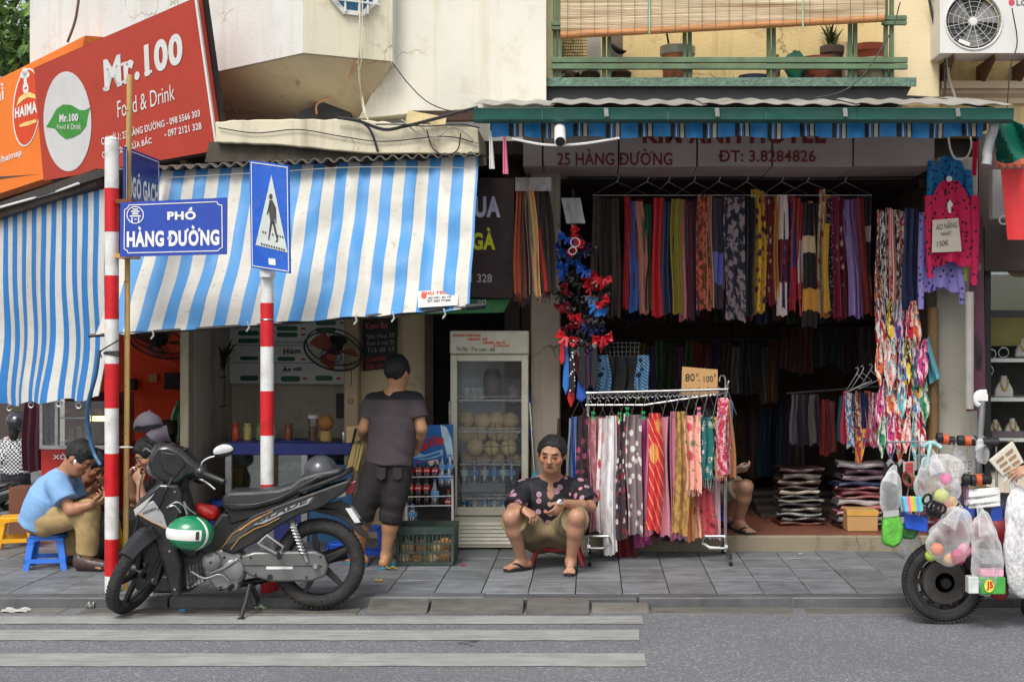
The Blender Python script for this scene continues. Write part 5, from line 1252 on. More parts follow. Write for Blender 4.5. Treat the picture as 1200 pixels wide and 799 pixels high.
for q in(('red tie hanging at the outer left below the bows',660,394,428,7,11.12,'red',-2),('blue satin tie beside the short red one',664,402,463,8,11.16,'sky',-1),('black and white dotted tie under the bows',671,400,466,8,11.1,'pol',-1),('long red tie whose tip hangs lowest',670,420,478,9,11.18,'red',-1),('black tie in the middle below the bows',682,402,455,10,11.1,'black',0),('dark red tie behind the black one',676,404,440,8,11.2,'dark red',0),('plum tie right of the black one',688,412,458,8,11.15,'plum',0),('blue satin tie with the low wide tip',681,440,472,12,11.14,'blue',0),('grey striped tie furthest right below the bows',697,404,458,9,11.13,'stripe',-1),('navy tie behind the grey striped one',692,408,456,8,11.2,'navy',0)):
 tie(q[0],q[1],q[2],q[3],q[4],q[5],satm.get(q[6])or cloth('satin_polka',[(24,22,26),(230,226,222)],'dots',(40,40),.4,uv=False),q[7])
bk=MB()
for k in range(9):bk.tube([P(709+k*5,401,11.5),P(711+k*4.6,418,11.45)],.004,5)
for k in range(4):bk.tube([P(708,402+k*5.2,11.47),P(750,402+k*5.2,11.47)],.004,5)
solo('wire_basket',bk,DARKM,'small dark wire basket above the chrome rack','basket')
for i,(xa,xb,lb)in enumerate(((700,714,'left'),(743,762,'right'))):
 mb=MB(); hang_cloth(mb,P((xa+xb)/2,0,11.3).x,.10,.10,P(0,416,11.3).z,P(0,460,11.3).z,11.3,1.5,i)
 solo('lattice_strap',mb,cloth('lattice_cloth',[(24,104,170),(220,214,60),(20,28,40)],'lattice',(2.2,7)),f'blue and yellow lattice strap on the {lb} side of the black top','strap','lattice straps')
mb=MB(); hang_cloth(mb,P(729,0,11.34).x,.26,.30,P(0,418,11.34).z,P(0,462,11.34).z,11.34,3,2); solo('black_top',mb,cloth('black_knit',[(22,22,24)]),'black top hanging between two lattice straps behind the rack','top')
RP=[('orange swirl',1026,1034,246,372,[(214,110,66),(30,36,70),(236,226,214)],'blotch',dict(scale=(2,9))),('navy white brush',1032,1039,248,376,[(34,40,72),(232,226,216)],'blotch',dict(scale=(2,8))),('white red brush',1037,1045,244,370,[(232,222,212),(178,40,44),(40,44,80)],'blotch',dict(scale=(2,10))),('scarlet white stripe',1042,1050,246,366,[(190,44,44),(236,226,216)],'vstripe',dict(scale=(1.4,1))),('ivory black brush',1048,1057,246,372,[(232,226,212),(40,36,44),(150,40,44)],'blotch',dict(scale=(2,9))),('cream chain print',1054,1062,248,362,[(230,216,186),(196,60,60),(40,50,100)],'blotch',dict(scale=(2,10))),('dark navy striped',1058,1075,244,362,[(30,38,74),(36,48,92)],'diag',dict(scale=(2,5),dy=-.06))]
row([tuple(q)for q in RP],'on right pillar','silk scarves high on the right pillar',11.38,jit=.03)
pal=[[(236,226,216),(190,30,50),(30,40,90)],[(60,150,110),(226,220,210),(40,60,50)],[(206,40,70),(240,220,210),(80,20,40)],[(80,190,200),(240,240,236),(220,100,60)],[(236,200,60),(40,36,40),(240,236,220)],[(210,60,120),(240,210,220),(60,40,120)],[(230,150,150),(240,230,220),(170,60,70)],[(50,120,190),(236,230,220),(220,160,50)],[(110,60,130),(230,200,210),(60,160,180)],[(226,110,60),(240,230,214),(60,60,110)]]
pn=['ruby and white','green and white','crimson','turquoise','yellow and black','pink','salmon','sky blue','violet','orange']
gr_=random.Random(9); kk=0
for tier,(yt,xs0,xs1,n_,L_)in enumerate(((352,1027,1076,8,66),(396,1028,1086,9,62),(440,1030,1086,9,58),(484,1032,1080,8,52))):
 for i in range(n_):
  ci=(kk*7+tier*3)%10; kk+=1
  x=lerp(xs0,xs1,(i+.5)/n_)+gr_.uniform(-2,2); w_=(xs1-xs0)/n_*1.45; Y=11.32-.06*(tier%2)+gr_.uniform(-.05,.05)
  xc=P(x,0,Y).x; W_=w_*Y/F; z0=P(0,yt+gr_.uniform(-4,4),Y).z; z1=P(0,yt+L_+gr_.uniform(-8,6),Y).z
  mb=MB(); ph=gr_.uniform(0,6); tip=gr_.uniform(.35,.65); lean=gr_.uniform(-.03,.03)
  def fn(u,v):
   t=1-v; wd=W_*(.35+.9*math.sin(min(1,t*1.25)*math.pi*.62))*(1 if t<.7 else max(.08,(1-t)/.3))
   return(xc+(u-.5)*wd+lean*t+(tip-.5)*W_*.4*t,Y+.022*math.cos(u*9+ph)*(1-.4*t),lerp(z0,z1,t))
  mb.sheet(fn,8,10,.004)
  pos=('leftmost','second','third','fourth','fifth','sixth','seventh','eighth','ninth')[i]
  solo('knotted_scarf',mb,cloth('knot_cloth',pal[ci],'blotch',(1.6,3.2),.45),f'{pn[ci]} knotted scarf, {pos} in the {("top","second","third","lowest")[tier]} knotted tier on the right pillar','scarf','knotted scarves on the right pillar')
mb=MB(); mb.sheet(lambda u,v:P(1084+12*u*(1-v*.7)+6*(1-v),450-48*v-8*u,11.3+.05*math.sin(u*6+v*3)),6,10,.004); solo('turquoise_scarf',mb,cloth('turq',[(70,150,170),(120,190,200)],'vstripe',(2,1)),'turquoise scarf end sticking out right of the knotted scarves','scarf')
LR=[('cherry',986,993,458,520,[(206,48,80)],'plain'),('white cyan print',991,1000,460,524,[(230,230,230),(40,140,190),(190,40,60)],'blotch',dict(scale=(2,6))),('zebra',998,1005,462,528,[(236,232,226),(24,22,26)],'blotch',dict(scale=(3,12))),('wine print',1003,1010,458,516,[(140,24,50),(240,220,200),(60,20,40)],'blotch',dict(scale=(2,6))),('deep blue',1008,1016,460,520,[(44,52,120)],'plain'),('orange print',1014,1022,458,522,[(226,130,80),(240,220,200),(190,40,70)],'blotch',dict(scale=(2,6))),('pink print',1020,1028,460,524,[(220,90,130),(240,220,220),(90,60,130)],'blotch',dict(scale=(2,6))),('gold print',1026,1036,460,522,[(220,180,60),(40,36,40),(240,230,210)],'blotch',dict(scale=(2,6)))]
row([tuple(q)for q in LR],'on low hanger row','scarves on the low hanger row',12.0,jit=.04)
mb=MB(); mb.sheet(lambda u,v:P(1000+16*u*(.3+.7*v)+3,548-46*v,11.95+.03*math.sin(u*5)),5,8,.004); solo('scarf_end',mb,cloth('end_cloth',[(206,40,70),(236,190,60),(60,80,160)],'blotch',(2,3)),'pointed red and gold scarf end hanging lowest of the low row','scarf')
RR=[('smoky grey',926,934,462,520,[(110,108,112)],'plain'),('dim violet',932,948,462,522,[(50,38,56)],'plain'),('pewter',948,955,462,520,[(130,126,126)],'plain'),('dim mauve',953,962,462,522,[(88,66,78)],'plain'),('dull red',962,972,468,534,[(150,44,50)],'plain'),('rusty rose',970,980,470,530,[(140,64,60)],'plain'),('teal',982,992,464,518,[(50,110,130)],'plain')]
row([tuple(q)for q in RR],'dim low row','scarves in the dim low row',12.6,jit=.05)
solo('low_rail',MB().cyl(P(922,461,12.3),P(1040,452,12.0),.012),DARKM,'dark low rail carrying the small scarves beside the right pillar','rail')
for i,(ax,ay)in enumerate(((1004,438),(1010,436),(1020,434))):
 hanger(ax,ay,ax-14,ay+22,ax+12,ay+10,11.9,('chrome hanger nearest the dim row','chrome hanger between two others by the pillar','chrome hanger nearest the knotted scarves')[i],'chrome hangers on the low rail',.005)
gr_=random.Random(21)
for i in range(14):
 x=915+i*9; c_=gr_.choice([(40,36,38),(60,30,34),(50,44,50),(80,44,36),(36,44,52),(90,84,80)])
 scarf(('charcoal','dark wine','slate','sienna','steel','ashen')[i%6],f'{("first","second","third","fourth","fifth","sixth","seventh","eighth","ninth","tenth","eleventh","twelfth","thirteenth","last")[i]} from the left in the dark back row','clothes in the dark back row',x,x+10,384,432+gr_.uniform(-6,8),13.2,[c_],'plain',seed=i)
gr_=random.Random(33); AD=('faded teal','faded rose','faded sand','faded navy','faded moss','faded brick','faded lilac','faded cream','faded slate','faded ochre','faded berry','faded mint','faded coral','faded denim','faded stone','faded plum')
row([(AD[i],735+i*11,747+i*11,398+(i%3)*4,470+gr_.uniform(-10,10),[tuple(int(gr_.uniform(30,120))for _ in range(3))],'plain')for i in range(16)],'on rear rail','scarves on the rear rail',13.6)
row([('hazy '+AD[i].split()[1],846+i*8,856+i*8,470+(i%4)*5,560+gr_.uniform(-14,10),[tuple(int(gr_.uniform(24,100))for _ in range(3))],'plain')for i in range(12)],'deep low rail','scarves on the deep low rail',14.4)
solo('rear_rail',MB().cyl(P(715,397,13.6),P(930,397,13.6),.014),DARKM,'dark rear rail deep in the scarf shop','rail')
ORD=('lowest','second','third','fourth','fifth','sixth','seventh','eighth','ninth','tenth','eleventh','topmost')
def packets(px,base,n_,w_,Y,d_,cols,names,where,grp,seed):
 r_=random.Random(seed); xc=P(px,0,Y).x; W_=w_*Y/F; z=.115; nm=['olive','grey','white','rust','black','tan','silver','red','brown','pink','blue']
 for k in range(n_):
  h_=r_.uniform(.03,.055); yw=r_.uniform(-.14,.14); W2=W_*r_.uniform(.86,1.06); c_=cols[k%len(cols)]; dx=r_.uniform(-.015,.015); z0=z
  mb=MB()
  def fn(u,v):
   a_=2*math.pi*u; ca,sa=math.cos(a_),math.sin(a_); q=lambda s_:math.copysign(abs(s_)**.5,s_)
   lx,ly=(v-.5)*W2+.01*math.sin(a_*3),q(ca)*d_/2+.006*math.sin(v*17+k)
   return(xc+dx*2+lx*math.cos(yw)-ly*math.sin(yw),Y+lx*math.sin(yw)+ly*math.cos(yw),z0+.008*math.sin(v*7+k*3)+h_/2+q(sa)*h_/2*(.9+.12*math.sin(v*9+k*2)))
  mb.sheet(lambda u,v:fn(1-u,v),16,10)
  mb.add([fn(i/16,0)for i in range(16)],[tuple(range(16))]); mb.add([fn(i/16,1)for i in range(16)],[tuple(range(16))[::-1]])
  m_=mat('packet_%d_%d_%d'%c_,tuple(x*.6 for x in lin(c_)),.3,var=.6,vs=9,bump=.6,bs=26,coat=.2,stretch=(.5,1,3))
  solo('scarf_packet',mb,m_,f'{names[k]} plastic wrapped folded scarf, {ORD[k]} from the floor in the {where}','packet',grp); z+=h_*.98
packets(936,0,12,50,12.15,.30,[(120,64,50),(60,54,56),(150,150,152),(84,74,60),(66,62,66),(160,158,140),(52,50,56),(196,186,160),(66,48,44),(90,70,60),(110,100,96),(70,40,40)],('rust','charcoal','silver','olive brown','slate','pale grey','black','straw','dark brown','umber','ash','oxblood'),'left stack','left stack of wrapped scarves',1)
packets(1006,0,12,54,11.95,.28,[(70,58,62),(150,140,146),(190,130,140),(206,120,124),(200,190,190),(170,100,104),(150,88,96),(120,60,70),(60,70,110),(140,120,130),(90,60,80),(170,160,166)],('plum grey','pale mauve','pink','salmon','whitish','rosy','dull red','wine','blue','mauve','purple','pale lilac'),'right stack','right stack of wrapped scarves',2)
bx_=MB(); Y=11.62; bx_.box(P(993,0,Y).x,P(1029,0,Y).x,Y,Y+.3,.118,P(0,597,Y).z)
cb_=thing('cardboard_box','small cardboard box at the shop edge below the wrapped scarves','box',(P(1011,0,Y).x,Y+.15,.118)); part('carton',bx_,CARD,cb_,bevel=.006)
part('flap',MB().prism([(P(992,0,Y).x,Y-.002,P(0,598,Y).z),(P(1030,0,Y).x,Y-.002,P(0,598,Y).z),(P(1029,0,Y).x,Y-.006,P(0,604,Y).z),(P(993,0,Y).x,Y-.006,P(0,604,Y).z)],(0,.004,0)),mat('tape',lin((196,150,70)),.3),cb_)
Yr=10.9
RK=thing('clothes_rack','chrome rack on castors carrying pink and red scarves at the kerb','rack',(P(770,0,Yr).x,Yr,0))
TL,TR_=P(687,460.5,Yr),P(853,456,Yr)
part('top_bar',MB().cyl(TL,TR_,.011),CHROME,RK); part('lower_bar',MB().tube([P(686,474.5,Yr+.03),P(755,474.5,Yr+.03),P(850,460,Yr+.03)],.008,8),CHROME,RK)
for k in range(30):part('ring',MB().torus(P(692+k*5.2,465-k*.14,Yr+.01),(.25,1,0),.014,.0022,14,5),CHROME,RK)
for s_,px_ in((0,850),(1,689)):
 yb=655 if s_==0 else 648
 part('upright',MB().tube([P(px_,458,Yr+.05),P(px_,646,Yr+.05)],.013,10),CHROME,RK)
 part('foot',MB().tube([P(px_+(0 if s_==0 else 0),628,Yr-.12),P(px_-24 if s_==0 else px_+24,628,Yr-.12),P(px_-27 if s_==0 else px_+27,636,Yr-.12),P(px_-18 if s_==0 else px_+18,642,Yr-.12),P(px_,642,Yr-.12)],.011,8),CHROME,RK)
 ft=part('leg',MB().bar(P(px_+1,640,Yr-.3),P(px_+1,640,Yr+.35),.022,.022),CHROME,RK)
 for y_ in(-.28,.33):
  c_=P(px_+2,640,Yr); part('castor',MB().cyl((c_.x-.012,Yr+y_,.028),(c_.x+.012,Yr+y_,.028),.027).box(c_.x-.006,c_.x+.006,Yr+y_-.01,Yr+y_+.01,.03,.09),DARKM,RK)
part('hook',MB().tube(spline([P(850,456,Yr),P(850,446,Yr),P(848,440,Yr),P(844,441,Yr),P(843,447,Yr)],5),.006,6),CHROME,RK)
part('hook',MB().tube(spline([P(851,456,Yr),P(853,450,Yr-.02),P(854,446,Yr-.02)],4),.006,6),CHROME,RK)
ps_=thing('price_card','brown cardboard price card reading 80k to 100k on the chrome rack','price card',P(820,462,Yr+.06)); fc_=Face(P(799,462,Yr+.06),P(841,462,Yr+.06),P(799,430,Yr+.06),.005)
part('card',MB().prism([P(798.5,462.5,Yr+.06),P(841,462.5,Yr+.06),P(841,433,Yr+.06),P(799.5,429.5,Yr+.06)],(0,.006,0)),CARD,ps_)
PEN=mat('pen_ink',lin((50,42,40)),.6,bump=0)
lettering('80',fc_.quad((803,446.5),(814,446),(814,437.5),(803,438)),PEN,ps_,bold=0); lettering('K',fc_.quad((816,441),(819,441),(819,437),(816,437)),PEN,ps_,bold=0); lettering('- 100',fc_.quad((818,447.5),(835.5,447),(835.5,440),(818,441)),PEN,ps_,bold=0); lettering('K',fc_.quad((837,441.5),(839.5,441.5),(839.5,437.5),(837,437.5)),PEN,ps_,bold=0)
FR=[('grey blue',665,673,490,575,[(120,132,146)],'plain',dict(dy=.12)),('bright blue',671,679,488,600,[(40,86,180)],'plain',dict(dy=.1)),('thin white',676,681,490,600,[(226,226,228)],'plain',dict(dy=.06)),('black rose print',676,693,487,628,[(40,28,38),(190,80,110),(90,40,60)],'flowers',dict(scale=(2.4,14),dy=-.02)),('dark plum',686,694,490,625,[(66,40,54),(150,60,90)],'flowers',dict(scale=(2,12),dy=.05)),('dusty rose',691,704,488,622,[(190,136,142),(160,96,108)],'blotch',dict(scale=(2,6),dy=-.03)),('white floral',700,712,490,624,[(228,222,220),(190,40,60),(220,180,180)],'flowers',dict(scale=(1.6,7),dy=-.05)),('deep red',703,709,488,600,[(170,20,46)],'plain'),('plain white',707,722,487,650,[(228,226,226),(206,200,204)],'blotch',dict(scale=(1,3),dy=-.09)),('red dotted',712,724,488,632,[(200,30,50),(226,150,130)],'dots',dict(scale=(3,24),dy=-.02)),('hot pink',717,725,486,600,[(214,66,126)],'plain',dict(dy=.06)),('monochrome paisley',722,734,484,632,[(54,48,56),(220,214,214),(150,30,60)],'flowers',dict(scale=(3,16),dy=-.06)),('holly check',732,739,484,560,[(40,84,60),(30,28,30)],'check',dict(scale=(4,30))),('taupe star',735,752,486,626,[(132,116,118),(226,218,216)],'rings',dict(scale=(3,13),dy=-.08)),('cerise',748,760,488,634,[(190,66,140)],'plain'),('candy pink',756,764,490,628,[(230,140,166)],'plain'),('red lattice',759,778,484,622,[(206,30,54),(232,190,110),(226,170,96)],'lattice',dict(scale=(1.5,5),dy=-.11,w0=.6)),('baby pink',774,784,488,628,[(232,160,176)],'plain',dict(dy=-.03)),('dark green',780,790,490,610,[(36,50,44)],'plain',dict(dy=.05)),('pink mauve',786,796,482,632,[(206,124,158)],'plain'),('mustard',791,806,482,626,[(190,150,84),(150,116,66)],'blotch',dict(scale=(2,8),dy=-.07)),('lilac stripe',800,807,500,632,[(150,150,196),(220,190,200)],'vstripe',dict(scale=(2,1))),('peach floral',804,822,487,574,[(236,176,160),(206,70,90),(90,120,80)],'flowers',dict(scale=(1.4,5),dy=-.1,frn=((232,166,152),.05))),('crimson strip',812,820,486,560,[(190,30,80)],'plain'),('grey green',818,826,486,560,[(150,150,130)],'plain'),('teal bordered',819,834,489,562,[(30,112,112),(226,226,214),(20,60,64)],'rings',dict(scale=(3,7),dy=-.08,frn=((150,156,152),.075))),('black ornament',829,839,490,566,[(34,34,36),(210,206,200)],'rings',dict(scale=(3,9),dy=-.03,frn=((120,124,120),.07))),('butter',835,846,488,560,[(222,210,150)],'plain',dict(sway=.03)),('raspberry print',840,852,466,556,[(206,50,90),(236,190,196),(150,20,60)],'blotch',dict(scale=(2,9),dy=-.1,frn=((210,120,120),.05))),('white pink',848,856,468,556,[(232,214,220),(210,80,110)],'blotch',dict(scale=(2,9))),('cornflower',851,857,470,552,[(80,130,200)],'plain'),('tan leather',853,861,470,560,[(176,116,70)],'plain',dict(sway=.04)),]
row([tuple(q)for q in FR],'on the chrome rack','scarves on the chrome rack',Yr,jit=.04)
FN=(('blush pink',(214,150,160)),('stone grey',(150,144,142)),('old rose',(170,90,104)),('cream white',(216,208,196)),('raspberry',(160,36,76)),('pale grey',(180,178,178)),('shell pink',(226,184,184)),('claret red',(130,24,44)),('dove',(164,156,158)),('mulberry',(110,40,74)),('oatmeal',(198,184,160)),('flamingo',(220,120,136)),('pewter grey',(112,110,112)),('petal',(232,196,204)))
row([(FN[i][0],680+i*11.5,694+i*11.5,489,612+(i*37)%22,[FN[i][1]],'plain')for i in range(14)],'behind the rack front','scarves behind the front row of the rack',Yr+.12,jit=.02)
FL=[('apricot',804,813,574,634,[(226,150,100)],'plain'),('cream print',811,821,572,630,[(226,206,160),(190,80,80),(200,150,90)],'flowers',dict(scale=(1.5,4))),('coral floral',817,838,570,628,[(206,80,92),(190,120,110),(120,30,50)],'flowers',dict(scale=(2.6,6))),]
row([tuple(q)for q in FL],'low on the rack','low scarves on the chrome rack',Yr+.06,jit=.02)
DL=[('maroon tassel',724,735,610,652,[(150,24,54)],'plain'),('dark berry',735,746,606,656,[(110,20,44)],'plain'),('orchid',744,760,606,640,[(186,90,150)],'plain'),('dark lower',778,800,600,634,[(74,50,60)],'plain')]
row([tuple(q)for q in DL],'under the rack scarves','scarves beneath the chrome rack row',Yr+.16,jit=.02)
hx=[672,684,695,705,716,728,741,752,764,778,792,805,815,826,838,849]
for i,x in enumerate(hx):
 mb=MB(); t0=P(x+8-i*.3,468-i*.7,Yr); b_=P(x-3,489,Yr-.12); c_=P(x+14,486,Yr+.14)
 mb.tube([t0+Vector((-.01,0,.028)),t0+Vector((.004,0,.034)),t0+Vector((.012,0,.018)),t0,b_,c_,t0],.0042,6)
 solo('wire_hanger',mb,CHROME,f'chrome wire hanger over the {FR[i*2][0]} scarf on the front rack','hanger','hangers on the chrome rack')
for i,(x,y,c_,n_)in enumerate(((726,489,(30,150,80),'green'),(735,483,(30,160,90),'green'),(754,488,(30,150,80),'green'),(819,483,(226,120,150),'pink'),(695,488,(40,130,60),'green'))):
 mb=MB()
 for s_ in(-1,1):mb.bar(P(x+s_*2,y+4,Yr-.14),P(x-s_*1.5,y-6,Yr-.14),.012,.01,(0,1,0))
 solo('clothes_peg',mb,mat('peg_'+n_,lin(c_),.4),f'{n_} plastic peg clipped over the {("holly check","monochrome paisley","cerise","peach floral","dusty rose")[i]} scarf','peg','pegs on the chrome rack')
def jacket(label,x0,x1,y0,y1,Y,mt,sl=None,lean=0):
 t=thing('jacket',label,'jacket',P((x0+x1)/2,y1,Y),'sun jackets hanging on the right pillar'); xc=(x0+x1)/2; w=(x1-x0)
 mb=MB();
 def fn(u,v):
  t_=1-v; wd=w*(.34+.6*min(1,t_*3.2)**.7)if t_<.3 else w*(.94+.08*math.sin(t_*4))
  p_=P(xc+(u-.5)*wd+lean*t_,lerp(y0,y1,t_)+3*math.sin(u*9)*t_,Y); p_.y+=-.03*math.cos(2*math.pi*u*2)*(.5+.5*t_)-.03*math.sin(u*math.pi); return p_
 mb.sheet(fn,16,14,.012); part('front',mb,mt,t)
 for s_,(xa,ya,xb,yb,wd)in zip((-1,1),sl):
  k_=MB(); k_.tube(spline([P(xa,ya,Y),P((xa+xb)/2+s_*1,(ya+yb)/2,Y-.03),P(xb,yb,Y-.01)],5),[wd*Y/F*(1-.03*i)for i in range(11)],10); part('sleeve',k_,mt,t)
 return t
Yj=11.2
PK=cloth('pink_spot_cloth',[(206,26,84),(70,16,44)],'dots',(26,26),uv=False); BLU=cloth('blue_spot_cloth',[(24,120,178),(16,60,104)],'dots',(26,26),uv=False); LV=cloth('lilac_spot_cloth',[(150,138,206),(70,60,120)],'dots',(26,26),uv=False)
jacket('lilac jacket with dark blossom print, lowest of the hanging jackets',1076,1128,240,340,Yj+.05,LV,((1082,250,1079,362,5),(1122,300,1128,356,5)))
jacket('turquoise blue jacket behind the pink one on the right pillar',1088,1138,183,292,Yj+.0,BLU,((1092,190,1090,240,5),(1134,200,1137,296,5.5)))
jacket('bright pink jacket with dark flower print and price card',1086,1140,212,310,Yj-.08,PK,((1088,230,1090,326,5),(1142,230,1141,334,6)))
solo('lime_strip',MB().prism([P(1127,310,Yj+.02),P(1134,310,Yj+.02),P(1133,330,Yj+.02),P(1128,328,Yj+.02)],(0,.02,0)),mat('lime_cloth',lin((190,200,50)),.7),'small lime green cloth edge under the pink jacket','cloth')
solo('hanger_tag',MB().lathe([(.006,0),(.022,.004),(.022,.012),(.006,.014)],P(1112,210,Yj-.16),(0,-1,0)),WHITE_P,'round white size tag at the neck of the pink jacket','tag')
solo('key_tag',MB().prism([P(1110,240,Yj-.15),P(1113,234,Yj-.15),P(1117,240,Yj-.15),P(1114.5,243,Yj-.15),P(1114.5,250,Yj-.15),P(1111.5,249,Yj-.15)],(0,.004,0)),WHITE_P,'white paper tag on the chest of the pink jacket','tag')
pc=thing('price_card','white paper card with handwritten price on the pink jacket','price card',P(1108,296,Yj-.16)); fpc=Face(P(1092,296,Yj-.16),P(1127,294,Yj-.16),P(1093,257,Yj-.16),.004)
part('card',MB().prism([P(1092,296,Yj-.16),P(1127,294.5,Yj-.16),P(1123,255.5,Yj-.16),P(1093,258,Yj-.16)],(0,.003,0)),mat('paper',lin((214,204,186)),.8,var=.06,dirt=.2,dcol=lin((170,160,140))),pc)
lettering('ÁO NẮNG',fpc.quad((1097,270),(1122,266.5),(1122,257),(1097,260)),PEN,pc,bold=0); lettering('NHẬT',fpc.quad((1103,278),(1115,276.5),(1115,269.5),(1103,271)),PEN,pc,bold=0); lettering('150K',fpc.quad((1098,289.5),(1112,287.5),(1112,281),(1098,283)),PEN,pc,bold=0)
wl_=MB().tube(spline([P(1111,160,11.1),P(1114,176,11.1),P(1120,186,11.1),P(1132,185,11.1),P(1138,172,11.1),P(1137,160,11.1)],5),.008,6); solo('rope',wl_,PRINT_W,'loop of white rope hanging above the jackets','rope')
rt=MB(); rt.sheet(lambda u,v:P(1139+5*u+2*v,206-40*v,11.05+.02*math.sin(u*5)),4,8,.004); solo('red_ribbon',rt,cloth('ribbon',[(226,50,90)]),'red ribbon hanging beside the rope loop','ribbon')
# ================================================================== drinks shop on the left: fridge, drinks rack, crate, counter, boards
FRW=mat('fridge_white',lin((206,202,182)),.35,var=.06,dirt=.35,dcol=lin((150,140,112)),ds=5)
GLS=glass('fridge_glass',(.97,.985,.99),.02)
Yf=11.45
fx0,fx1=P(528,0,Yf).x,P(619,0,Yf).x; D=.62
fz=lambda y:P(0,y,Yf).z
fg_=thing('drinks_fridge','tall cream glass door fridge full of peeled coconuts','fridge',((fx0+fx1)/2,Yf+.3,0))
part('cabinet_side',MB().box(fx0,fx0+.03,Yf+.04,Yf+D,fz(604),fz(388)),FRW,fg_,bevel=.004)
part('cabinet_side',MB().box(fx1-.03,fx1,Yf+.04,Yf+D,fz(604),fz(388)),FRW,fg_,bevel=.004)
part('cabinet_back',MB().box(fx0+.031,fx1-.031,Yf+D-.03,Yf+D,fz(604),fz(388)),mat('fridge_inner',lin((214,226,234)),.4),fg_)
part('header',MB().box(fx0-.005,fx1+.005,Yf-.02,Yf+D,fz(415),fz(387.5)),FRW,fg_,bevel=.012)
part('base',MB().box(fx0,fx1,Yf+.0,Yf+D,.012,fz(604.5)),FRW,fg_,bevel=.006)
for k in range(6):
 z_=fz(637-k*4.4); part('vent_slat',MB().prism([(fx0+.03,Yf-.012,z_),(fx0+.03,Yf-.002,z_+.022),(fx0+.03,Yf+.004,z_+.022),(fx0+.03,Yf+.0,z_-.002)],(fx1-fx0-.06,0,0)),FRW,fg_)
dr=MB(); dz0,dz1=fz(603.5),fz(415.8); fw=.052
dr.box(fx0,fx0+fw,Yf-.02,Yf+.036,dz0,dz1).box(fx1-fw,fx1,Yf-.02,Yf+.036,dz0,dz1).box(fx0+fw,fx1-fw,Yf-.02,Yf+.036,dz0,dz0+.065).box(fx0+fw,fx1-fw,Yf-.02,Yf+.036,dz1-.05,dz1)
door=part('door',dr,FRW,fg_,bevel=.005)
part('door_pane',MB().box(fx0+fw,fx1-fw,Yf+.004,Yf+.010,dz0+.066,dz1-.051),GLS,door)
part('handle',MB().box(fx0-.012,fx0-.002,Yf-.03,Yf-.0,fz(500),fz(470)),CHROME,door)
for y_ in(470,507,545,585):
 sh=MB()
 for k in range(16):x=lerp(fx0+.04,fx1-.04,k/15); sh.tube([(x,Yf+.07,fz(y_)),(x,Yf+D-.06,fz(y_))],.003,5)
 for q in(.07,.3,D-.08):sh.tube([(fx0+.032,Yf+q,fz(y_)-.003),(fx1-.032,Yf+q,fz(y_)-.003)],.005,5)
 sh.tube([(fx0+.04,Yf+.06,fz(y_)+.01),(fx1-.04,Yf+.06,fz(y_)+.01)],.005,6).tube([(fx0+.04,Yf+.06,fz(y_)+.035),(fx1-.04,Yf+.06,fz(y_)+.035)],.005,6)
 part('shelf',sh,CHROME,fg_)
ff=Face((fx0,Yf-.021,0),(fx1,Yf-.021,0),(fx0,Yf-.021,1))
for s_,(xa,yb,xb,ya)in(('SỮA CHUA THƠM NGON',(531,394.5,563,390.5)),('CHÈ BƯỞI - CHÈ',(548,399,571,394.8)),('CARAMEN - SINH TỐ',(566,403,592,398.8)),('ĐỒ UỐNG LẠNH',(578,406.5,597,402.8))):
 lettering(s_,ff.quad((xa,yb),(xb,yb),(xb,ya),(xa,ya)),PRINT_R,fg_,bold=.045)
for s_,(xa,yb,xb,ya)in(('Thit Tho',(534,411,548,406.5)),('Thả mien',(552,411.5,570,407)),('dê',(574,411.5,580,407))):
 lettering(s_,ff.quad((xa,yb),(xb,yb),(xb,ya),(xa,ya)),INK,fg_,bold=0)
COCO=mat('peeled_coconut',lin((222,196,146)),.8,var=.22,vs=7,dirt=.5,dcol=lin((140,104,60)),ds=5,bump=.5,bs=25,rand=.12)
COCOB=mat('brown_coconut',lin((190,128,66)),.8,var=.25,vs=7,dirt=.5,dcol=lin((120,76,36)),ds=6,bump=.5,bs=30)
def coconut(c,r_,label,grp,mt=COCO,wire=False,rnd=rng):
 t=thing('coconut',label,'coconut',Vector(c)-Vector((0,0,r_)),grp)
 mb=MB(); mb.lathe([(0.001,-r_),(r_*.45,-r_*.9),(r_*.8,-r_*.6),(r_,-r_*.05),(r_*.97,r_*.3),(r_*.78,r_*.66),(r_*.45,r_*.9),(r_*.12,r_*1.02),(0.001,r_*1.03)],c,(rnd.uniform(-.4,.4),rnd.uniform(-.6,.2),1),18,False); part('shell',mb,mt,t,ang=80)
 if wire:
  w_=MB()
  w_.torus(c,(1,0,.1),r_*1.01,.004,24,5); part('band',w_,mat('coco_band',lin((120,96,60)),.7),t)
  w_=MB().torus(c,(0,.3,1),r_*1.01,.004,24,5); part('band',w_,mat('coco_band',lin((120,96,60)),.7),t)
 return t
rr_=random.Random(4)
nm=('leftmost','second','third','rightmost')
for ri,(y_,xs__,dy)in enumerate(((492,(548,566,582,597),.20),(508,(546,562,582,598),.14),(524,(557,577,597),.1),(537,(551,568,585,602),.22))):
 for i,x in enumerate(xs__):
  c=P(x+rr_.uniform(-1.5,1.5),y_+rr_.uniform(-1.5,1.5),Yf+.12+dy)
  coconut(c,rr_.uniform(.064,.074),f'{nm[i if len(xs__) == 4 else (0,1,3)[i]]} coconut in the {("top","second","third","bottom")[ri]} row of the fridge shelf','coconuts in the fridge',wire=(ri in(1,2)and i>0),rnd=rr_)
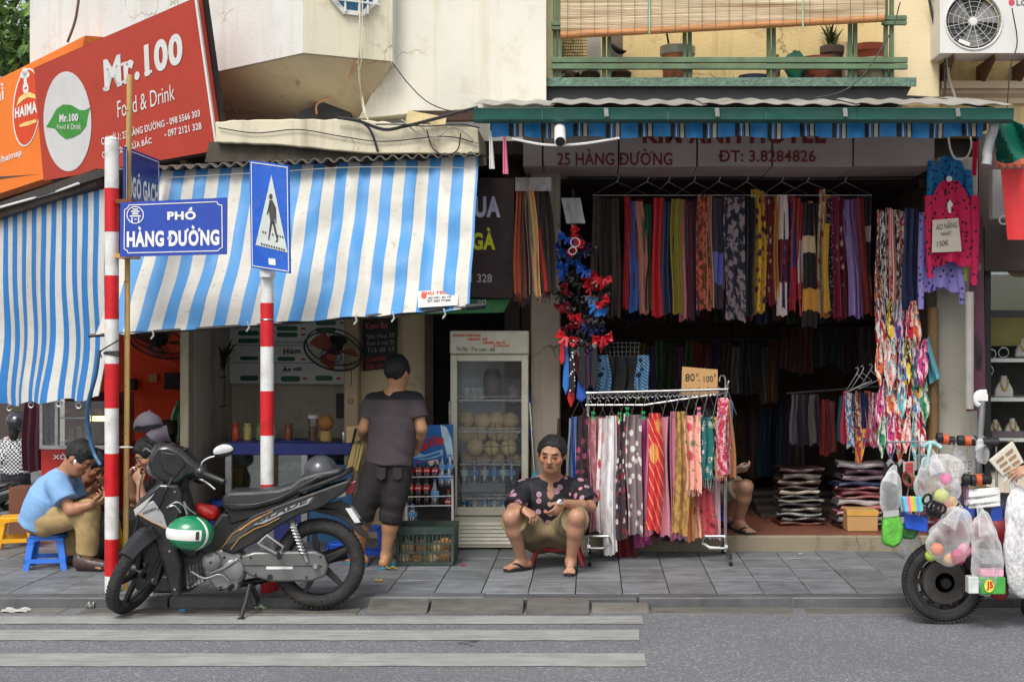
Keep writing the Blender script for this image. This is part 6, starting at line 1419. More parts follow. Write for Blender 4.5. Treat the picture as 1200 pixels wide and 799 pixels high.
def bottle(x,z,Y,h_,r_,liquid,capc,lab,label,grp,lw='white',nm='bottle'):
 t=thing('bottle',label,'bottle',(x,Y,z),grp); k=h_
 part('flask',MB().lathe([(r_*.86,0),(r_,.02*k),(r_,.30*k),(r_*.88,.36*k),(r_,.42*k),(r_*.98,.58*k),(r_*.72,.72*k),(r_*.36,.86*k),(r_*.32,.93*k)],(x,Y,z),n=14),liquid,t)
 part('cap',MB().lathe([(r_*.42,.925*k),(r_*.42,.995*k),(r_*.38,1.0*k)],(x,Y,z),n=14),capc,t)
 part('label',MB().lathe([(r_*1.015,.30*k),(r_*1.03,.31*k),(r_*1.03,.55*k),(r_*1.01,.56*k)],(x,Y,z),n=14,close=False),lab,t)
 if lw=='coke':
  for q_ in range(3):part('lettering',MB().bar((x-r_*.6+q_*r_*.42,Y-r_*1.05,z+k*(.38+.05*(q_%2))),(x-r_*.25+q_*r_*.42,Y-r_*1.05,z+k*(.46-.03*(q_%2))),.008,.003,(0,1,0)),PRINT_W,t)
 return t
COLA=mat('cola',(.02,.008,.006),.1,var=.2,bump=0,coat=.5); RCAP=mat('red_cap',lin((206,28,36)),.4); RLAB=mat('red_label',lin((200,26,36)),.4)
PET=glass('pet_bottle',(.80,.88,.93),.16,.06); BCAP=mat('blue_cap',lin((60,130,200)),.4); BLAB=mat('blue_label',lin((96,160,212)),.4,var=.3,vs=30); WLAB=mat('pale_label',lin((206,216,224)),.4,var=.2,vs=20)
for i,x in enumerate((544,556,568,579,590,600)):
 for j,(y_,c_)in enumerate(((569,PET),(597,PET))):
  bottle(P(x,0,Yf+.25).x,fz(y_+(0 if j==0 else 2)),Yf+.25,.19 if j==0 else .10,.034,c_,BCAP,BLAB if(i+j)%2 else WLAB,f'{("first","second","third","fourth","fifth","sixth")[i]} water bottle on the {("lower","bottom")[j]} shelf of the fridge','water bottles in the fridge')
for i,x in enumerate((547,555,563)):
 solo('yoghurt_cup',MB().lathe([(.026,0),(.034,.09),(.036,.095),(.035,.10)],P(x,469,Yf+.2),n=14),mat('cup_foil',lin((190,204,200)),.3,.3,var=.2,vs=20),f'{("left","middle","right")[i]} pale cup on the top shelf of the fridge','cup','cups in the fridge')
solo('dark_jug',MB().lathe([(.05,0),(.075,.05),(.08,.16),(.06,.22),(.05,.25)],P(577,468,Yf+.3),n=16),mat('jug_brown',lin((86,70,70)),.4),'dark jug standing on the top shelf of the fridge','jug')
solo('plastic_bag',MB().ell(P(602,462,Yf+.26),.055,.06,.07,12,8,jit=.12),mat('mauve_bag',lin((150,120,130)),.4,var=.3),'mauve plastic bag on the top shelf of the fridge','bag')
mp_=thing('mop','blue handled mop standing between fridge and pillar','mop',P(625,640,11.5)); mp_.location.z=0; ORG[mp_]=Vector(mp_.location)
part('handle',MB().cyl(P(617,449,11.56),P(620.5,472,11.55),.013),mat('mop_blue',lin((30,60,160)),.4),mp_); part('pole',MB().cyl(P(620.5,472,11.55),P(626,552,11.5),.010),CHROME,mp_); part('grip',MB().cyl(P(622,503,11.535),P(623,517,11.53),.0135),mat('mop_blue',lin((30,60,160)),.4),mp_)
part('head',MB().lathe([(.012,0),(.03,-.05),(.06,-.16),(.05,-.19)],P(626.5,552,11.5),n=12),mat('mop_teal',lin((60,150,160)),.8,bump=.6),mp_)
solo('stick',MB().cyl(P(655,490,11.45),P(650,590,11.4),.012),BROWNM,'dark broom stick leaning on the pillar behind the seated man','stick')
Yd=11.15
dk_=thing('drinks_rack','white wire drinks rack with blue water brand header beside the fridge','rack',(P(503,0,Yd).x,Yd,0))
HDR=mat('header_blue',lin((40,104,176)),.35,var=.2,vs=3,bump=0,dirt=.3,dcol=lin((120,180,220)),ds=2)
part('header',MB().prism([P(474,545,Yd+.12),P(531,549,Yd+.12),P(531,497,Yd+.12),P(474,499,Yd+.12)],(0,.02,0)),HDR,dk_)
fd=Face(P(474,545,Yd+.12),P(531,549,Yd+.12),P(474,499,Yd+.12))
part('swoosh',fd.poly([(516,497.5),(523,500),(529,514),(531,530),(531,540),(525,538),(522,525),(518,512)],.003),mat('swoosh_pale',lin((190,220,238)),.4),dk_)
part('wave',fd.poly([(479,535),(488,529),(497,533),(507,530),(519,526),(519,533),(508,537),(496,539),(486,537)],.004),mat('wave_blue',lin((150,196,226)),.4),dk_)
part('wave',fd.poly([(484,536.5),(497,535),(516,529),(515,533),(497,537.5)],.006),mat('wave_mid',lin((60,120,190)),.4),dk_)
lettering('LaVie',fd.quad((489,530),(520,520),(520,508),(489,516),.008),mat('brand_red',lin((206,36,40)),.4),dk_,bold=.045)
part('white_ribbon',fd.poly([(500,540),(513,538),(515,544),(503,546)],.005),PRINT_W,dk_)
for x in(476,530):part('frame_tube',MB().tube(spline([P(x,640,Yd-.06),P(x,570,Yd-.06),P(x+(2 if x<500 else-2),562,Yd-.05),P(x+(6 if x<500 else-4),560,Yd+.1)],5),.008,8),WHITE_P,dk_)
for x in(476,530):part('frame_tube',MB().cyl((P(x,0,Yd).x,Yd+.14,.0),P(x,548,Yd+.14),.008),WHITE_P,dk_)
for zy in(559,582,593,612,634):
 sf=MB().tube([P(476,zy,Yd-.06),P(530,zy-1,Yd-.06)],.005,6).tube([P(476,zy,Yd+.12),P(530,zy-1,Yd+.12)],.005,6)
 for k in range(9):sf.tube([P(478+k*6.3,zy-.3,Yd-.06),P(478+k*6.3,zy-.3,Yd+.12)],.003,5)
 part('shelf',sf,WHITE_P,dk_)
part('back_panel',MB().box(P(476,0,Yd).x,P(531,0,Yd).x,Yd+.145,Yd+.155,P(0,634,Yd).z,P(0,549,Yd).z),mat('rack_back',lin((50,44,44)),.6),dk_)
zr=lambda y:P(0,y,Yd-.0).z
def cola(x,y_,h_,lb):return bottle(P(x,0,Yd).x,zr(y_),Yd-.0,h_,.030,COLA,RCAP,RLAB,lb,'cola bottles on the drinks rack','coke')
for i,x in enumerate((481.5,491,500.5,510)):cola(x,559,.125,f'{nm[i]} cola bottle on the top shelf of the drinks rack')
for i,x in enumerate((481.5,490.5,500)):cola(x,581,.15,f'{("left","middle","right")[i]} cola bottle on the second shelf of the drinks rack')
for i,x in enumerate((481.5,490.5,500)):solo('can',MB().lathe([(.026,0),(.03,.006),(.03,.07),(.025,.078)],(P(x,0,Yd).x,Yd,zr(593)),n=14),COLA,f'{("left","middle","right")[i]} dark can on the third shelf of the drinks rack','can','dark cans on the drinks rack')
cola(525.5,597,.155,'single cola bottle standing low on the right of the drinks rack')
for i,(x,y_)in enumerate(((518,569),(526,569),(518,558),(527,557))):bottle(P(x,0,Yd).x,zr(y_),Yd-.01+.02*(i>1),.16,.03,PET,BCAP,BLAB,f'{("front left","front right","rear left","rear right")[i]} small water bottle at the top right of the drinks rack','small water bottles on the drinks rack')
bottle(P(510,0,Yd).x,zr(592),Yd-.02,.205,.032,PET,BCAP,BLAB,'tall water bottle beside the cola on the second shelf','water bottles standing on the rack')
bottle(P(484,0,Yd).x,zr(611),Yd-.02,.14,.036,PET,BCAP,BLAB,'lone water bottle on the lowest shelf of the drinks rack','water bottles standing on the rack')
Yc=10.62
cr=thing('plastic_crate','dark green plastic crate of coconuts in front of the drinks rack','crate',(P(499,0,Yc).x,Yc+.15,0))
CRG=mat('crate_green',lin((44,62,56)),.5,var=.2,dirt=.5,dcol=lin((84,80,66)),ds=6)
x0,x1=P(465,0,Yc).x,P(531,0,Yc).x; zt_=P(0,617,Yc).z; dpt=.36
part('rim',MB().box(x0-.01,x1+.01,Yc-.012,Yc+.004,zt_-.055,zt_).box(x0-.01,x1+.01,Yc+dpt-.004,Yc+dpt+.012,zt_-.055,zt_).box(x0-.01,x0+.006,Yc+.005,Yc+dpt-.005,zt_-.055,zt_).box(x1-.006,x1+.01,Yc+.005,Yc+dpt-.005,zt_-.055,zt_),CRG,cr)
part('base',MB().box(x0,x1,Yc,Yc+dpt,.004,.03),CRG,cr)
for yy in(Yc-.004,Yc+dpt-.008):
 for k in range(15):x=lerp(x0+.005,x1-.005,k/14); part('bar',MB().box(x-(.005 if k%7 else .011),x+(.005 if k%7 else .011),yy,yy+.012,.03,zt_-.055),CRG,cr)
 for q in(.33,.66):part('bar',MB().box(x0,x1,yy+.001,yy+.011,lerp(.03,zt_-.055,q)-.006,lerp(.03,zt_-.055,q)+.006),CRG,cr)
for xx in(x0,x1-.012):
 for k in range(7):y_=lerp(Yc+.02,Yc+dpt-.03,k/6); part('bar',MB().box(xx,xx+.012,y_,y_+.012,.03,zt_-.055),CRG,cr)
k=0
for(x,y_,dy)in((474,656,.08),(490,657,.08),(507,656,.09),(522,652,.09),(478,641,.1),(494,641,.12),(512,642,.1),(522,638,.14),(476,650,.24),(496,648,.26),(514,648,.25)):
 coconut(P(x,y_,Yc+dy),.052,f'{("front left","front second","front third","front right","upper left","upper second","upper third","upper right","rear left","rear middle","rear right")[k]} coconut inside the green crate','coconuts in the crate',COCOB if k%2 else COCO); k+=1
def stool(label,x,Y,h_,w_,mt,grp,rot=0,back=False):
 T=Matrix.Translation((x,Y,0))@Matrix.Rotation(rot,4,'Z'); t=thing('plastic_stool',label,'stool',(x,Y,0),grp); a_=w_*.40; b_=w_*.5
 mb=MB(T); n_=20; rr=lambda r_,z:[(r_*math.copysign(abs(math.cos(2*math.pi*i/n_))**.55,math.cos(2*math.pi*i/n_)),r_*math.copysign(abs(math.sin(2*math.pi*i/n_))**.55,math.sin(2*math.pi*i/n_)),z)for i in range(n_)]
 mb.prism(rr(a_*1.06,h_-.022),(0,0,.022)); part('seat',mb,mt,t,bevel=.005)
 for sx in(-1,1):
  for sy in(-1,1):
   lg=MB(T); w1=w_*.15
   tp=[Vector((sx*a_,sy*a_,h_-.02)),Vector((sx*(a_-w1),sy*a_,h_-.02)),Vector((sx*a_,sy*(a_-w1),h_-.02))]
   bt=[Vector((sx*b_,sy*b_,0)),Vector((sx*(b_-w1*.8),sy*b_,0)),Vector((sx*b_,sy*(b_-w1*.8),0))]
   ins=Vector((-sx*.008,-sy*.008,0))
   for q in(1,2):
    lg.add([tp[0],tp[q],bt[q],bt[0],tp[0]+ins,tp[q]+ins,bt[q]+ins,bt[0]+ins],[(0,1,2,3),(7,6,5,4),(0,4,5,1),(1,5,6,2),(2,6,7,3),(3,7,4,0)])
   part('leg',lg,mt,t)
 for i_,(ax,sg)in enumerate(((0,1),(0,-1),(1,1),(1,-1))):
  ar=MB(T)
  for(z0_,z1_,f_)in((h_*.74,h_-.02,1),(h_*.2,h_*.33,0)):
   q=lerp(b_,a_,(z0_+z1_)/2/h_)+.002
   if f_:
    pts=[(-q,z1_),(q,z1_),(q*.62,z1_-.012)]; m_=8
    pts=[(-q,z1_),(q,z1_),(q,z0_)]+[(q*.72*math.cos(math.pi*k_/m_),z0_+(z1_-.012-z0_)*math.sin(math.pi*k_/m_)**.7)for k_ in range(m_+1)]+[(-q,z0_)]
   else:pts=[(-q,z0_),(q,z0_),(q,z1_),(-q,z1_)]
   ar.prism([(p_[0],sg*q,p_[1])if ax==0 else(sg*q,p_[0],p_[1])for p_ in pts],(0,-sg*.007,0)if ax==0 else(-sg*.007,0,0))
  part('apron',ar,mt,t)
 return t
STB=mat('stool_blue',lin((54,120,222)),.38,var=.06,dirt=.15,dcol=lin((40,80,160))); STY=mat('stool_yellow',lin((236,170,24)),.4,var=.06,dirt=.15,dcol=lin((170,120,20))); STD=mat('stool_deep_blue',lin((36,84,196)),.4,var=.08)
g_='low plastic stools'
stool('sky blue plastic stool carrying the man in the blue shirt',P(53,0,10.5).x,10.56,P(0,626,10.5).z,.30,STB,g_,.2)
stool('yellow plastic stool at the far left beside the brown box',P(14,0,11.5).x,11.6,P(0,606,11.5).z,.30,STY,g_,.3)
stool('blue stool beside the legs of the standing man',P(434,0,10.75).x,10.85,P(0,618,10.75).z,.17,STD,g_,.1)
stool('blue stool behind the motorbike, mostly hidden by its rear wheel',P(398,0,10.9).x,10.95,P(0,636,10.9).z,.22,STD,g_,.3)
stool('deep blue stool in the shade behind the motorbike seat',P(262,0,12.1).x,12.2,P(0,587,12.1).z,.32,STD,g_,.3)
stool('yellow stool under the second man behind the post',P(113,0,10.95).x,11.15,.27,.26,STY,g_,.5)
bxx=MB().box(P(10,0,12.0).x,P(33,0,12.0).x,12.0,12.25,0.0,P(0,571,12).z); solo('wooden_box',bxx,mat('brown_board',lin((110,66,44)),.7,var=.2,dirt=.4),'brown board box standing behind the yellow stool','box',bevel=.006)
Yk=11.9
ct=thing('counter','blue topped glass snack counter behind the motorbike','counter',(P(340,0,Yk).x,Yk+.3,0))
NAVY=mat('counter_navy',lin((50,60,140)),.45,var=.12,dirt=.3)
part('top',MB().box(P(264,0,Yk).x,P(412,0,Yk).x,Yk,Yk+.6,P(0,533,Yk).z,P(0,519,Yk).z),NAVY,ct,bevel=.008)
for xa in(264,353):part('upright',MB().box(P(xa,0,Yk).x,P(xa+7,0,Yk).x,Yk,Yk+.05,0,P(0,533,Yk).z-.001),mat('alu',(.5,.5,.5),.4,.8),ct)
part('pane',MB().box(P(271,0,Yk).x,P(353,0,Yk).x,Yk+.02,Yk+.026,.25,P(0,533,Yk).z-.002),glass('counter_glass',(.8,.88,.86),.22),ct)
part('shelf',MB().box(P(271,0,Yk).x,P(353,0,Yk).x,Yk+.05,Yk+.55,.42,.44),mat('counter_pale',lin((170,186,176)),.5),ct)
part('back',MB().box(P(264,0,Yk).x,P(412,0,Yk).x,Yk+.57,Yk+.59,0,P(0,533,Yk).z),mat('counter_mint',lin((140,160,150)),.5,var=.2,vs=3),ct)
part("lower_panel",MB().box(P(264,0,Yk).x,P(412,0,Yk).x,Yk+.03,Yk+.05,0,.25),NAVY,ct)
part('side_cabinet',MB().box(P(361,0,Yk).x,P(412,0,Yk).x,Yk+.02,Yk+.5,0,P(0,545,Yk).z),mat('cabinet_blue',lin((44,110,160)),.5,var=.12,dirt=.3),ct)
for i,(xa,xb,c_,n_)in enumerate(((276,286,(196,140,50),'ochre'),(287,298,(90,66,48),'brown'),(299,309,(140,140,110),'grey'))):
 solo('food_tub',MB().box(P(xa,0,Yk+.2).x,P(xb,0,Yk+.2).x,Yk+.16,Yk+.3,.44,.44+.15),mat('tub_'+n_,lin(c_),.5,var=.25,vs=12),f'{n_} filled tub inside the glass counter','tub','tubs in the counter',bevel=.004)
for i in range(5):solo('fruit',MB().ell(P(330+i*5.5,548-(i%2)*4,Yk+.2),.035,.035,.032,12,8),mat('fruit_yellow',lin((200,180,110)),.6,var=.2),f'{("first","second","third","fourth","fifth")[i]} pale fruit from the left inside the glass counter','fruit','fruit in the counter')
zc=P(0,519,Yk).z
coconut((P(382,0,Yk+.2).x,Yk+.2,zc+.155),.065,'brown coconut on a stand on the counter beside the tall jar','coconuts on the counter',COCOB)
solo('stand',MB().lathe([(.05,0),(.055,.03),(.05,.085)],(P(382,0,Yk+.2).x,Yk+.2,zc+.003),n=18),mat('straw_stand',lin((200,168,100)),.7),'straw coloured ring stand under the counter coconut','stand')
jr=thing('jar','tall clear jar of nuts with white lid on the counter','jar',(P(367,0,Yk+.2).x,Yk+.2,zc)); o_=(P(367,0,Yk+.2).x,Yk+.2,zc+.002)
part('glass',MB().lathe([(.04,0),(.042,.01),(.042,.19)],o_,n=18),glass('jar_glass',(.9,.9,.88),.15),jr); part('nuts',MB().lathe([(.036,.006),(.037,.12)],o_,n=16),mat('nuts',lin((150,104,70)),.8,var=.4,vs=60,bump=.9),jr); part('lid',MB().lathe([(.044,.19),(.044,.215),(.04,.22)],o_,n=18),WHITE_P,jr)
solo('knife',MB().box(P(330,0,Yk+.1).x,P(345,0,Yk+.1).x,Yk+.1,Yk+.13,zc+.002,zc+.014).box(P(345,0,Yk+.1).x+.001,P(362,0,Yk+.1).x,Yk+.1,Yk+.125,zc+.004,zc+.009),mat('knife_blue',lin((40,60,140)),.4),'blue handled knife lying on the counter top','knife')
solo('metal_cup',MB().lathe([(.03,0),(.034,.07),(.033,.075)],(P(404,0,Yk+.2).x,Yk+.2,zc+.002),n=14),CHROME,'small steel cup on the right of the counter','cup')
cl_=thing('clipboard','tan ribbed wooden board with a pen hanging by the standing man','board',P(415,545,11.3))
part('board',MB().prism([P(406,519,11.3),P(423,515,11.3),P(426,498,11.3),P(406,500,11.3)],(0,.012,0)),mat('board_tan',lin((214,180,130)),.7,var=.15,stretch=(1,1,8),vs=10),cl_)
for i,x in enumerate((413,417,421,410)):solo('bamboo_strip',MB().bar(P(x-3,551,11.4),P(x+4,520,11.42),.02,.008,(0,1,0)),mat('slat_yellow',lin((226,196,120)),.6),f'{("second","third","rightmost","leftmost")[i]} pale bamboo strip standing below the tan board','slat','bamboo slats by the counter')
solo('pen',MB().cyl(P(417,502,11.26),P(413,520,11.26),.010).cyl(P(413,520,11.26),P(406,546,11.26),.004),BLACK,'black handled skewer in front of the tan board','skewer')
Ym=13.12
mbd=thing('menu_board','large pale menu board with green price bars on the back wall','menu board',P(335,450,Ym)); PB=mat('menu_pale',lin((228,234,226)),.5,var=.06)
part('panel',MB().prism([P(266,449,Ym),P(410,450,Ym),P(410,370,Ym),P(266,368,Ym)],(0,.02,0)),PB,mbd); fmn=Face(P(266,449,Ym),P(410,450,Ym),P(266,368,Ym)); GP=mat('menu_green',lin((40,104,78)),.5,bump=0)
def pill(x0_,y0_,x1_,y1_):
 r_=(y1_-y0_)/2; pts=[(x1_-r_+r_*math.cos(a_),(y0_+y1_)/2+r_*math.sin(a_))for a_ in[R(-90+30*i)for i in range(7)]]+[(x0_+r_+r_*math.cos(a_),(y0_+y1_)/2+r_*math.sin(a_))for a_ in[R(90+30*i)for i in range(7)]]
 part('price_bar',fmn.poly(pts),GP,mbd)
for(a_,b_,c_,d_)in((279,387.5,304,393),(279,396.5,304,402),(324,374,349,379),(324,382,349,387.5),(324,389.5,349,395),(370,376,394,381),(370,384,394,389),(281,417.5,303,422),(325,418,346,423),(281,440,303,446),(329,440.5,352,447),(369,440,390,446)):pill(a_,b_,c_,d_)
for(a_,b_)in((353,376),(353,385),(353,392),(353,421),(355,443.5),(394,443.5),(398,378)):part('price',fmn.poly([(a_,b_-1.2),(a_+5,b_-1.2),(a_+5,b_+1.2),(a_,b_+1.2)]),PRINT_R,mbd)
lettering('Hôm',fmn.quad((332,415),(352,414),(352,408),(332,408.5)),INK,mbd,bold=.045); lettering('Ăn vặt',fmn.quad((331,437),(354,435),(354,428),(331,428.5)),INK,mbd,bold=.045); lettering('All with coconut',fmn.quad((323,402.5),(356,402),(356,398.5),(323,399)),INK,mbd,bold=0)
for y_ in(404.5,425):part('rule',fmn.poly([(270,y_-.4),(407,y_+.2),(407,y_+.8),(270,y_+.3)]),GP,mbd)
bkb=thing('blackboard','small blackboard with chalk writing beside the standing man','blackboard',P(445,434,12.05)); part('board',MB().prism([P(425,435,12.05),P(465,430,12.05),P(466,372,12.05),P(425,374,12.05)],(0,.02,0)),mat('board_black',lin((38,36,34)),.7),bkb); fbk=Face(P(425,435,12.05),P(465,430,12.05),P(425,374,12.05))
lettering('Kem Bơ',fbk.quad((429,386),(455,384),(455,377),(429,378.5)),mat('chalk_pink',lin((206,84,110)),.8,bump=0),bkb,bold=0)
for i,s_ in enumerate(('Sữa chua 20','Kem ô mai 25','Trà đá 15')):lettering(s_,fbk.quad((430,397+i*8),(462,395+i*8),(462,390+i*8),(430,391.5+i*8)),mat('chalk',lin((150,150,140)),.8,bump=0),bkb,bold=0)
lettering('Caramen',fbk.quad((429,424),(452,422),(452,416),(429,418)),mat('chalk_red',lin((190,60,70)),.8,bump=0),bkb,bold=0); lettering('Sữa chua',fbk.quad((429,432),(455,430),(455,425),(429,426)),mat('chalk_red',lin((190,60,70)),.8,bump=0),bkb,bold=0)
solo('wall_screen',MB().box(P(394,0,12.9).x,P(407,0,12.9).x,12.9,12.95,P(0,490,12.9).z,P(0,461,12.9).z),BLACK,'small dark screen on the back wall beside the column','screen')
def fan(label,c,r_,tilt,blade):
 c=Vector(c); ax=Vector(tilt).normalized(); t=thing('fan',label,'fan',c,'wall fans'); x=ax.orthogonal().normalized(); y=ax.cross(x)
 cg=MB().torus(c,ax,r_,.008,36,6).torus(c-ax*.05,ax,r_*.97,.006,36,6).torus(c+ax*.04,ax,r_*.35,.004,24,5)
 for k in range(40):
  a_=2*math.pi*k/40; d=x*math.cos(a_)+y*math.sin(a_); cg.tube([c+ax*.055+d*r_*.14,c+ax*.05+d*r_*.6,c+d*r_],.0022,4)
 part('cage',cg,BLACK,t,kind='stuff')
 for k in range(3):
  a0=2*math.pi*k/3; bl=MB()
  bl.sheet(lambda u,v:c+(x*math.cos(a0+(u-.5)*(1.1-.3*v))+y*math.sin(a0+(u-.5)*(1.1-.3*v)))*r_*(.16+.7*v)+ax*(u-.5)*.05,8,4,.003); part('blade',bl,blade,t)
 part('hub',MB().lathe([(.045,-.14),(.07,-.12),(.07,-.02),(.03,.01),(.028,.055),(.03,.06)],c,ax,16),BLACK,t); part('badge',MB().lathe([(.022,.0),(.040,.002),(.040,.008),(.022,.010)],c+ax*.055,ax,20),blade,t)
 return t
OR_=mat('fan_orange',lin((140,62,40)),.45)
f1=fan('black wall fan with orange blades beside the menu board',P(390,412,11.75),.235,(-.1,-.55,-.62),OR_); part('bracket',MB().tube([P(405,400,11.9),P(400,395,11.84),P(394,405,11.8)],.02,8),BLACK,f1); part('pull_cord',MB().tube([P(411,432,11.88),P(412,440,11.88),P(411,452,11.88)],.004,5).torus(P(411,470,11.88),(0,1,0),.02,.003,14,5),BLACK,f1)
fan('dark fan high on the red wall, partly hidden by the bamboo',P(186,402,12.6),.26,(-.1,-.5,-.8),mat('fan_dark',lin((110,70,60)),.5))
wsf=thing('wall_shelf','thin wire shelf with plant and white jug on the grey wall','shelf',P(245,475,12.9)); sfm=MB()
for y_ in(441,475):sfm.box(P(225,0,12.9).x,P(263,0,12.9).x,12.75,12.98,P(0,y_+1.2,12.9).z,P(0,y_,12.9).z)
for x in(226,262):sfm.box(P(x,0,12.9).x-.006,P(x,0,12.9).x+.006,12.9,12.912,P(0,477,12.9).z,P(0,425,12.9).z)
part('boards',sfm,BROWNM,wsf)
solo('jug',MB().lathe([(.05,0),(.065,.02),(.07,.17),(.06,.2),(.05,.205)],(P(235,0,12.85).x,12.85,P(0,441,12.85).z+.002),n=18),mat('cream_jug',lin((170,166,154)),.4),'white plastic jug on the upper wall shelf','jug')
solo('mug',MB().lathe([(.034,0),(.038,.08),(.036,.082)],(P(256,0,12.82).x,12.82,P(0,441,12.82).z+.002),n=16),mat('mug_white',lin((190,188,182)),.35),'white mug with a small plant beside the jug','mug')
def plant(name,label,c,n_,L_,seed,col,spread=.5,w_=.012,grp=None):
 r_=random.Random(seed); mb=MB()
 for k in range(n_):
  a_=r_.uniform(0,6.28); b_=Vector(c)+Vector((r_.uniform(-1,1),r_.uniform(-1,1),0))*L_*.12; d=Vector((math.cos(a_),math.sin(a_),0)); l_=L_*r_.uniform(.6,1.1); sdv=Vector((-d.y,d.x,0)); s_=spread*r_.uniform(.3,1.1)
  mb.sheet(lambda u,v:b_+d*s_*l_*v*v+Vector((0,0,l_*v*(1-.35*s_*v)))+sdv*(u-.5)*w_*2*math.sin(max(.05,math.pi*(.15+.85*v)))**.8,2,5)
 return solo(name,mb,mat(name+'_leaf%d'%seed,col,.5,var=.35,vs=3,bump=0),label,'plant',grp)
plant('pot_plant','dark leafy plant trailing from the mug on the wall shelf',(P(258,0,12.82).x,12.82,P(0,441,12.82).z+.06),22,.3,3,lin((50,64,44)),.8,.018)
solo('small_pot',MB().lathe([(.03,0),(.04,.06),(.038,.065)],(P(249,0,12.85).x,12.85,P(0,475,12.85).z+.002),n=14),BLACK,'small black pot on the lower wall shelf','pot')
solo('wall_box',MB().box(P(192,0,13.5).x,P(210,0,13.5).x,13.5,13.59,P(0,456,13.5).z,P(0,437,13.5).z),mat('dark_box',lin((46,28,28)),.5),'dark meter box on the red wall beside the white post','box','boxes on the red wall',bevel=.006)
solo('wall_box',MB().box(P(147,0,13.5).x,P(158,0,13.5).x,13.5,13.59,P(0,457,13.5).z,P(0,444,13.5).z),mat('dark_box',lin((46,28,28)),.5),'small dark box on the red wall behind the bamboo pole','box','boxes on the red wall',bevel=.006)
solo('framed_note',MB().box(P(171,0,13.5).x,P(181,0,13.5).x,13.58,13.595,P(0,448,13.5).z,P(0,438,13.5).z),mat('note_tan',lin((190,140,90)),.7),'small tan note fixed on the red wall','note')
solo('wall_reflection',MB().prism([P(178,417,13.5),P(207,431,13.5),P(207,426,13.5),P(180,415,13.5)],(0,.03,0)),mat('bright_red_strip',lin((236,84,40)),.35),'bright orange red strip painted as a reflection on the red wall','strip')  # reflected light drawn as a brighter coloured strip, no lamp
solo('gas_bottle',MB().lathe([(.05,0),(.075,.02),(.078,.35),(.05,.44),(.03,.46),(.03,.5)],(P(210,0,12.9).x,12.9,P(0,535,12.9).z),n=18),mat('bottle_green',lin((40,120,40)),.3,coat=.4),'tall green bottle at the right end of the red room','bottle')
solo('coffee_machine',MB().box(P(187,0,12.7).x,P(203,0,12.7).x,12.7,12.95,P(0,510,12.7).z,P(0,493,12.7).z).box(P(189,0,12.7).x,P(200,0,12.7).x,12.75,12.9,P(0,545,12.7).z,P(0,511,12.7).z),BLACK,'black machine behind the motorbike in the red room','machine',bevel=.008)
solo('red_table',MB().box(P(135,0,12.4).x,P(212,0,12.4).x,12.4,13.2,0,P(0,522,12.4).z),mat('table_red',lin((170,30,24)),.45,dirt=.3),'red counter under the machine in the red room','counter',bevel=.01)
Yv=12.0
vc=thing('food_case','chrome framed glass food case with red base behind the seated men','food case',(P(88,0,Yv).x,Yv+.3,0)); X0,X1=P(48,0,Yv).x,P(133,0,Yv).x
part('base',MB().box(X0,X1,Yv,Yv+.55,0,P(0,525,Yv).z),mat('case_red',lin((176,30,26)),.4,dirt=.25),vc,bevel=.006)
fv=Face((X0,Yv-.003,0),(X1,Yv-.003,0),(X0,Yv-.003,1)); lettering('XÔI',fv.quad((62,538),(80,538),(80,531),(62,531)),PRINT_W,vc,bold=.02)
for x in(48,66,104,132):part('post',MB().box(P(x,0,Yv).x-.012,P(x,0,Yv).x+.012,Yv,Yv+.024,P(0,525,Yv).z,P(0,468,Yv).z),CHROME,vc)
part('sill',MB().box(X0-.01,X1+.01,Yv-.01,Yv+.56,P(0,526,Yv).z,P(0,521.5,Yv).z),CHROME,vc)
part('shelf',MB().box(X0+.1,X1,Yv+.03,Yv+.5,P(0,489,Yv).z-.012,P(0,489,Yv).z),CHROME,vc)
part('pane',MB().box(X0,X1,Yv+.008,Yv+.013,P(0,520,Yv).z,P(0,470,Yv).z),glass('case_glass',(.88,.9,.9),.10),vc)
part('backing',MB().box(X0,X1,Yv+.54,Yv+.55,P(0,521,Yv).z,P(0,462,Yv).z),mat('case_back',lin((120,30,24)),.5),vc)
lt=nodes_of('case_lamp'); lt[3].inputs['Emission Color'].default_value=(1,.75,.3,1); lt[3].inputs['Emission Strength'].default_value=3
part('lamp',MB().box(P(107,0,Yv).x,P(122,0,Yv).x,Yv+.03,Yv+.06,P(0,489.5,Yv).z-.03,P(0,486,Yv).z-.012),lt[0],vc)
fr_=random.Random(2)
for i in range(9):solo('food_roll',MB().ell((P(76+i*5.5,0,Yv+.2).x,Yv+.18+fr_.uniform(0,.15),P(0,487,Yv+.2).z+.03),.045,.03,.026,10,8),mat('fried_food',lin((206,150,80)),.6,var=.4,vs=30,bump=.5),f'{("first","second","third","fourth","fifth","sixth","seventh","eighth","last")[i]} golden roll from the left on the food case shelf','food','food on the case shelf')
for i in range(3):solo('clear_tub',MB().box(P(84+i*9,0,Yv+.2).x,P(91+i*9,0,Yv+.2).x,Yv+.12,Yv+.3,P(0,521,Yv+.2).z,P(0,502-i*3,Yv+.2).z),mat('cloudy_tub',lin((170,150,140)),.3,var=.2),f'{("left","middle","right")[i]} cloudy tub on the floor of the food case','tub','tubs in the food case')
pl_=thing('planter','black square planter with green grass behind the front wheel','planter',(P(194,0,9.62).x,9.62,0)); Yp=9.5
part('pot',MB().prism([(P(177,0,Yp).x,Yp,.005),(P(212,0,Yp).x,Yp,.005),(P(214,0,Yp).x,Yp-.015,P(0,675,Yp).z),(P(175,0,Yp).x,Yp-.015,P(0,675,Yp).z)],(0,.26,0)),mat('pot_black',(.016,.016,.018),.5,dirt=.3),pl_,bevel=.006)
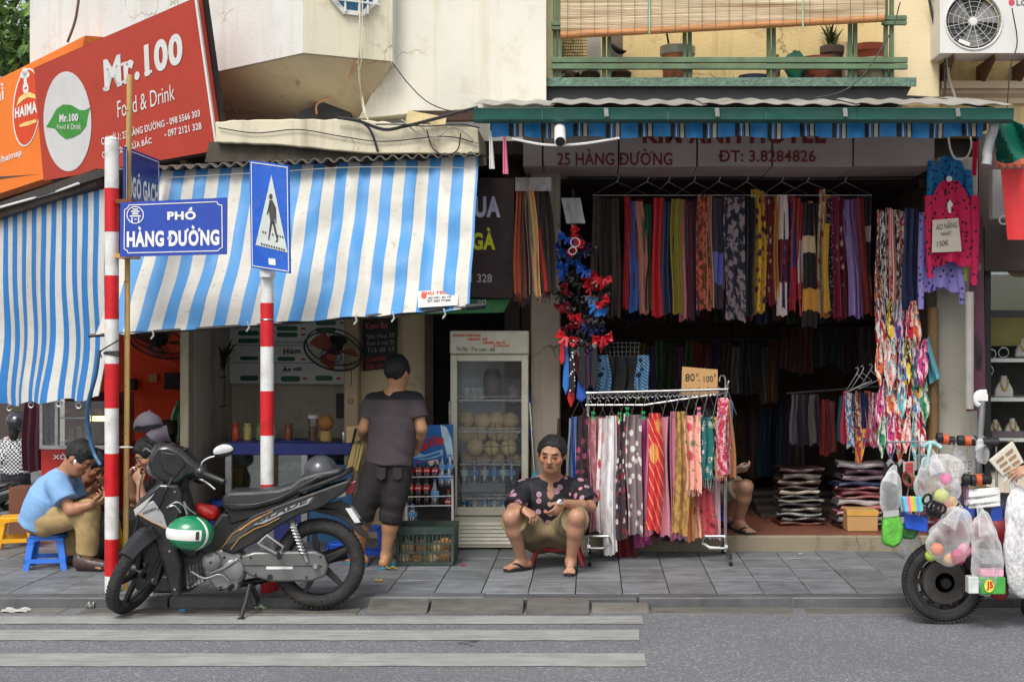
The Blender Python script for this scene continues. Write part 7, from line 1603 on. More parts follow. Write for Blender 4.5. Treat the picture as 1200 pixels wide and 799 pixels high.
g=plant('grass_tuft','x',(P(201,0,9.6).x,9.6,P(0,676,9.6).z),90,.19,5,lin((80,112,50)),.5,.005); g.parent=pl_; g.location=Vector(g.location)-org(pl_);
for k_ in('label','category'):del g[k_]
g['kind']='stuff'
solo('red_cup',MB().lathe([(.045,0),(.05,.01),(.035,.11),(.034,.115)],(P(319,0,9.62).x,9.62,0),n=16),mat('cup_red',lin((170,20,34)),.5),'small red pot at the foot of the sign post behind the rear wheel','pot')
def litter(label,px,py,z,w_,d_,mt,cat,seed,h_=.02):
 r_=random.Random(seed); c=G(px,py,z); mb=MB(); a_=r_.uniform(0,3)
 mb.sheet(lambda u,v:c+Vector(((u-.5)*w_,(v-.5)*d_,.006+h_*abs(math.sin(u*5+seed)*math.cos(v*4+seed*2)))),8,6,.002)
 return solo(cat.replace(' ','_'),mb,mt,label,cat)
PAPER=mat('litter_paper',lin((176,176,172)),.7,dirt=.4)
litter('crumpled white paper in the gutter at the far left',19,717,-.07,.16,.09,PAPER,'paper litter',1)
litter('crumpled clear plastic cup beside the front wheel',177,709,-.07,.06,.05,film('litter_film',(.7,.72,.74),.6),'plastic litter',2,.12)
litter('small white scrap against the kerb left of the front wheel',105,713,-.07,.05,.03,PAPER,'paper litter',3,.04)
litter('blue bottle cap in the gutter right of the front wheel',214,716,-.07,.035,.03,BCAP,'blue litter',4,.01)
litter('white and green wrapper under the bike stand',305,714,-.07,.07,.04,mat('wrapper',lin((180,200,170)),.5),'wrapper',5,.03)
litter('small red scrap on the tiles near the crate',543,663,0,.04,.03,mat('red_scrap',lin((170,50,50)),.6),'scrap',6,.01)
litter('yellow leaf on the tiles below the sandal',444,681,0,.05,.03,mat('dry_leaf',lin((180,140,60)),.7),'leaf',7,.012)
litter('brown leaf on the tiles beside the crate',459,667,0,.08,.04,mat('dry_leaf',lin((180,140,60)),.7),'leaf',8,.02)
litter('white speck of paper on the tiles right of the rack',938,650,0,.03,.02,PAPER,'paper litter',9,.01)
# ================================================================== balcony things, air conditioner, camera, cables
BLN=thing('bamboo_blind','weathered bamboo blind rolled down in front of the balcony','blind',P(845,30,BY-.06))
def reed():
 m,n,l,b=nodes_of('reed'); oi=n.new('ShaderNodeObjectInfo'); v=coords(n,l,'Object',(.35,4,16))
 c=mixc(n,l,ramp(n,l,noise(n,l,v,3,6,.6),.3,.7),lin((150,118,78)),lin((236,220,190)))
 c=mixc(n,l,ramp(n,l,noise(n,l,coords(n,l,'Object',(.3,2,9)),2.5,5),.52,.72,(0,)*3,(.75,)*3),c,lin((126,92,64)))
 l.new(c,b.inputs['Base Color']); b.inputs['Roughness'].default_value=.6; add_bump(n,l,b,noise(n,l,v,20,4),.3); return m
REED=reed(); br_=random.Random(8)
yl,yr=lambda k:lerp(-44,38,k),lambda k:lerp(-44,17,k)
for k in range(46):
 q=k/45; r_=.0105*br_.uniform(.8,1.2)
 part('slat',MB().tube([P(657,yl(q),BY-.06),P(760,lerp(yl(q),yr(q),.27)+br_.uniform(-.6,.6),BY-.065),P(900,lerp(yl(q),yr(q),.64)+br_.uniform(-.6,.6),BY-.065),P(1037,yr(q),BY-.06)],r_,6),REED,BLN)
part('roll',MB().tube([P(657,42,BY-.075),P(1036,22,BY-.075)],.026,12),mat('roll_reed',lin((176,120,70)),.6,var=.3,stretch=(.3,6,6),vs=8),BLN)
for k in range(24):
 q=(k+.5)/24; x=lerp(657,1036,q); part('cord',MB().tube([P(x,-44,BY-.078),P(x,lerp(46,26,q),BY-.104)],.0022,4),mat('blind_cord',lin((70,76,70)),.8),BLN)
for x,y_ in((761,40),(941,32)):part('pull_cord',MB().tube([P(x,-44,BY-.09),P(x,y_,BY-.11)],.006,5),mat('pull_green',lin((150,196,160)),.7),BLN)
TER=mat('terracotta',lin((176,92,66)),.75,var=.15,dirt=.4,dcol=lin((130,100,84)),ds=5)
db=BY+.3; zdk=P(0,91,BY).z
def pot(label,px,r0,r1,h_,Y,mt,cat='plant pot',name='plant_pot',grp='pots on the balcony',saucer=False):
 o_=(P(px,0,Y).x,Y,zdk+.002); mb=MB().lathe([(r0*.96,0),(r0,.01),(r1*.97,h_*.82),(r1*1.06,h_*.83),(r1*1.06,h_),(r1*.95,h_),(r1*.9,h_*.85)],o_,n=22)
 return solo(name,mb,mt,label,cat,grp)
pot('wide terracotta bowl in the middle of the balcony',960,.10,.14,.20,db,TER)
pot('tall terracotta pot at the right end of the balcony',1019,.09,.135,.32,db+.1,TER)
pot('grey stone pot in front of the tall terracotta pot',1024,.12,.115,.17,db-.12,mat('stone_pot',lin((160,146,124)),.85,var=.15,dirt=.4))
pot('dark plant tub behind the railing post on the right',975,.07,.09,.33,db+.2,mat('tub_dark',lin((80,70,62)),.8))
plant('pot_plant','small leafy plant against the balcony wall on the right',(P(975,0,db+.2).x,db+.2,zdk+.32),26,.22,9,lin((74,88,52)),.7,.014)
bk_=thing('paint_bucket','white and orange paint bucket with a stick on the balcony','bucket',(P(794,0,db).x,db,zdk)); o_=(P(794,0,db).x,db,zdk+.003)
part('pail',MB().lathe([(.11,0),(.125,.22),(.127,.225)],o_,n=24),mat('pail_print',lin((196,120,84)),.45,var=.5,vs=9),bk_); part('rim',MB().lathe([(.132,.22),(.138,.225),(.138,.285),(.13,.29),(.12,.25)],o_,n=24),mat('pail_white',lin((196,194,186)),.45,dirt=.3),bk_)
solo('stick',MB().cyl((P(790,0,db).x,db,zdk+.1),P(781,38,db),.008),DARKM,'dark stick leaning out of the paint bucket','stick')
solo('green_bag',MB().ell((P(932,0,db-.1).x,db-.1,zdk+.125),.09,.07,.11,14,10,jit=.14),mat('bag_green',lin((40,130,100)),.35,var=.3,bump=.6,bs=12),'green plastic bag beside the terracotta bowl','bag')
solo('small_bottle',MB().lathe([(.022,0),(.025,.1),(.012,.14),(.012,.17)],(P(911,0,db).x,db,zdk+.06),n=12),mat('btl_red',lin((150,120,110)),.4),'small bottle left of the green bag on the balcony','bottle')
solo('blue_dish',MB().lathe([(.05,0),(.12,.03),(.125,.06),(.115,.05)],(P(884,0,db).x,db,zdk+.004),n=20),mat('dish_blue',lin((84,84,124)),.5),'blue plastic dish on the balcony floor','dish')
for i,(x,w_)in enumerate(((945,.05),(972,.05))):solo('brick',MB().box(P(x,0,db).x-.04,P(x,0,db).x+.04,db-.18,db-.08,zdk+.001,zdk+.045),mat('old_brick',lin((110,60,48)),.9),f'{("left","right")[i]} brick in front of the terracotta bowl','brick','bricks on the balcony')
cg=thing('mesh_basket','grey wire mesh cage behind the blind at the left of the balcony','cage',P(672,80,db)); cgm=MB()
for k in range(14):cgm.tube([P(659+k*2,88,db),P(659+k*2-4,40,db)],.003,4)
for k in range(12):cgm.tube([P(657,44+k*3.6,db-.003),P(688,44+k*3.6,db-.003)],.003,4)
part('mesh',cgm,DARKM,cg)
solo('partition',MB().box(P(688,0,db).x,P(704,0,db).x,db,db+.04,zdk+.03,P(0,30,db).z),WHITE_P,'white upright panel beside the mesh cage','panel')
solo('grey_board',MB().box(P(712,0,db+.1).x,P(730,0,db+.1).x,db+.1,db+.13,zdk+.03,P(0,30,db+.1).z),mat('board_grey',lin((120,108,98)),.7),'grey board standing behind the balcony post','board')
solo('bird_shape',MB().tube(spline([P(716,52,db),P(722,58,db),P(729,61,db),P(734,60,db)],4),[.01,.014,.018,.02,.022,.024,.024,.022,.02,.016,.012,.008,.005],8),BLACK,'dark spout shape sticking out beside the grey board','spout')
for i,(xa,xb,ya)in enumerate(((656,680,84),(680,703,83),(716,740,86))):solo('dark_stone',MB().ell((P((xa+xb)/2,0,db-.1).x,db-.1,zdk+.05),(xb-xa)/2*db/F,.08,.05,12,8,jit=.1),mat('stone_brown',lin((90,66,58)),.9),f'{("left","middle","right")[i]} dark stone on the balcony floor','stone','stones on the balcony floor')
solo('slim_board',MB().bar(P(655,90,db-.15),P(682,82,db-.15),.03,.02),WHITE_P,'white strip lying at the left end of the balcony','strip')
solo('white_tube',MB().cyl(P(992,90,db-.1),P(993,50,db-.1),.008),WHITE_P,'thin white tube beside the right railing post','tube')
Ya=11.2
ac=thing('air_conditioner','white outdoor air conditioner unit on brackets at the top right','air conditioner',P(1150,65,Ya)); AW_=mat('ac_white',lin((214,214,210)),.4,var=.04,dirt=.2,dcol=lin((160,156,146)),ds=3)
ax0,ax1=P(1101.5,0,Ya).x,P(1232,0,Ya).x; az0,az1=P(0,62.5,Ya).z,P(0,-30,Ya).z
fcx,fcz,fr2=P(1141,0,Ya).x,P(0,25,Ya).z,32.5*Ya/F
fm=MB(); n_=32; ring=[(fcx+fr2*math.cos(2*math.pi*i/n_),fcz+fr2*math.sin(2*math.pi*i/n_))for i in range(n_)]
def sqp(i):
 a_=2*math.pi*i/n_; c_,s_=math.cos(a_),math.sin(a_); k=1/max(abs(c_),abs(s_)); q=(c_*k,s_*k)
 return((ax0 if q[0]<0 else fcx+(fcx-ax0))*abs(q[0])+fcx*(1-abs(q[0])),(az0 if q[1]<0 else az1)*abs(q[1])+fcz*(1-abs(q[1])))
outer=[sqp(i)for i in range(n_)]
for i in range(n_):
 j=(i+1)%n_; fm.add([(ring[i][0],Ya,ring[i][1]),(ring[j][0],Ya,ring[j][1]),(outer[j][0],Ya,outer[j][1]),(outer[i][0],Ya,outer[i][1])],[(0,1,2,3)]); fm.add([(ring[i][0],Ya,ring[i][1]),(ring[j][0],Ya,ring[j][1]),(ring[j][0],Ya+.06,ring[j][1]),(ring[i][0],Ya+.06,ring[i][1])],[(3,2,1,0)])
xm=fcx+(fcx-ax0)
fm.add([(xm,Ya,az0),(ax1,Ya,az0),(ax1,Ya,az1),(xm,Ya,az1)],[(0,1,2,3)]); fm.add([(ax0,Ya,az0),(ax1,Ya,az0),(ax1,Ya+.32,az0),(ax0,Ya+.32,az0)],[(3,2,1,0)]); fm.add([(ax0,Ya,az1),(ax1,Ya,az1),(ax1,Ya+.32,az1),(ax0,Ya+.32,az1)],[(0,1,2,3)]); fm.add([(ax0,Ya,az0),(ax0,Ya+.32,az0),(ax0,Ya+.32,az1),(ax0,Ya,az1)],[(3,2,1,0)])
part('casing',fm,AW_,ac)
part('fan_backing',MB().lathe([(.001,.08),(fr2,.08),(fr2,.085),(.001,.085)],(fcx,Ya,fcz),(0,1,0),32),mat('ac_dark',lin((66,68,70)),.6),ac)
part('ring',MB().torus((fcx,Ya-.004,fcz),(0,1,0),fr2+.006,.008,40,8),AW_,ac)
gm=MB()
for k in range(5):gm.torus((fcx,Ya+.012,fcz),(0,1,0),fr2*(.18+.18*k),.0012,36,4)
for k in range(6):a_=math.pi*k/6+.2; gm.tube([(fcx-fr2*math.cos(a_),Ya+.01,fcz-fr2*math.sin(a_)),(fcx+fr2*math.cos(a_),Ya+.01,fcz+fr2*math.sin(a_))],.0018,5)
part('grille',gm,AW_,ac,kind='stuff')
for k in range(8):part('coil_slat',MB().box(fcx-fr2*.8,fcx+fr2*.8,Ya+.072,Ya+.078,fcz+fr2*(-.8+.2*k),fcz+fr2*(-.8+.2*k)+.012),mat('coil',lin((84,84,86)),.5),ac)
for k in range(3):
 a0=2*math.pi*k/3+2.6; bl=MB(); bl.sheet(lambda u,v:(fcx+math.cos(a0+(u-.5)*1.1)*fr2*(.15+.75*v),Ya+.045+(u-.5)*.03,fcz+math.sin(a0+(u-.5)*1.1)*fr2*(.15+.75*v)),8,4,.003); part('blade',bl,mat('ac_blade',lin((120,120,118)),.5),ac)
part('hub',MB().lathe([(.001,.0),(.03,.003),(.034,.01),(.034,.04)],(fcx,Ya+.004,fcz),(0,1,0),18),AW_,ac)
part('sticker',MB().prism([(fcx-fr2*.5,Ya+.008,fcz-fr2*.62),(fcx-fr2*.1,Ya+.008,fcz-fr2*.78),(fcx-fr2*.15,Ya+.008,fcz-fr2*.9),(fcx-fr2*.55,Ya+.008,fcz-fr2*.74)],(0,.002,0)),WHITE_P,ac)
fac=Face((ax0,Ya,az0),(ax1,Ya,az0),(ax0,Ya,az1),.003); part('badge',fac.poly(ellpts(1185.5,3,3.6,4,20)),mat('lg_red',lin((196,70,90)),.4),ac); lettering('LG',fac.quad((1191,7),(1203,7),(1203,0),(1191,0)),mat('lg_grey',lin((120,118,116)),.4),ac,bold=.045)
for x in(1118,1166,1210):part('bracket',MB().box(P(x,0,Ya).x,P(x+2.5,0,Ya).x,Ya+.0,RY,az0-.03,az0-.004).prism([(P(x,0,Ya).x,Ya+.08,az0-.03),(P(x,0,Ya).x,RY,az0-.03),(P(x,0,Ya).x,RY,az0-.2),(P(x,0,Ya).x,RY-.03,az0-.2)],(.03,0,0)),mat('rust_bracket',lin((96,62,46)),.8,var=.3),ac)
cm_=thing('security_camera','white bullet security camera under the green gutter','camera',P(656,150,10.2)); part('body',MB().cyl(P(656,150,10.2),P(656.5,166,9.98),.040,.040,18),WHITE_P,cm_,bevel=.006); part('lens',MB().lathe([(.001,.0),(.03,.0),(.034,.006),(.001,.008)],P(656.5,166,9.98),P(656.5,166,9.98)-P(656,150,10.2),18),BLACK,cm_); part('mount',MB().box(P(651,0,10.18).x,P(661,0,10.18).x,10.17,10.22,P(0,160,10.18).z,P(0,147,10.18).z),WHITE_P,cm_)
def cable(label,pts,r_,mt,Y=None,cat='cable',grp=None):
 return solo('cable',MB().tube(spline([P(*p_)if len(p_)==3 else P(p_[0],p_[1],Y)for p_ in pts],6),r_,6),mt,label,cat,grp)
cable('white wire sagging from the canopy end to the camera',[(600,163),(640,170),(680,169),(726,162)],.009,WHITE_P,10.2)
pp=MB().tube(spline([P(1164,145,10.25),P(1164,152,10.25),P(1160,165,10.28),P(1157,178,10.3),P(1157,186,10.3),P(1156,193,10.3)],5),.035,14); solo('drain_pipe',pp,mat('pvc_grey',lin((176,178,178)),.4,dirt=.3),'grey plastic drain pipe bending down from the gutter end','pipe')
CBK=mat('cable_black',(.02,.02,.022),.5); CW=mat('cable_grey',lin((150,146,138)),.5)
cable('black cable bundle running along the top of the canopy',[(565,126,11.0),(640,119,11.2),(760,120,11.2),(880,119,11.2),(1000,120,11.2),(1050,114,11.3),(1110,118,11.2),(1180,131,10.3)],.014,CBK)
cable('thin black wire curving down from the railing to the deck',[(1055,3,10.9),(1043,40,10.88),(1010,90,10.85),(985,108,10.85),(955,115,10.9)],.005,CBK)
cable('grey cable dropping beside the air conditioner',[(1090,-10),(1099,30),(1110,70),(1112,90),(1118,110),(1121,120)],.012,CW,11.4)
cable('black cable beside the grey one at the house joint',[(1087,-10),(1095,30),(1106,62),(1108,90),(1106,115)],.010,CBK,11.42)
cable('thin cable hanging in front of the cornice',[(1186,10),(1192,50),(1184,80),(1180,130)],.005,CBK,11.1)
cable('white conduit dropping from the octagonal window',[(422,-6,10.5),(421,60,10.55),(420,72,10.6),(422,100,10.7),(425,125,10.8),(431,140,10.4)],.007,mat('conduit',lin((206,198,176)),.6))
cable('second pale conduit beside the first below the window',[(425,-6,10.5),(424,66,10.55),(420,90,10.7),(424,110,10.8),(428,134,10.4)],.005,mat('conduit',lin((206,198,176)),.6))
cable('orange wire looping down from the window conduit',[(418,73,10.6),(406,95,10.75),(390,113,10.85),(372,122,10.9),(371,134,10.9)],.007,mat('wire_orange',lin((206,150,110)),.6))
cable('black cable sagging over the concrete ledge',[(395,138),(420,142),(450,152),(475,148),(500,142),(560,126)],.012,CBK,10.3)
cable('black cable looping down the ledge to the awning',[(420,140),(432,150),(438,162),(443,178)],.010,CBK,10.3)
cable('thin dark wire from the ledge towards the canopy',[(440,146),(470,146),(500,148),(540,146),(562,150)],.005,CBK,10.28)
cable('long thin wire crossing in front of the striped awning',[(186,209),(300,203),(420,196),(560,197)],.003,CW,10.2)
cable('thin wire hanging down the white wall at the far left',[(93,-5),(88,25),(79,50)],.012,mat('wire_brown',lin((96,74,56)),.7),12.0)
solo('folded_sheet',MB().sheet(lambda u,v:P(478+45*u-4*v,130+8*u+(18 if v else 0)*v+10*math.sin(u*8)*v,10.45-.2*v+.15),12,4,.004),mat('bent_sheet',lin((190,172,128)),.6,dirt=.5,dcol=lin((120,94,60))),'bent corrugated scrap sheet above the ledge','sheet')
solo('rusty_channel',MB().box(P(484,0,10.75).x,P(560,0,10.75).x,10.7,10.8,P(0,142,10.75).z,P(0,131,10.75).z),mat('rust_dark',lin((62,44,34)),.8,var=.4),'rusty steel channel running into the canopy from the left','channel')
for i,(x,c_,L_)in enumerate(((574,(220,220,216),38),(590,(226,130,160),44))):solo('hanging_rag',MB().sheet(lambda u,v:P(x+6*u-3*v*u,160+L_*(1-v),10.2+.02*math.sin(u*6)),4,8,.004),mat('rag_%d'%i,lin(c_),.8),f'{("white","pink")[i]} strip of cloth tied at the left end of the canopy','cloth strip','strips at the canopy end')
rc=MB(); rc.sheet(lambda u,v:P(1173+60*u+6*(1-v)*0+(1-v)*8*(1-u),lerp(281,198,v),10.6+.02*math.sin(u*9)),10,8,.004); solo('red_cloth',rc,cloth('red_awning_cloth',[(222,52,56)],'plain',(1,1),.6),'bright red cloth hanging at the right edge','cloth')
solo('light_box',MB().box(P(1163,0,10.9).x,P(1200,0,10.9).x,10.9,11.0,P(0,256,10.9).z,P(0,199,10.9).z),mat('box_grey',lin((170,172,172)),.5),'grey white box behind the red cloth','light box',bevel=.006)
solo('white_hook',MB().torus(P(1176,258,10.88),(.3,1,0),.03,.006,16,6),WHITE_P,'white plastic hook under the grey white box','hook')
sb_=thing('standing_banner','narrow dark maroon banner beside the white post','banner',P(1144,480,11.2)); BM=mat('banner_maroon',lin((82,40,60)),.5,var=.3,vs=3); part('sheet',MB().prism([P(1133,482,11.2),P(1155,480,11.2),P(1152,255,11.2),P(1138,255,11.2)],(0,.01,0)),BM,sb_)
fsb=Face(P(1133,482,11.2),P(1155,480,11.2),P(1138,255,11.2)); lettering('BAZAAR',fsb.quad((1141,318),(1150,317),(1150,309),(1141,310)),mat('pale_mauve',lin((170,150,160)),.5),sb_,bold=.02)
for i in range(3):part('figure',fsb.poly([(1143+i*3,395+i*6),(1145+i*3,390+i*6),(1146+i*3,420),(1145+i*2,436),(1143+i*2,430)]),mat('banner_dark',lin((44,24,36)),.5),sb_)
solo('white_tube',MB().tube([P(1136,342,11.1),P(1136,479,11.1)],.034,14),mat('tube_grey',lin((160,158,150)),.5,dirt=.4),'long white tube hanging down in front of the right pillar','tube')
solo('bamboo_post',MB().tube([P(1093,360,11.42),P(1094,640,11.42)],.045,12),mat('old_bamboo',lin((120,92,56)),.7,dirt=.5),'brown bamboo post beside the right pillar','post')
tr=thing('tiled_roof','small red tiled roof edge at the right of the drain pipe','roof',P(1182,195,10.9));
for k in range(7):part('roof_tile',MB().sheet(lambda u,v:P(1166+k*9+9*u,196-18*v-4*math.sin(math.pi*u)-k*.0,10.9+.35*v),8,2,.015),TER if k%2 else mat('terracotta_b',lin((166,78,70)),.75,dirt=.4),tr)
gt=MB(); gt.sheet(lambda u,v:P(1168+40*u-4*v,lerp(188,143,v)+10*math.sin(u*5+v*3)*.4,10.5+.08*math.sin(u*8+v*4)),14,10,.004); solo('green_tarp',gt,cloth('tarp',[(24,110,90)],'plain',(1,1),.4),'crumpled green tarpaulin under the gutter end','tarpaulin')
DSP=mat('display_grey',lin((184,182,176)),.6); GOLD=mat('gold_chain',lin((206,170,90)),.3,.9)
def bust(px,z,Y,s_,label):
 t=thing('necklace_bust',label,'display bust',(P(px,0,Y).x,Y,z),'necklace displays'); x=P(px,0,Y).x
 prof=[(-.5,0),(.5,0),(.46,.35),(.3,.62),(.16,.78),(.17,1.0),(-.17,1.0),(-.16,.78),(-.3,.62),(-.46,.35)]
 part('form',MB().prism([(x+a_*s_,Y,z+b_*s_*1.1)for a_,b_ in prof],(0,.05,0)),DSP,t,bevel=.012)
 part('necklace',MB().tube(spline([(x-.15*s_,Y-.014,z+.92*s_),(x-.17*s_,Y-.014,z+.6*s_),(x,Y-.014,z+.36*s_),(x+.17*s_,Y-.014,z+.6*s_),(x+.15*s_,Y-.014,z+.92*s_)],5),.006,6),GOLD,t)
bust(1177,1.18,12.0,.16,'pale bust with a fine chain on the middle shelf'); bust(1187,.86,12.0,.13,'grey bust on the lower shelf beside the reclining one'); bust(1167,.86,12.02,.12,'grey bust half hidden by the white hooked tube'); bust(1184,.50+.06,11.95,.17,'bluish bust standing lowest in the jewellery window'); bust(1200,1.51,12.0,.14,'bust at the right edge of the top shelf')
for i,(x,y_)in enumerate(((1161,415),(1176,413),(1158,434))):solo('necklace',MB().torus(P(x,y_,12.1),(0,1,.2),.042,.006,24,6),mat('silver',(.7,.7,.72),.25,.9),f'{("left","right","lower")[i]} silver necklace ring on the dark display card','necklace','necklaces on the card')
solo('jewel_box',MB().box(P(1160,0,11.95).x,P(1225,0,11.95).x,11.9,12.15,.852,.90),mat('jewel_box',lin((90,80,84)),.5),'low grey jewellery tray under the lower busts','tray')
ov=thing('oval_sign','brown oval sign with black script letters in the window','sign',P(1195,308,11.67)); fov=Face(P(1150,330,11.675),P(1200,330,11.675),P(1150,290,11.675)); part('oval',fov.poly(ellpts(1196,308,20,17,32),.002),mat('oval_brown',lin((128,110,84)),.6),ov); lettering('Ge',fov.quad((1189,311),(1203,311),(1203,297),(1189,297),.005),INK,ov,bold=.045)
ad=random.Random(3)
for i in range(9):
 x=-2+i*6; mb=MB(); hang_cloth(mb,P(x,0,17.5).x,.10,.16,P(0,465,17.5).z,P(0,520+ad.uniform(-10,20),18.5).z,18.5+ad.uniform(-.3,.3),2,i)
 solo('garment',mb,cloth('alley_cloth',[ad.choice([(70,24,40),(36,34,44),(90,30,50),(44,24,30),(70,60,66)])]),f'{("first","second","third","fourth","fifth","sixth","seventh","eighth","last")[i]} dark garment from the left on the alley rail','garment','garments on the alley rail')
mb=MB(); hang_cloth(mb,P(38,0,15).x,.18,.24,P(0,472,15).z,P(0,552,15).z,15,3,4); solo('long_garment',mb,cloth('alley_maroon',[(72,26,44)]),'long maroon garment hanging left of the food case','garment')
cable('thin black wire running along the front of the ledge',[(256,150),(300,156),(350,152),(400,160),(450,166),(520,160),(560,168)],.004,CBK,10.33)
cable('grey wire tangled over the broken ledge end',[(470,140),(490,156),(512,160),(530,150),(548,158),(560,172)],.006,CW,10.3)
cable('thin wire from the bay corner to the canopy',[(460,74),(480,100),(505,122),(540,132),(580,128)],.004,CBK,10.4)
cable('dark wire hanging in a loop from the ledge onto the awning roof',[(500,152),(506,172),(520,182),(536,176),(540,156)],.005,CBK,10.28)
for i,(x,c_,n_)in enumerate(((276,(200,90,50),'orange'),(290,(214,200,120),'pale yellow'),(304,(120,150,90),'green'),(318,(226,220,210),'white'),(338,(150,90,60),'brown'))):
 solo('condiment_jar',MB().lathe([(.03,0),(.034,.01),(.034,.10),(.026,.115),(.03,.12),(.03,.14)],(P(x,0,Yk+.35).x,Yk+.35,zc+.002),n=14),mat('jar_'+n_.replace(' ','_'),lin(c_),.35,coat=.3),f'{n_} lidded jar standing on the blue counter top','jar','jars on the counter')
# ================================================================== parked motorbike
kb=9.17/F
def L(px,py,o=0):return Vector(((px-265)*kb,o,(717-py)*kb))
TB=Matrix.Translation((P(265,0,9.17).x,9.17,-.068))@Matrix.Rotation(R(5),4,'Z')
BK=thing('motorbike','dark grey underbone motorbike parked at the kerb with green helmet hanging','motorbike',(P(265,0,9.17).x,9.17,-.068))
TYRE=mat('tyre_rubber',(.018,.0175,.017),.8,var=.35,vs=12,dirt=.6,dcol=(.07,.065,.06),ds=7,bump=.8,bs=55)
RIM=mat('rim_dark',(.028,.028,.03),.4,.6,dirt=.4,dcol=(.12,.11,.1)); BODY=mat('body_grey',(.02,.021,.023),.26,.3,var=.15,coat=.5,dirt=.25,dcol=(.06,.056,.05),ds=6)
PLB=mat('black_plastic',(.010,.010,.011),.45,var=.25,dirt=.4,dcol=(.06,.057,.05),ds=5,bump=.1); SILV=mat('engine_alu',(.36,.36,.36),.42,.75,var=.2,dirt=.5,dcol=(.13,.12,.1),ds=7)
SEAT=mat('seat_vinyl',(.03,.031,.035),.45,var=.15,bump=.25,bs=120); SILP=mat('silver_panel',(.42,.42,.43),.35,.4,var=.08,coat=.4); GOLDL=mat('gold_line',lin((186,140,80)),.4,.3)
def bmb():return MB(TB)
def slabp(pts,o0,o1,mt,nm,par,bev=.008,**k):return part(nm,bmb().prism([L(x,y,o0)for x,y in pts],(0,o1-o0,0)),mt,par,bevel=bev,**k)
def wheel(nm,c,ax,r_,t_,par,spk,hubr,T=None,a0=.3):
 c=Vector(c); ax=Vector(ax).normalized(); x=ax.orthogonal().normalized(); y=ax.cross(x)
 w=part(nm,MB(T).lathe([(hubr,-.05),(hubr,.05)],c,ax,20),RIM,par,bevel=.006)
 ty=MB(T); ty.torus(c,ax,r_-t_,t_,56,12,1.0)
 for k in range(56):
  a_=2*math.pi*k/56
  for s_ in(-1,1):
   d=x*math.cos(a_+.03*s_)+y*math.sin(a_+.03*s_); tg=ax.cross(d)
   ty.obox(c+d*(r_-.006)+ax*s_*t_*.42,(ax*.9+tg*.5)*t_*.26,(tg-ax*.4*s_)*.004,d*.005)
 part('tyre',ty,TYRE,w)
 rm=MB(T).lathe([(r_-t_*1.75,-t_*.62),(r_-t_*1.5,-t_*.72),(r_-t_*1.45,-t_*.5),(r_-t_*1.62,0),(r_-t_*1.45,t_*.5),(r_-t_*1.5,t_*.72),(r_-t_*1.75,t_*.62),(r_-t_*2.05,0),(r_-t_*1.75,-t_*.62)],c,ax,48,False); part('rim',rm,RIM,w)
 for k in range(spk):
  a_=2*math.pi*k/spk+a0; d=x*math.cos(a_)+y*math.sin(a_); tg=ax.cross(d)
  part('spoke',MB(T).prism([c+d*hubr*.8+tg*.024-ax*.014,c+d*(r_-t_*1.7)+tg*.013-ax*.014,c+d*(r_-t_*1.7)-tg*.013-ax*.014,c+d*hubr*.8-tg*.024-ax*.014],ax*.028),RIM,w,bevel=.004)
 return w
rw=wheel('rear_wheel',L(373,661,.0),(0,1,0),.288,.047,BK,5,.06,TB)
ra=Vector((math.sin(R(26)),0,math.cos(R(26)))); RQ=Matrix.Rotation(R(72),3,ra); nf=RQ@Vector((0,-1,0)); fc=L(168,666.5,-.06)
fw_=wheel('front_wheel',fc,nf,.282,.04,BK,5,.045,TB,.1)
part('brake_disc',bmb().lathe([(.05,.0),(.10,.0),(.10,.005),(.05,.005)],fc+nf*.05,nf,28),CHROME,fw_)
hd_=fc+ra*.42+Vector((.03,0,0))*0
for s_ in(-1,1):
 a_=fc+nf*.085*s_; part('fork_leg',bmb().tube([a_-ra*.02,a_+ra*.17,a_+ra*.17,a_+ra*.40],[.026,.026,.018,.018],12),PLB,BK)
 part('axle_nut',bmb().lathe([(.018,.0),(.018,.025),(.012,.03)],a_,nf*s_,8),SILV,BK)
part('fork_yoke',bmb().cyl(fc+ra*.38+nf*.11,fc+ra*.38-nf*.11,.028),PLB,BK)
part('steering_stem',bmb().cyl(fc+ra*.36,fc+ra*.66,.03),PLB,BK)
fwd=RQ@Vector((-1,0,0)); upw=ra; gd=bmb(); mgl=nf
def gfn(u,v):
 a_=R(lerp(50,165,u)); d=fwd*math.cos(a_)+nf.cross(fwd).normalized()*math.sin(a_)*(1 if(nf.cross(fwd)).z>0 else-1)
 return fc+d*(.312+.012*math.sin(u*math.pi)-.03*abs(v-.5)*2)+nf*(v-.5)*.135*(.45+.55*math.sin(min(1,u*1.2+.25)*math.pi/2))
gd.sheet(gfn,20,8,.006); part('front_mudguard',gd,BODY,BK)
slabp([(172,580),(194,562),(217,564),(222,590),(216,606),(214,640),(219,655),(218,694),(208,694),(198,655),(184,618),(165,594)],-.16,-.10,BODY,'leg_shield',BK,.02)
slabp([(178,580),(196,562),(217,564),(219,590),(214,640),(216,690),(209,692),(199,655),(186,618),(170,594)],.10,.16,BODY,'leg_shield',BK,.02)
slabp([(182,584),(196,560),(218,562),(232,612),(238,650),(222,652),(206,640),(192,612)],-.095,.095,PLB,'front_cowl',BK,.03)
slabp([(177,614),(190,622),(197,652),(189,681),(180,678),(173,645)],-.105,-.095,BODY,'inner_fender',BK,.004)
pn=slabp([(166,593),(188,582),(199,598),(205,617),(182,604)],-.166,-.159,SILP,'cowl_panel',BK,.003)
fnB=lambda bl,br,tr,tl,o:(lambda q:(lambda u,v:TB@q(u,v)))(quadmap(L(*bl,o),L(*br,o),L(*tr,o),L(*tl,o)))
lettering('HONDA',fnB((177,598),(192,592),(191.5,588.5),(176.5,594.5),-.1685),INK,pn,bold=.045)
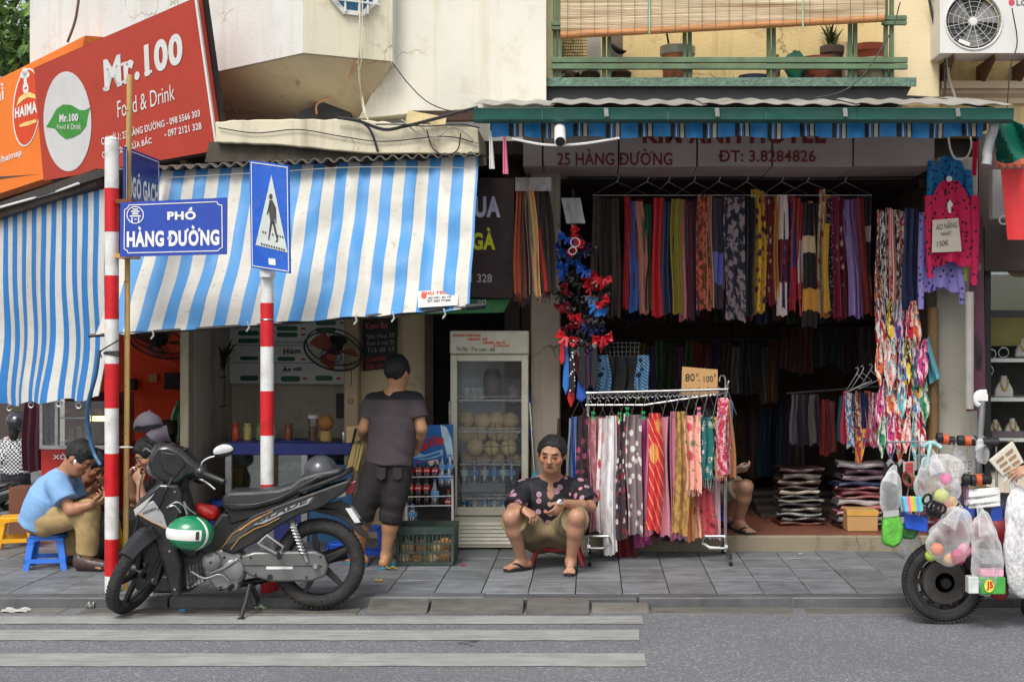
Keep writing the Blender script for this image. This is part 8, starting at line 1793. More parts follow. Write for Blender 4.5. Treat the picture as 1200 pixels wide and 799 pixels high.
part('pinstripe',bmb().tube([L(170,596,-.168),L(186,606,-.168),L(204,614,-.168)],.0035,5),GOLDL,pn)
hb=Sdf(.007); hp=lambda x,y,o:TB@L(x,y,o)
bar_d=(RQ@Vector((0,-1,0))); hc_=L(210,541,-.02)
hb.cap(TB@(hc_-bar_d*.13+Vector((0,0,.03))),TB@(hc_+bar_d*.20+Vector((0,0,-.01))),.045,.042,.04)
hb.ell(TB@(hc_+Vector((-.02,-.01,.01))),(.08,.08,.07),None,.05); hb.cap(TB@(hc_+Vector((-.05,-.04,-.02))),TB@(hc_+Vector((-.085,-.07,-.03))),.07,.05,.03); hb.cap(TB@(hc_+Vector((-.0,.0,-.05))),TB@L(205,566,0),.07,.06,.04)
hb.cap(TB@(hc_+bar_d*.16),TB@L(243,549,-.22),.045,.042,.04); hb.cap(TB@(hc_-bar_d*.1+Vector((0,0,.02))),TB@L(180,530,.14),.045,.035,.04)
sdf_part('handlebar_cover',hb,BODY,BK)
slabp([(190,519),(204,518),(218,524),(231,537),(243,543),(240,553),(226,556),(213,566),(197,562),(184,553),(180,541),(183,530)],-.15,.05,BODY,'head_cowl',BK,.035)
slabp([(196,526),(214,529),(224,541),(212,556),(198,548)],-.158,-.148,PLB,'cowl_inset',BK,.01)
part('headlight',bmb().ell(L(187,547,-.085),.05,.065,.05,16,10,Matrix.Rotation(R(40),3,'Z')),mat('lamp_lens',(.12,.125,.13),.08,var=.3,bump=0,coat=1),BK)
part('instrument_panel',bmb().ell(L(212,528,-.03),.07,.06,.018,16,8,Matrix.Rotation(R(-18),3,'Y')),BLACK,BK)
part('grip',bmb().tube([L(246,550,-.235),L(252,552,-.25),L(271,558.5,-.30),L(272.5,559,-.305)],[.017,.020,.019,.015],12),PLB,BK); part('switch_box',bmb().ell(L(243,551,-.22),.035,.03,.03,12,8),PLB,BK)
part('grip',bmb().tube([L(178,527,.14),L(164,521,.22)],.019,12),PLB,BK)
part('lever',bmb().tube(spline([L(243,556,-.25),L(252,560,-.28),L(262,567,-.31)],4),.006,6),CHROME,BK); part('lever',bmb().tube(spline([L(176,531,.12),L(166,527,.18),L(162,530,.2)],4),.006,6),CHROME,BK)
mr_=part('mirror',bmb().ell(L(268,524.5,-.2),.066,.018,.044,20,10,Matrix.Rotation(R(-12),3,'Y')),PLB,BK)
part('mirror_glass',bmb().ell(L(268,524.5,-.2)+Vector((0,-.008,0)),.062,.016,.041,20,10,Matrix.Rotation(R(-12),3,'Y')@Matrix.Rotation(R(30),3,'X')),mat('mirror_sky_white',(.9,.9,.9),.35,.0,var=.02,bump=0),mr_)  # plain white colour stands for the sky reflected in the mirror
part('mirror_stem',bmb().tube(spline([L(243,546,-.2),L(244,538,-.2),L(251,533,-.2),L(258,531,-.2)],5),.006,8),CHROME,BK)
for q in(((213,548,-.1),(206,562,-.17),(196,585,-.17),(188,612,-.14)),((180,540,-.05),(172,560,-.12),(170,600,-.14),(160,640,-.16),(152,664,-.15)),((236,556,-.2),(226,566,-.16),(218,575,-.1))):part('cable',bmb().tube(spline([L(*p_)for p_ in q],5),.0045,6),BLACK,BK)
part('turn_signal',bmb().prism([L(x,y,-.17)for x,y in((166,592),(174,586),(190,573),(178,590),(168,600))],(0,.012,0)),mat('amber_lens',(.42,.40,.38),.12,coat=.8,bump=0),BK,bevel=.004)
for x,y in((206,640),(212,684),(196,606),(212,572)):part('bolt',bmb().lathe([(.008,0),(.007,.006)],L(x,y,-.162),(0,-1,0),8),SILV,BK)
slabp([(214,640),(224,612),(240,640),(262,640),(268,655),(250,668),(226,690),(216,682)],-.07,.07,PLB,'frame_tunnel',BK,.02)
slabp([(232,640),(262,598),(300,600),(268,640),(252,652)],-.09,.09,PLB,'center_cover',BK,.02)
en=slabp([(240,648),(262,640),(285,645),(290,668),(280,690),(255,686),(242,668)],-.10,.09,SILV,'engine',BK,.018)
part('clutch_cover',bmb().lathe([(.062,0),(.058,.03),(.04,.045),(.015,.05)],L(252,654,-.1),(0,-1,0),22),SILV,en); part('magneto_cover',bmb().lathe([(.07,0),(.066,.025),(.05,.035)],L(276,664,-.1),(0,-1,0),22),SILV,en)
for k in range(5):part('cooling_fin',bmb().prism([L(236-k*4,655+k*1.5,-.07),L(239-k*4,655+k*1.5,-.07),L(242-k*4,680+k*1.5,-.07),L(238-k*4,680+k*1.5,-.07)],(0,.14,0)),SILV,en,bevel=.003)
for x,y in((252,654),(266,650),(285,650),(283,680),(262,684),(248,672)):part('bolt',bmb().lathe([(.008,0),(.008,.012)],L(x,y,-.146 if(x,y)==(252,654)else-.1),(0,-1,0),6),DARKM,en)
cc=slabp([(284,648),(300,643.5),(370,643.5),(380,649),(385,661),(382,673),(366,679),(320,679),(296,672),(284,664)],-.105,-.065,mat('chaincase_grey',(.19,.19,.19),.4,.6,var=.12,dirt=.45,dcol=(.1,.09,.08),ds=5),'chain_case',BK,.014)
part('groove',bmb().bar(L(288,659,-.107),L(378,661,-.107),.004,.006,(0,1,0)),BLACK,cc); part('data_sticker',bmb().prism([L(314,664,-.106),L(344,664,-.106),L(344,660,-.106),L(314,660,-.106)],(0,.001,0)),WHITE_P,cc)
part('axle',bmb().lathe([(.022,0),(.02,.03),(.012,.045)],L(371,661,-.105),(0,-1,0),8),SILV,cc); part('plug',bmb().lathe([(.018,0),(.016,.014)],L(318,673,-.105),(0,-1,0),14),PLB,cc)
for x,y in((296,650),(376,650),(360,674),(302,670)):part('bolt',bmb().lathe([(.008,0),(.007,.008)],L(x,y,-.105),(0,-1,0),6),DARKM,cc)
slabp([(263,592),(264,579),(272,573.5),(300,573),(328,571),(343,566),(352,558),(372,551.5),(396,547.5),(403,550),(396,556),(374,562),(352,575),(330,586),(300,594),(276,596)],-.125,.125,SEAT,'seat',BK,.045)
part('seat_seam',bmb().tube(spline([L(266,588,-.127),L(300,588,-.127),L(330,580,-.127),L(352,568,-.127),L(374,557,-.127)],5),.0035,5),PLB,BK)
slabp([(268,594),(300,594),(332,585),(352,574),(352,582),(300,604),(272,612)],-.10,.10,PLB,'seat_base',BK,.01)
for o0,o1 in((-.125,-.08),(.08,.125)):
 sp_=slabp([(262,640),(268,624),(300,600),(345,583),(390,567),(412,560),(404,575),(380,592),(350,602),(325,616),(300,634),(276,646)],o0,o1,PLB,'side_panel',BK,.012)
 if o0<0:
  part('decal_panel',bmb().prism([L(x,y,-.129)for x,y in((266,636),(276,622),(303,605),(340,590),(372,579.5),(366,588),(352,592),(318,604),(296,616),(280,630))],(0,.003,0)),mat('decal_dark',(.07,.07,.072),.3,.3,coat=.4),sp_)
  part('decal_silver',bmb().prism([L(x,y,-.131)for x,y in((300,612),(312,604),(344,590),(368,580),(362,588),(336,598),(312,610))],(0,.002,0)),SILP,sp_)
  lettering('BLADE',fnB((304,610.5),(361,586.5),(362,579.5),(307,602),-.1325),INK,sp_,bold=.045)
  for q in(((264,638),(276,622),(300,606),(322,596)),((274,640),(284,627),(302,616),(314,612),(330,604)),((284,618),(298,608),(310,602))):part('pinstripe',bmb().tube([L(x,y,-.132)for x,y in q],.0035,5),GOLDL,sp_)
part('grab_rail',bmb().tube(spline([L(352,574,-.11),L(372,567,-.12),L(396,558,-.11),L(409,551,-.06),L(409,551,.06),L(396,558,.11),L(360,570,.11)],5),.015,10),PLB,BK)
tl=slabp([(386,581),(400,570),(417,562),(413,576),(403,581),(388,584)],-.085,.085,mat('tail_clear',(.55,.53,.52),.15,coat=.8,bump=0),'tail_light',BK,.01)
part('lens',bmb().prism([L(x,y,-.088)for x,y in((404,569),(417.5,561.5),(413.5,576.5),(405,580))],(0,.176,0)),mat('tail_red',lin((120,18,30)),.15,coat=.8),tl,bevel=.006)
rf=bmb();
def rfn(u,v):
 x=lerp(358,437,u); y=594+3*math.sin(u*3)+44*max(0,u-.45)**1.5*1.55
 return L(x,y-6*(1-abs(2*v-1))*(1-u),(v-.5)*.16*(1-.75*max(0,u-.4)))
rf.sheet(rfn,20,8,.008); part('rear_mudguard',rf,PLB,BK)
slabp([(360,596),(398,586),(408,592),(425,622),(440,638),(420,626),(398,606),(380,602)],-.05,-.03,PLB,'mudguard_side',BK,.006)
part('licence_plate',bmb().prism([L(404,595,-.07),L(411,595,-.06),L(422,612,-.06),L(415,612.5,-.07)],(0,.14,0)),mat('plate_white',(.6,.6,.6),.4,dirt=.3),BK,bevel=.003)
sa_,sb__=L(342,607,-.10),L(361,656,-.115); part('shock_absorber',bmb().cyl(sa_,sa_.lerp(sb__,.5),.018).cyl(sa_.lerp(sb__,.5),sb__,.012),SILV,BK)
cs=bmb(); pts=[]
for k in range(73):t_=k/72; a_=2*math.pi*9*t_; pts.append(sa_.lerp(sb__,.12+.68*t_)+Vector((math.cos(a_)*.024,math.sin(a_)*.024,0)))
cs.tube(pts,.005,5); part('spring',cs,CHROME,BK); part('collar',bmb().lathe([(.028,0),(.028,.02)],sa_,sb__-sa_,14),PLB,BK)
part('footpeg_bracket',bmb().tube([L(305,634,-.12),L(315,624,-.12),L(334,638,-.12),L(328,647,-.12),L(305,634,-.12)],.009,8),SILV,BK); part('footpeg',bmb().cyl(L(328,646,-.12),L(331,648,-.2),.014),PLB,BK); part('footpeg',bmb().cyl(L(275,683,-.1),L(272,684,-.24),.016),PLB,BK)
part('gear_lever',bmb().tube(spline([L(230,664,-.15),L(245,672,-.15),L(262,668,-.15),L(272,676,-.14)],5),.008,8),SILV,BK); part('kick_starter',bmb().tube([L(250,668,-.12),L(268,660,-.15),L(283,650,-.15)],.010,8),SILV,BK)
part('swing_arm',bmb().bar(L(290,668,.08),L(373,661,.08),.035,.05),PLB,BK); part('exhaust',bmb().tube([L(255,690,.06),L(300,684,.13),L(330,672,.15),L(402,652,.16)],[.02,.025,.042,.045],12),mat('exhaust_black',(.03,.03,.03),.4,.5),BK)
part('side_stand',bmb().tube([L(295,682,-.1),L(292,700,-.16),L(288,717,-.22)],.013,8).bar(L(284,717.5,-.22),L(293,717.5,-.22),.05,.01),PLB,BK)
part('center_stand',bmb().tube([L(292,684,-.06),L(300,706,-.08)],.014,8).tube([L(292,684,.06),L(300,706,.08)],.014,8).tube([L(300,706,-.08),L(300,706,.08)],.012,8),PLB,BK)
for q in(((206,588),(214,584),(222,588),(226,598)),((222,583),(226,590),(236,598)),((203,590),(212,588),(219,596))):part('basket_rod',bmb().tube(spline([L(x,y,-.17)for x,y in q],4),.006,6),CHROME,BK)
gh=thing('helmet','green helmet with a white stripe hanging on the front of the motorbike','helmet',TB@L(232,637,-.27),'helmets on the motorbike'); GHQ=Matrix.Rotation(R(3),3,'Y')
gc=L(232.5,617.5,-.25); GHM=mat('helmet_green',lin((10,128,84)),.22,var=.08,bump=.02,coat=.6)
part('shell',bmb().ell(gc,.145,.115,.107,32,20,GHQ),GHM,gh)
bnd=bmb(); bnd.sheet(lambda u,v:gc+GHQ@(Vector((math.cos(R(lerp(-100,60,u))+math.pi*0)*0,0,0))+Vector((.1465*math.sin(lerp(-1.45,.62,u))*math.sqrt(max(0,1-((v-.5)*.065/.108)**2)),-.1165*math.cos(lerp(-1.45,.62,u))*math.sqrt(max(0,1-((v-.5)*.065/.108)**2)),(v-.5)*.065))),28,6,.001)
part('stripe',bnd,PRINT_W,gh)
vb=bmb(); vb.sheet(lambda u,v:gc+GHQ@Vector((.1475*math.sin(.78+.13*(u-.5)+.12*math.cos(lerp(-1.3,1.3,v)))*math.cos(lerp(-1.2,1.2,v)),-.118*math.cos(.78+.13*(u-.5)+.1*math.cos(lerp(-1.3,1.3,v)))*math.cos(lerp(-1.2,1.2,v)),.109*math.sin(lerp(-1.2,1.2,v)))),4,20,.001); part('stripe',vb,PRINT_W,gh)
part('badge',bmb().sheet(lambda u,v:gc+GHQ@Vector((.1485*math.sin(lerp(.36,.5,u)),-.1185*math.cos(lerp(.36,.5,u)),(v-.5)*.05)),4,2,.001),INK,gh)
rbg=Sdf(.012); rbg.cap(hp(240,598,.02),hp(268,614,.04),.045,.035,.03); rbg.cap(hp(234,592,.04),hp(250,602,.0),.03,.05,.04); rbg.fold(.022,60,(1,.3,.5),2); rbg.fold(.012,130,(.4,1,.5),3)
rb_=thing('red_bag','red cloth bag bundled behind the green helmet','bag',hp(250,612,0)); sdf_part('cloth',rbg,cloth('bag_red',[(176,26,26)],'plain',(1,1),.5),rb_)
part('trim',bmb().tube([L(258,607,-.06),L(268,605,-.06),L(274,600,-.05)],.006,6),PRINT_W,rb_)
bh=thing('helmet','black helmet strapped on the rear of the motorbike seat','helmet',hp(375,562,.0),'helmets on the motorbike'); part('shell',bmb().ell(L(374,552,.02),.105,.12,.10,28,18,None),mat('helmet_black',(.05,.055,.062),.25,var=.25,coat=.5,dirt=.3,dcol=(.16,.16,.16)),bh)
part('peak',bmb().sheet(lambda u,v:L(352+10*u-6*v,562-2*u+5*v,-.12+.24*v*0+.24*(u-.5)*.0)+Vector((0,.24*v,-.01*math.sin(u*3))),6,8,.006),PLB,bh)
part('strap',bmb().tube(spline([L(362,563,-.10),L(372,557,-.12),L(384,557,-.11),L(390,562,-.09)],5),.009,6),mat('strap_brown',lin((96,80,66)),.7),bh)
capo=thing('cap','faded grey baseball cap hung over the far handlebar grip','cap',hp(172,520,.18)); CPM=cloth('cap_cloth',[(86,80,90),(56,52,60)],'plain',(2,2)); cs_=Sdf(.006); cq=Matrix.Rotation(R(-28),3,'Y')
cs_.ell(hp(170,501,.16),(.092,.085,.098),cq,.02); cs_.cut(hp(168,504,.16),cq@Vector((-.25,-.25,-1))); cs_.ell(hp(164,509,.13),(.068,.07,.06),cq,.01,sub=True); cs_.fold(.003,60,(1,.2,.4),1); sdf_part('crown',cs_,CPM,capo)
part('peak',bmb().sheet(lambda u,v:L(lerp(170,190,u)+v*lerp(13,6,u),lerp(509,500,u)+v*lerp(10,20,u),.08+.10*u)+Vector((0,-.03*math.sin(math.pi*v),.012*math.sin(math.pi*u))),8,8,.005),CPM,capo); part('button',bmb().ell(L(171,482.5,.16),.01,.01,.008,10,6),CPM,capo)
# ================================================================== people
def pt(*q):return[P(*x)for x in q]
SKIN1=(.40,.19,.105)
ALOHA=cloth('aloha',[(18,18,28),(206,134,132),(116,130,166)],'rings',(15,15),.7,uv=False)
J=dict(head=P(647,532,10.40),face=(-.16,-.94,-.26),up=(.05,-.15,1),hs=1.08,neck=P(646,560,10.56),chest=P(646,590,10.62),hip=P(645,628,10.74),sh=pt((616,574,10.6),(679,573,10.6)),el=pt((600,598,10.40),(692,594,10.42)),wr=pt((614,597,10.20),(660,589,10.17)),hand=(((.55,-.25,-.35),(-.3,.5,-.8),.75,1),((-.62,-.1,-.75),(-.4,.5,.1),.55,-1)),hp=pt((632,630,10.72),(660,630,10.72)),kn=pt((599,606,10.24),(676,606,10.14)),an=pt((612,658,10.42),(669,658,10.27)),toe=[G(594,670)+Vector((0,0,.014)),G(667,675)+Vector((0,0,.014))],footc=(.012,.012,.013),girth=1.2,hw=1.16)
def shorts_gap(c):c.cone(P(613,612,10.42),P(640,627,10.68),.08,.09,.05); c.cone(P(668,612,10.38),P(650,627,10.68),.08,.09,.05); c.cone(P(624,624,10.45),P(660,624,10.45),.04,.04,.08)
KHAKI=painted('khaki_cotton',.85,.3)
def collar(t,q,nk,u,f,a):
 for s_ in(-1,1):part('collar',MB().prism([nk+f*.05+a*.055*s_+u*.02,nk+f*.11+a*.02*s_-u*.05,nk+f*.10+a*.075*s_-u*.045,nk+f*.02+a*.085*s_+u*.012],-f*.008),ALOHA,t,bevel=.003)
 part('watch',MB().torus(P(657,588.5,10.165),(-.6,.1,.5),.032,.008,20,6).lathe([(.001,.0),(.018,.0),(.018,.012),(.001,.012)],P(656,588,10.145),(0,-1,.3),14),CHROME,t)
 part('bracelet',MB().torus(P(613,596.5,10.215),(.8,-.3,-.3),.034,.008,20,6),mat('beads',lin((90,40,30)),.4),t)
p1=person('man in navy patterned shirt and khaki shorts sitting on the low red stool',P(645,672,10.4),J,(.43,.225,.14),.0068,dict(mat=ALOHA,sleeve=.86,vneck=.13,hem=.02,off=.022,more=collar,fold=.006),dict(mat=KHAKI,base=lin((128,114,84)),leg=.9,wide=.09,waist=0,name='shorts',extra=shorts_gap,fold=.008),dict(th=.010,front=.092,col=(.014,.014,.015)))
RS=mat('stool_red',lin((186,40,50)),.45,var=.1,dirt=.3); sz=P(0,640,10.7).z
rs=thing('low_stool','small red metal stool under the man in the navy shirt','stool',(P(653,0,10.7).x,10.72,0)); sx=P(653,0,10.7).x
part('seat',MB().lathe([(.001,sz-.02),(.17,sz-.02),(.18,sz-.01),(.17,sz),(.001,sz)],(sx,10.74,0),n=28),RS,rs)
for a_,b_ in((-1,-1),(1,-1),(-1,1),(1,1)):part('leg',MB().tube([(sx+a_*.15,10.74+b_*.12,sz-.015),(sx+a_*.19,10.74+b_*.17,.0)],.014,8),RS,rs)
TEE=painted('tee_cotton',.85,.25); JN=painted('black_denim',.85,.3)
J=dict(head=P(466,436,10.5),face=(.42,.88,-.12),up=(.05,.1,1),hs=1.0,neck=P(463,461,10.5),chest=P(461,492,10.5),hip=P(456,538,10.5),sh=pt((487,470,10.5),(437,471,10.52)),el=pt((494,502,10.46),(426,502,10.5)),wr=pt((489,523,10.62),(425,512,10.75)),hand=(((-.1,.6,-.6),(-.6,.2,.3),.6,1),((.2,.7,-.2),(0,.2,-.7),.6,-1)),hp=pt((468,546,10.5),(444,546,10.5)),kn=pt((459,602,10.49),(425,598,10.47)),an=pt((452,651,10.52),(422,650,10.64)),toe=[Vector((P(459,0,10.6).x,10.66,.014)),Vector((P(410,0,10.7).x,10.72,.014))],footc=lin((40,150,180)),girth=.93)
yk=P(462,468,10.5); JN2=mat('denim_pocket',lin((50,46,48)),.85,var=.3,bump=.3)
p2=person('man in dark tee and black shorts standing with his back turned at the counter',P(450,665,10.5),J,(.44,.23,.12),.0075,dict(mat=TEE,base=lin((74,66,70)),paint=[('half',yk,(0,0,-1),lin((24,24,30)),.012)],sleeve=.62,hem=.03,off=.016,collar=.05,fold=.006),dict(mat=JN,base=lin((38,34,36)),leg=1.16,wide=.070,knee=.062,name='shorts',fold=.005,off=.014),dict(th=.013))
for x0,x1 in((441,452),(460,471)):
 q=[(x0,548),(x1,548),(x1,560),((x0+x1)/2,563),(x0,560)]
 part('pocket',MB().prism([P(x,y,10.375+.012*abs((x-456)/15)**2)for x,y in q],(0,.03,0)),JN2,p2,bevel=.004)
BLS=cloth('blue_check',[(128,170,214),(120,161,208)],'check',(120,120),.8,uv=False)
J=dict(head=P(94,537,10.46),face=(.74,-.18,-.66),up=(.55,-.05,.8),hs=1.06,neck=P(75,557,10.5),chest=P(60,580,10.52),hip=P(50,608,10.55),sh=pt((67,567,10.36),(82,563,10.68)),el=pt((83,598,10.30),(92,594,10.7)),wr=pt((107,591,10.3),(110,582,10.58)),hand=(((.9,.15,.25),(-.2,.4,.8),.8,1),((.7,-.4,.1),(-.2,-.2,.8),.8,-1)),hp=pt((55,610,10.45),(55,610,10.66)),kn=pt((104,598,10.38),(101,601,10.64)),an=pt((101,653,10.40),(83,652,10.66)),toe=[Vector((P(121,0,10.38).x,10.37,.014)),Vector((P(103,0,10.64).x,10.64,.014))],footc=(.05,.03,.025),girth=1.02)
p3=person('man in light blue shirt hunched over on a sky blue stool',P(60,667,10.5),J,SKIN1,.0075,dict(mat=BLS,sleeve=.66,hem=.05,off=.027,collar=.07,fold=.007),dict(mat=KHAKI,base=lin((172,146,100)),leg=1.93,wide=.058,fold=.008,waist=0),dict(th=.012),'shoe')
part('earphone',MB().ell(P(88,541,10.34),.012,.01,.018,8,6),PRINT_W,p3)
DKT=painted('dark_shirt',.85,.3)
J=dict(head=P(110,546,10.9),face=(.62,-.42,-.62),up=(.45,-.1,.85),hs=1.02,neck=P(98,567,11.0),chest=P(93,592,11.08),hip=P(92,628,11.15),sh=pt((88,573,10.86),(108,571,11.2)),el=pt((86,590,10.76),(118,600,11.0)),wr=pt((109,573,10.72),(122,585,10.8)),hand=(((.8,-.1,.5),(-.4,0,.8),.8,1),((.3,-.6,.3),(0,-.2,.8),.7,-1)),hp=pt((94,630,11.05),(98,630,11.25)),kn=pt((122,612,10.8),(124,608,11.05)),an=pt((108,652,10.86),(120,654,11.1)),toe=[Vector((P(92,0,10.8).x,10.76,.014)),Vector((P(112,0,11.0).x,10.94,.014))],footc=(.02,.02,.02))
person('second man in dark shirt bent over beside the man in blue',P(95,655,11.0),J,SKIN1,.0085,dict(mat=DKT,base=lin((38,24,30)),sleeve=.7,hem=.03),dict(mat=DKT,base=lin((92,84,82)),leg=1.93,wide=.055,waist=0),dict(th=.013),'shoe')
J=dict(head=P(175,533,10.78),face=(-.78,-.38,-.5),up=(-.4,-.1,.9),hs=1.04,neck=P(190,556,10.86),chest=P(195,585,10.92),hip=P(196,622,10.98),sh=pt((186,564,11.06),(197,569,10.72)),el=pt((160,592,10.95),(168,594,10.64)),wr=pt((153,560,10.82),(164,567,10.62)),hand=(((.25,-.1,.75),(.6,-.2,-.2),.8,1),((-.3,.1,.7),(.2,.6,.1),.8,-1)),hp=pt((192,624,11.08),(192,624,10.88)),kn=pt((154,603,10.95),(158,606,10.74)),an=pt((160,656,11.0),(166,658,10.8)),toe=[Vector((P(145,0,10.95).x,10.9,.014)),Vector((P(151,0,10.75).x,10.7,.014))],footc=(.02,.02,.02))
w5=person('woman with glasses and dark top eating behind the motorbike',P(170,660,10.9),J,(.44,.24,.15),.0085,dict(mat=DKT,base=lin((30,26,30)),sleeve=.75,hem=.03),dict(mat=DKT,base=lin((24,22,26)),leg=1.9,waist=0),dict(th=.016,long=True),'shoe')
f_,u_,r_=frame(J['face'],J['up']); hp_=lambda a_,b_,d_:Vector(J['head'])+r_*a_+f_*b_+u_*d_
gl=MB();
for s_ in(-1,1):gl.torus(hp_(.034*s_,.108,.008),f_,.022,.0025,18,5); gl.tube([hp_(.056*s_,.106,.01),hp_(.08*s_,-.0,.012)],.0025,5)
gl.tube([hp_(-.012,.11,.01),hp_(.012,.11,.01)],.0025,5); part('glasses',gl,DARKM,w5)
solo('spoon',MB().tube([P(158,548,10.74),P(170,554,10.7)],.004,6).ell(P(157,547.5,10.74),.014,.01,.006,8,6),CHROME,'metal spoon held by the woman with glasses','spoon')
stool('yellow stool carrying the woman behind the motorbike',P(196,0,11).x,11.0,.30,.3,STY,g_,.2)
J=dict(head=P(826,494,12.0),face=(.6,-.6,-.5),up=(.2,-.1,1),neck=P(822,520,12.05),chest=P(824,545,12.0),hip=P(828,578,11.95),sh=pt((826,530,11.8),(822,530,12.2)),el=pt((842,556,11.6),(838,556,12.0)),wr=pt((862,551,11.42),(860,552,11.7)),hand=(((.75,-.1,.1),(-.1,.5,.7),.7,1),((.7,-.6,.1),(0,.1,.8),.7,-1)),hp=pt((832,580,11.85),(832,580,12.05)),kn=pt((874,570,11.42),(862,572,11.8)),an=pt((866,612,11.6),(852,612,11.9)),toe=[Vector((P(879,0,11.5).x,11.42,.129)),Vector((P(864,0,11.8).x,11.72,.129))],footc=(.02,.02,.03))
person('person sitting behind the chrome rack, only one bare leg and hand showing',P(840,620,11.8),J,(.36,.19,.12),.0085,dict(mat=DKT,base=lin((40,36,40)),sleeve=.7,hem=.02),dict(mat=KHAKI,base=lin((150,136,116)),leg=.82,wide=.08,waist=0,name='shorts'),dict(th=.013))
solo('phone',MB().obox(P(871,546,11.33),(.045,-.02,.008),(.0,.0,.006),(.012,.03,-.0)),mat('phone_case',lin((150,140,130)),.3),'flat phone held by the person behind the rack','phone',bevel=.003)
stool('stool under the person behind the chrome rack',P(830,0,11.95).x,11.95,P(0,592,11.95).z,.28,STD,g_,.2).location.z=.115
CHK=cloth('black_check',[(206,206,210),(24,26,36)],'check',(44,44),.8,uv=False)
J=dict(head=P(20,497,17.0),face=(.1,.98,-.1),neck=P(19,512,17.0),chest=P(18,530,17.0),hip=P(18,554,17.0),sh=pt((31,519,17.0),(7,519,17.0)),el=pt((36,538,16.9),(3,538,16.9)),wr=pt((34,548,17.2),(4,548,17.2)),hp=pt((24,560,17.0),(12,560,17.0)),kn=pt((28,575,17.4),(8,575,17.4)),an=pt((28,600,17.2),(8,600,17.2)),toe=[P(28,592,17.5),P(8,604,17.5)],footc=(.02,.02,.02))
person('rider in black and white checked shirt seen from behind in the alley',P(18,600,17.0),J,SKIN1,.011,dict(mat=CHK,sleeve=1.8,hem=.0),dict(mat=DKT,base=lin((40,40,50)),leg=1.9),dict(th=.02,long=True,col=lin((120,104,86))),'shoe',hands=False)
solo('helmet',MB().ell(P(21,494,17.0),.135,.15,.125,20,14),mat('helmet_far',(.02,.022,.03),.15,coat=.8,bump=0),'glossy dark helmet worn by the far checked rider','helmet')
b2=copy_thing(BK,(P(-74,0,14.6).x,14.6,-.70),'dark motorbike parked in the alley under the checked rider'); b2['group']='motorbikes parked in the alley'
b3=copy_thing(BK,(P(-118,0,13.5).x,13.5,-.46),'blue motorbike at the left edge behind the yellow stool'); b3['group']='motorbikes parked in the alley'
BLB=mat('body_blue',lin((30,84,170)),.25,coat=.6)
for o in b3.children_recursive:
 if o.name.split('.')[0]in('leg_shield','side_panel','mudguard_side','front_mudguard','center_cover')and o.material_slots:o.material_slots[0].link='OBJECT'; o.material_slots[0].material=BLB
# ================================================================== loaded vendor scooter at the right edge
Yv=8.84; kv=Yv/F
def V_(px,py,o=0):return Vector((P(px,0,Yv).x,Yv+o,-.068+(731-py)*kv))
VS=thing('scooter','vendor scooter hung with clear bags at the right edge of the road','scooter',V_(1105,731))
c=V_(1105,682.5)
w=part('rear_wheel',MB().lathe([(.001,-.05),(.13,-.05),(.135,-.03),(.135,.05)],c,(0,1,0),36),mat('drum_dark',(.05,.046,.042),.6,.4,dirt=.6,dcol=(.14,.12,.1)),VS)
part('hub_cap',MB().lathe([(.001,-.085),(.03,-.085),(.035,-.05),(.06,-.05)],c,(0,1,0),20),RIM,w)
part('rim',MB().lathe([(.132,-.03),(.132,.03)],c,(0,1,0),40,False).lathe([(.165,-.045),(.185,-.05),(.19,-.03),(.18,0),(.19,.03),(.185,.05),(.165,.045),(.160,0),(.165,-.045)],c,(0,1,0),48,False),RIM,w)
for k in range(12):
 a_=2*math.pi*k/12; d=Vector((math.cos(a_),0,math.sin(a_))); t_=Vector((-d.z,0,d.x)); part('spoke',MB().obox(c+d*.148,d*.02,t_*.013,Vector((0,.022,0))),RIM,w)
ty=MB().torus(c,(0,1,0),.205,.046,56,12,1.15)
for k in range(64):
 a_=2*math.pi*k/64; d=Vector((math.cos(a_),0,math.sin(a_))); t_=Vector((-d.z,0,d.x))
 for s_ in(-1,1):ty.obox(c+d*.241+Vector((0,s_*.028,0)),Vector((0,.024,0))+t_*.012*s_-d*.006,t_*.005,d*.006)
part('tyre',ty,TYRE,w)
c2=c+Vector((1.24,0,0)); fw2=part('front_wheel',MB().lathe([(.05,-.04),(.05,.04)],c2,(0,1,0),20),RIM,VS); part('tyre',MB().torus(c2,(0,1,0),.21,.04,40,10),TYRE,fw2); part('rim',MB().torus(c2,(0,1,0),.165,.012,36,8),RIM,fw2)
bd_=Sdf(.012); bd_.cap(c+Vector((.02,0,.33)),c+Vector((.55,0,.30)),.11,.13,.05); bd_.cap(c+Vector((.5,0,.05)),c+Vector((.95,0,.04)),.10,.10,.05); bd_.cap(c+Vector((.98,0,.05)),c+Vector((1.05,0,.60)),.12,.10,.06); sdf_part('body',bd_,mat('scooter_red',lin((120,20,30)),.3,coat=.5),VS)
st2=Sdf(.012); st2.cap(c+Vector((.0,0,.46)),c+Vector((.55,0,.44)),.10,.09,.04); sdf_part('seat',st2,SEAT,VS)
part('engine',MB().box(c.x+.03,c.x+.42,Yv+.02,Yv+.14,c.z-.07,c.z+.09),PLB,VS,bevel=.03); part('stand',MB().tube([c+Vector((.38,-.1,.0)),c+Vector((.52,-.12,-.12))],.014,8),SILV,VS)
part('tail_flap',MB().prism([V_(1158,684,-.06),V_(1178,686,-.06),V_(1180,696,-.06),V_(1172,704,-.06),V_(1160,700,-.06)],(0,.1,0)),mat('flap_red',lin((120,14,26)),.4),VS,bevel=.008)
part('handlebar',MB().tube([c+Vector((1.0,-.32,.80)),c+Vector((1.05,0,.78)),c+Vector((1.0,.32,.80))],.02,10),PLB,VS); part('steering_column',MB().cyl(c+Vector((1.2,0,.05)),c+Vector((1.04,0,.78)),.03),PLB,VS)
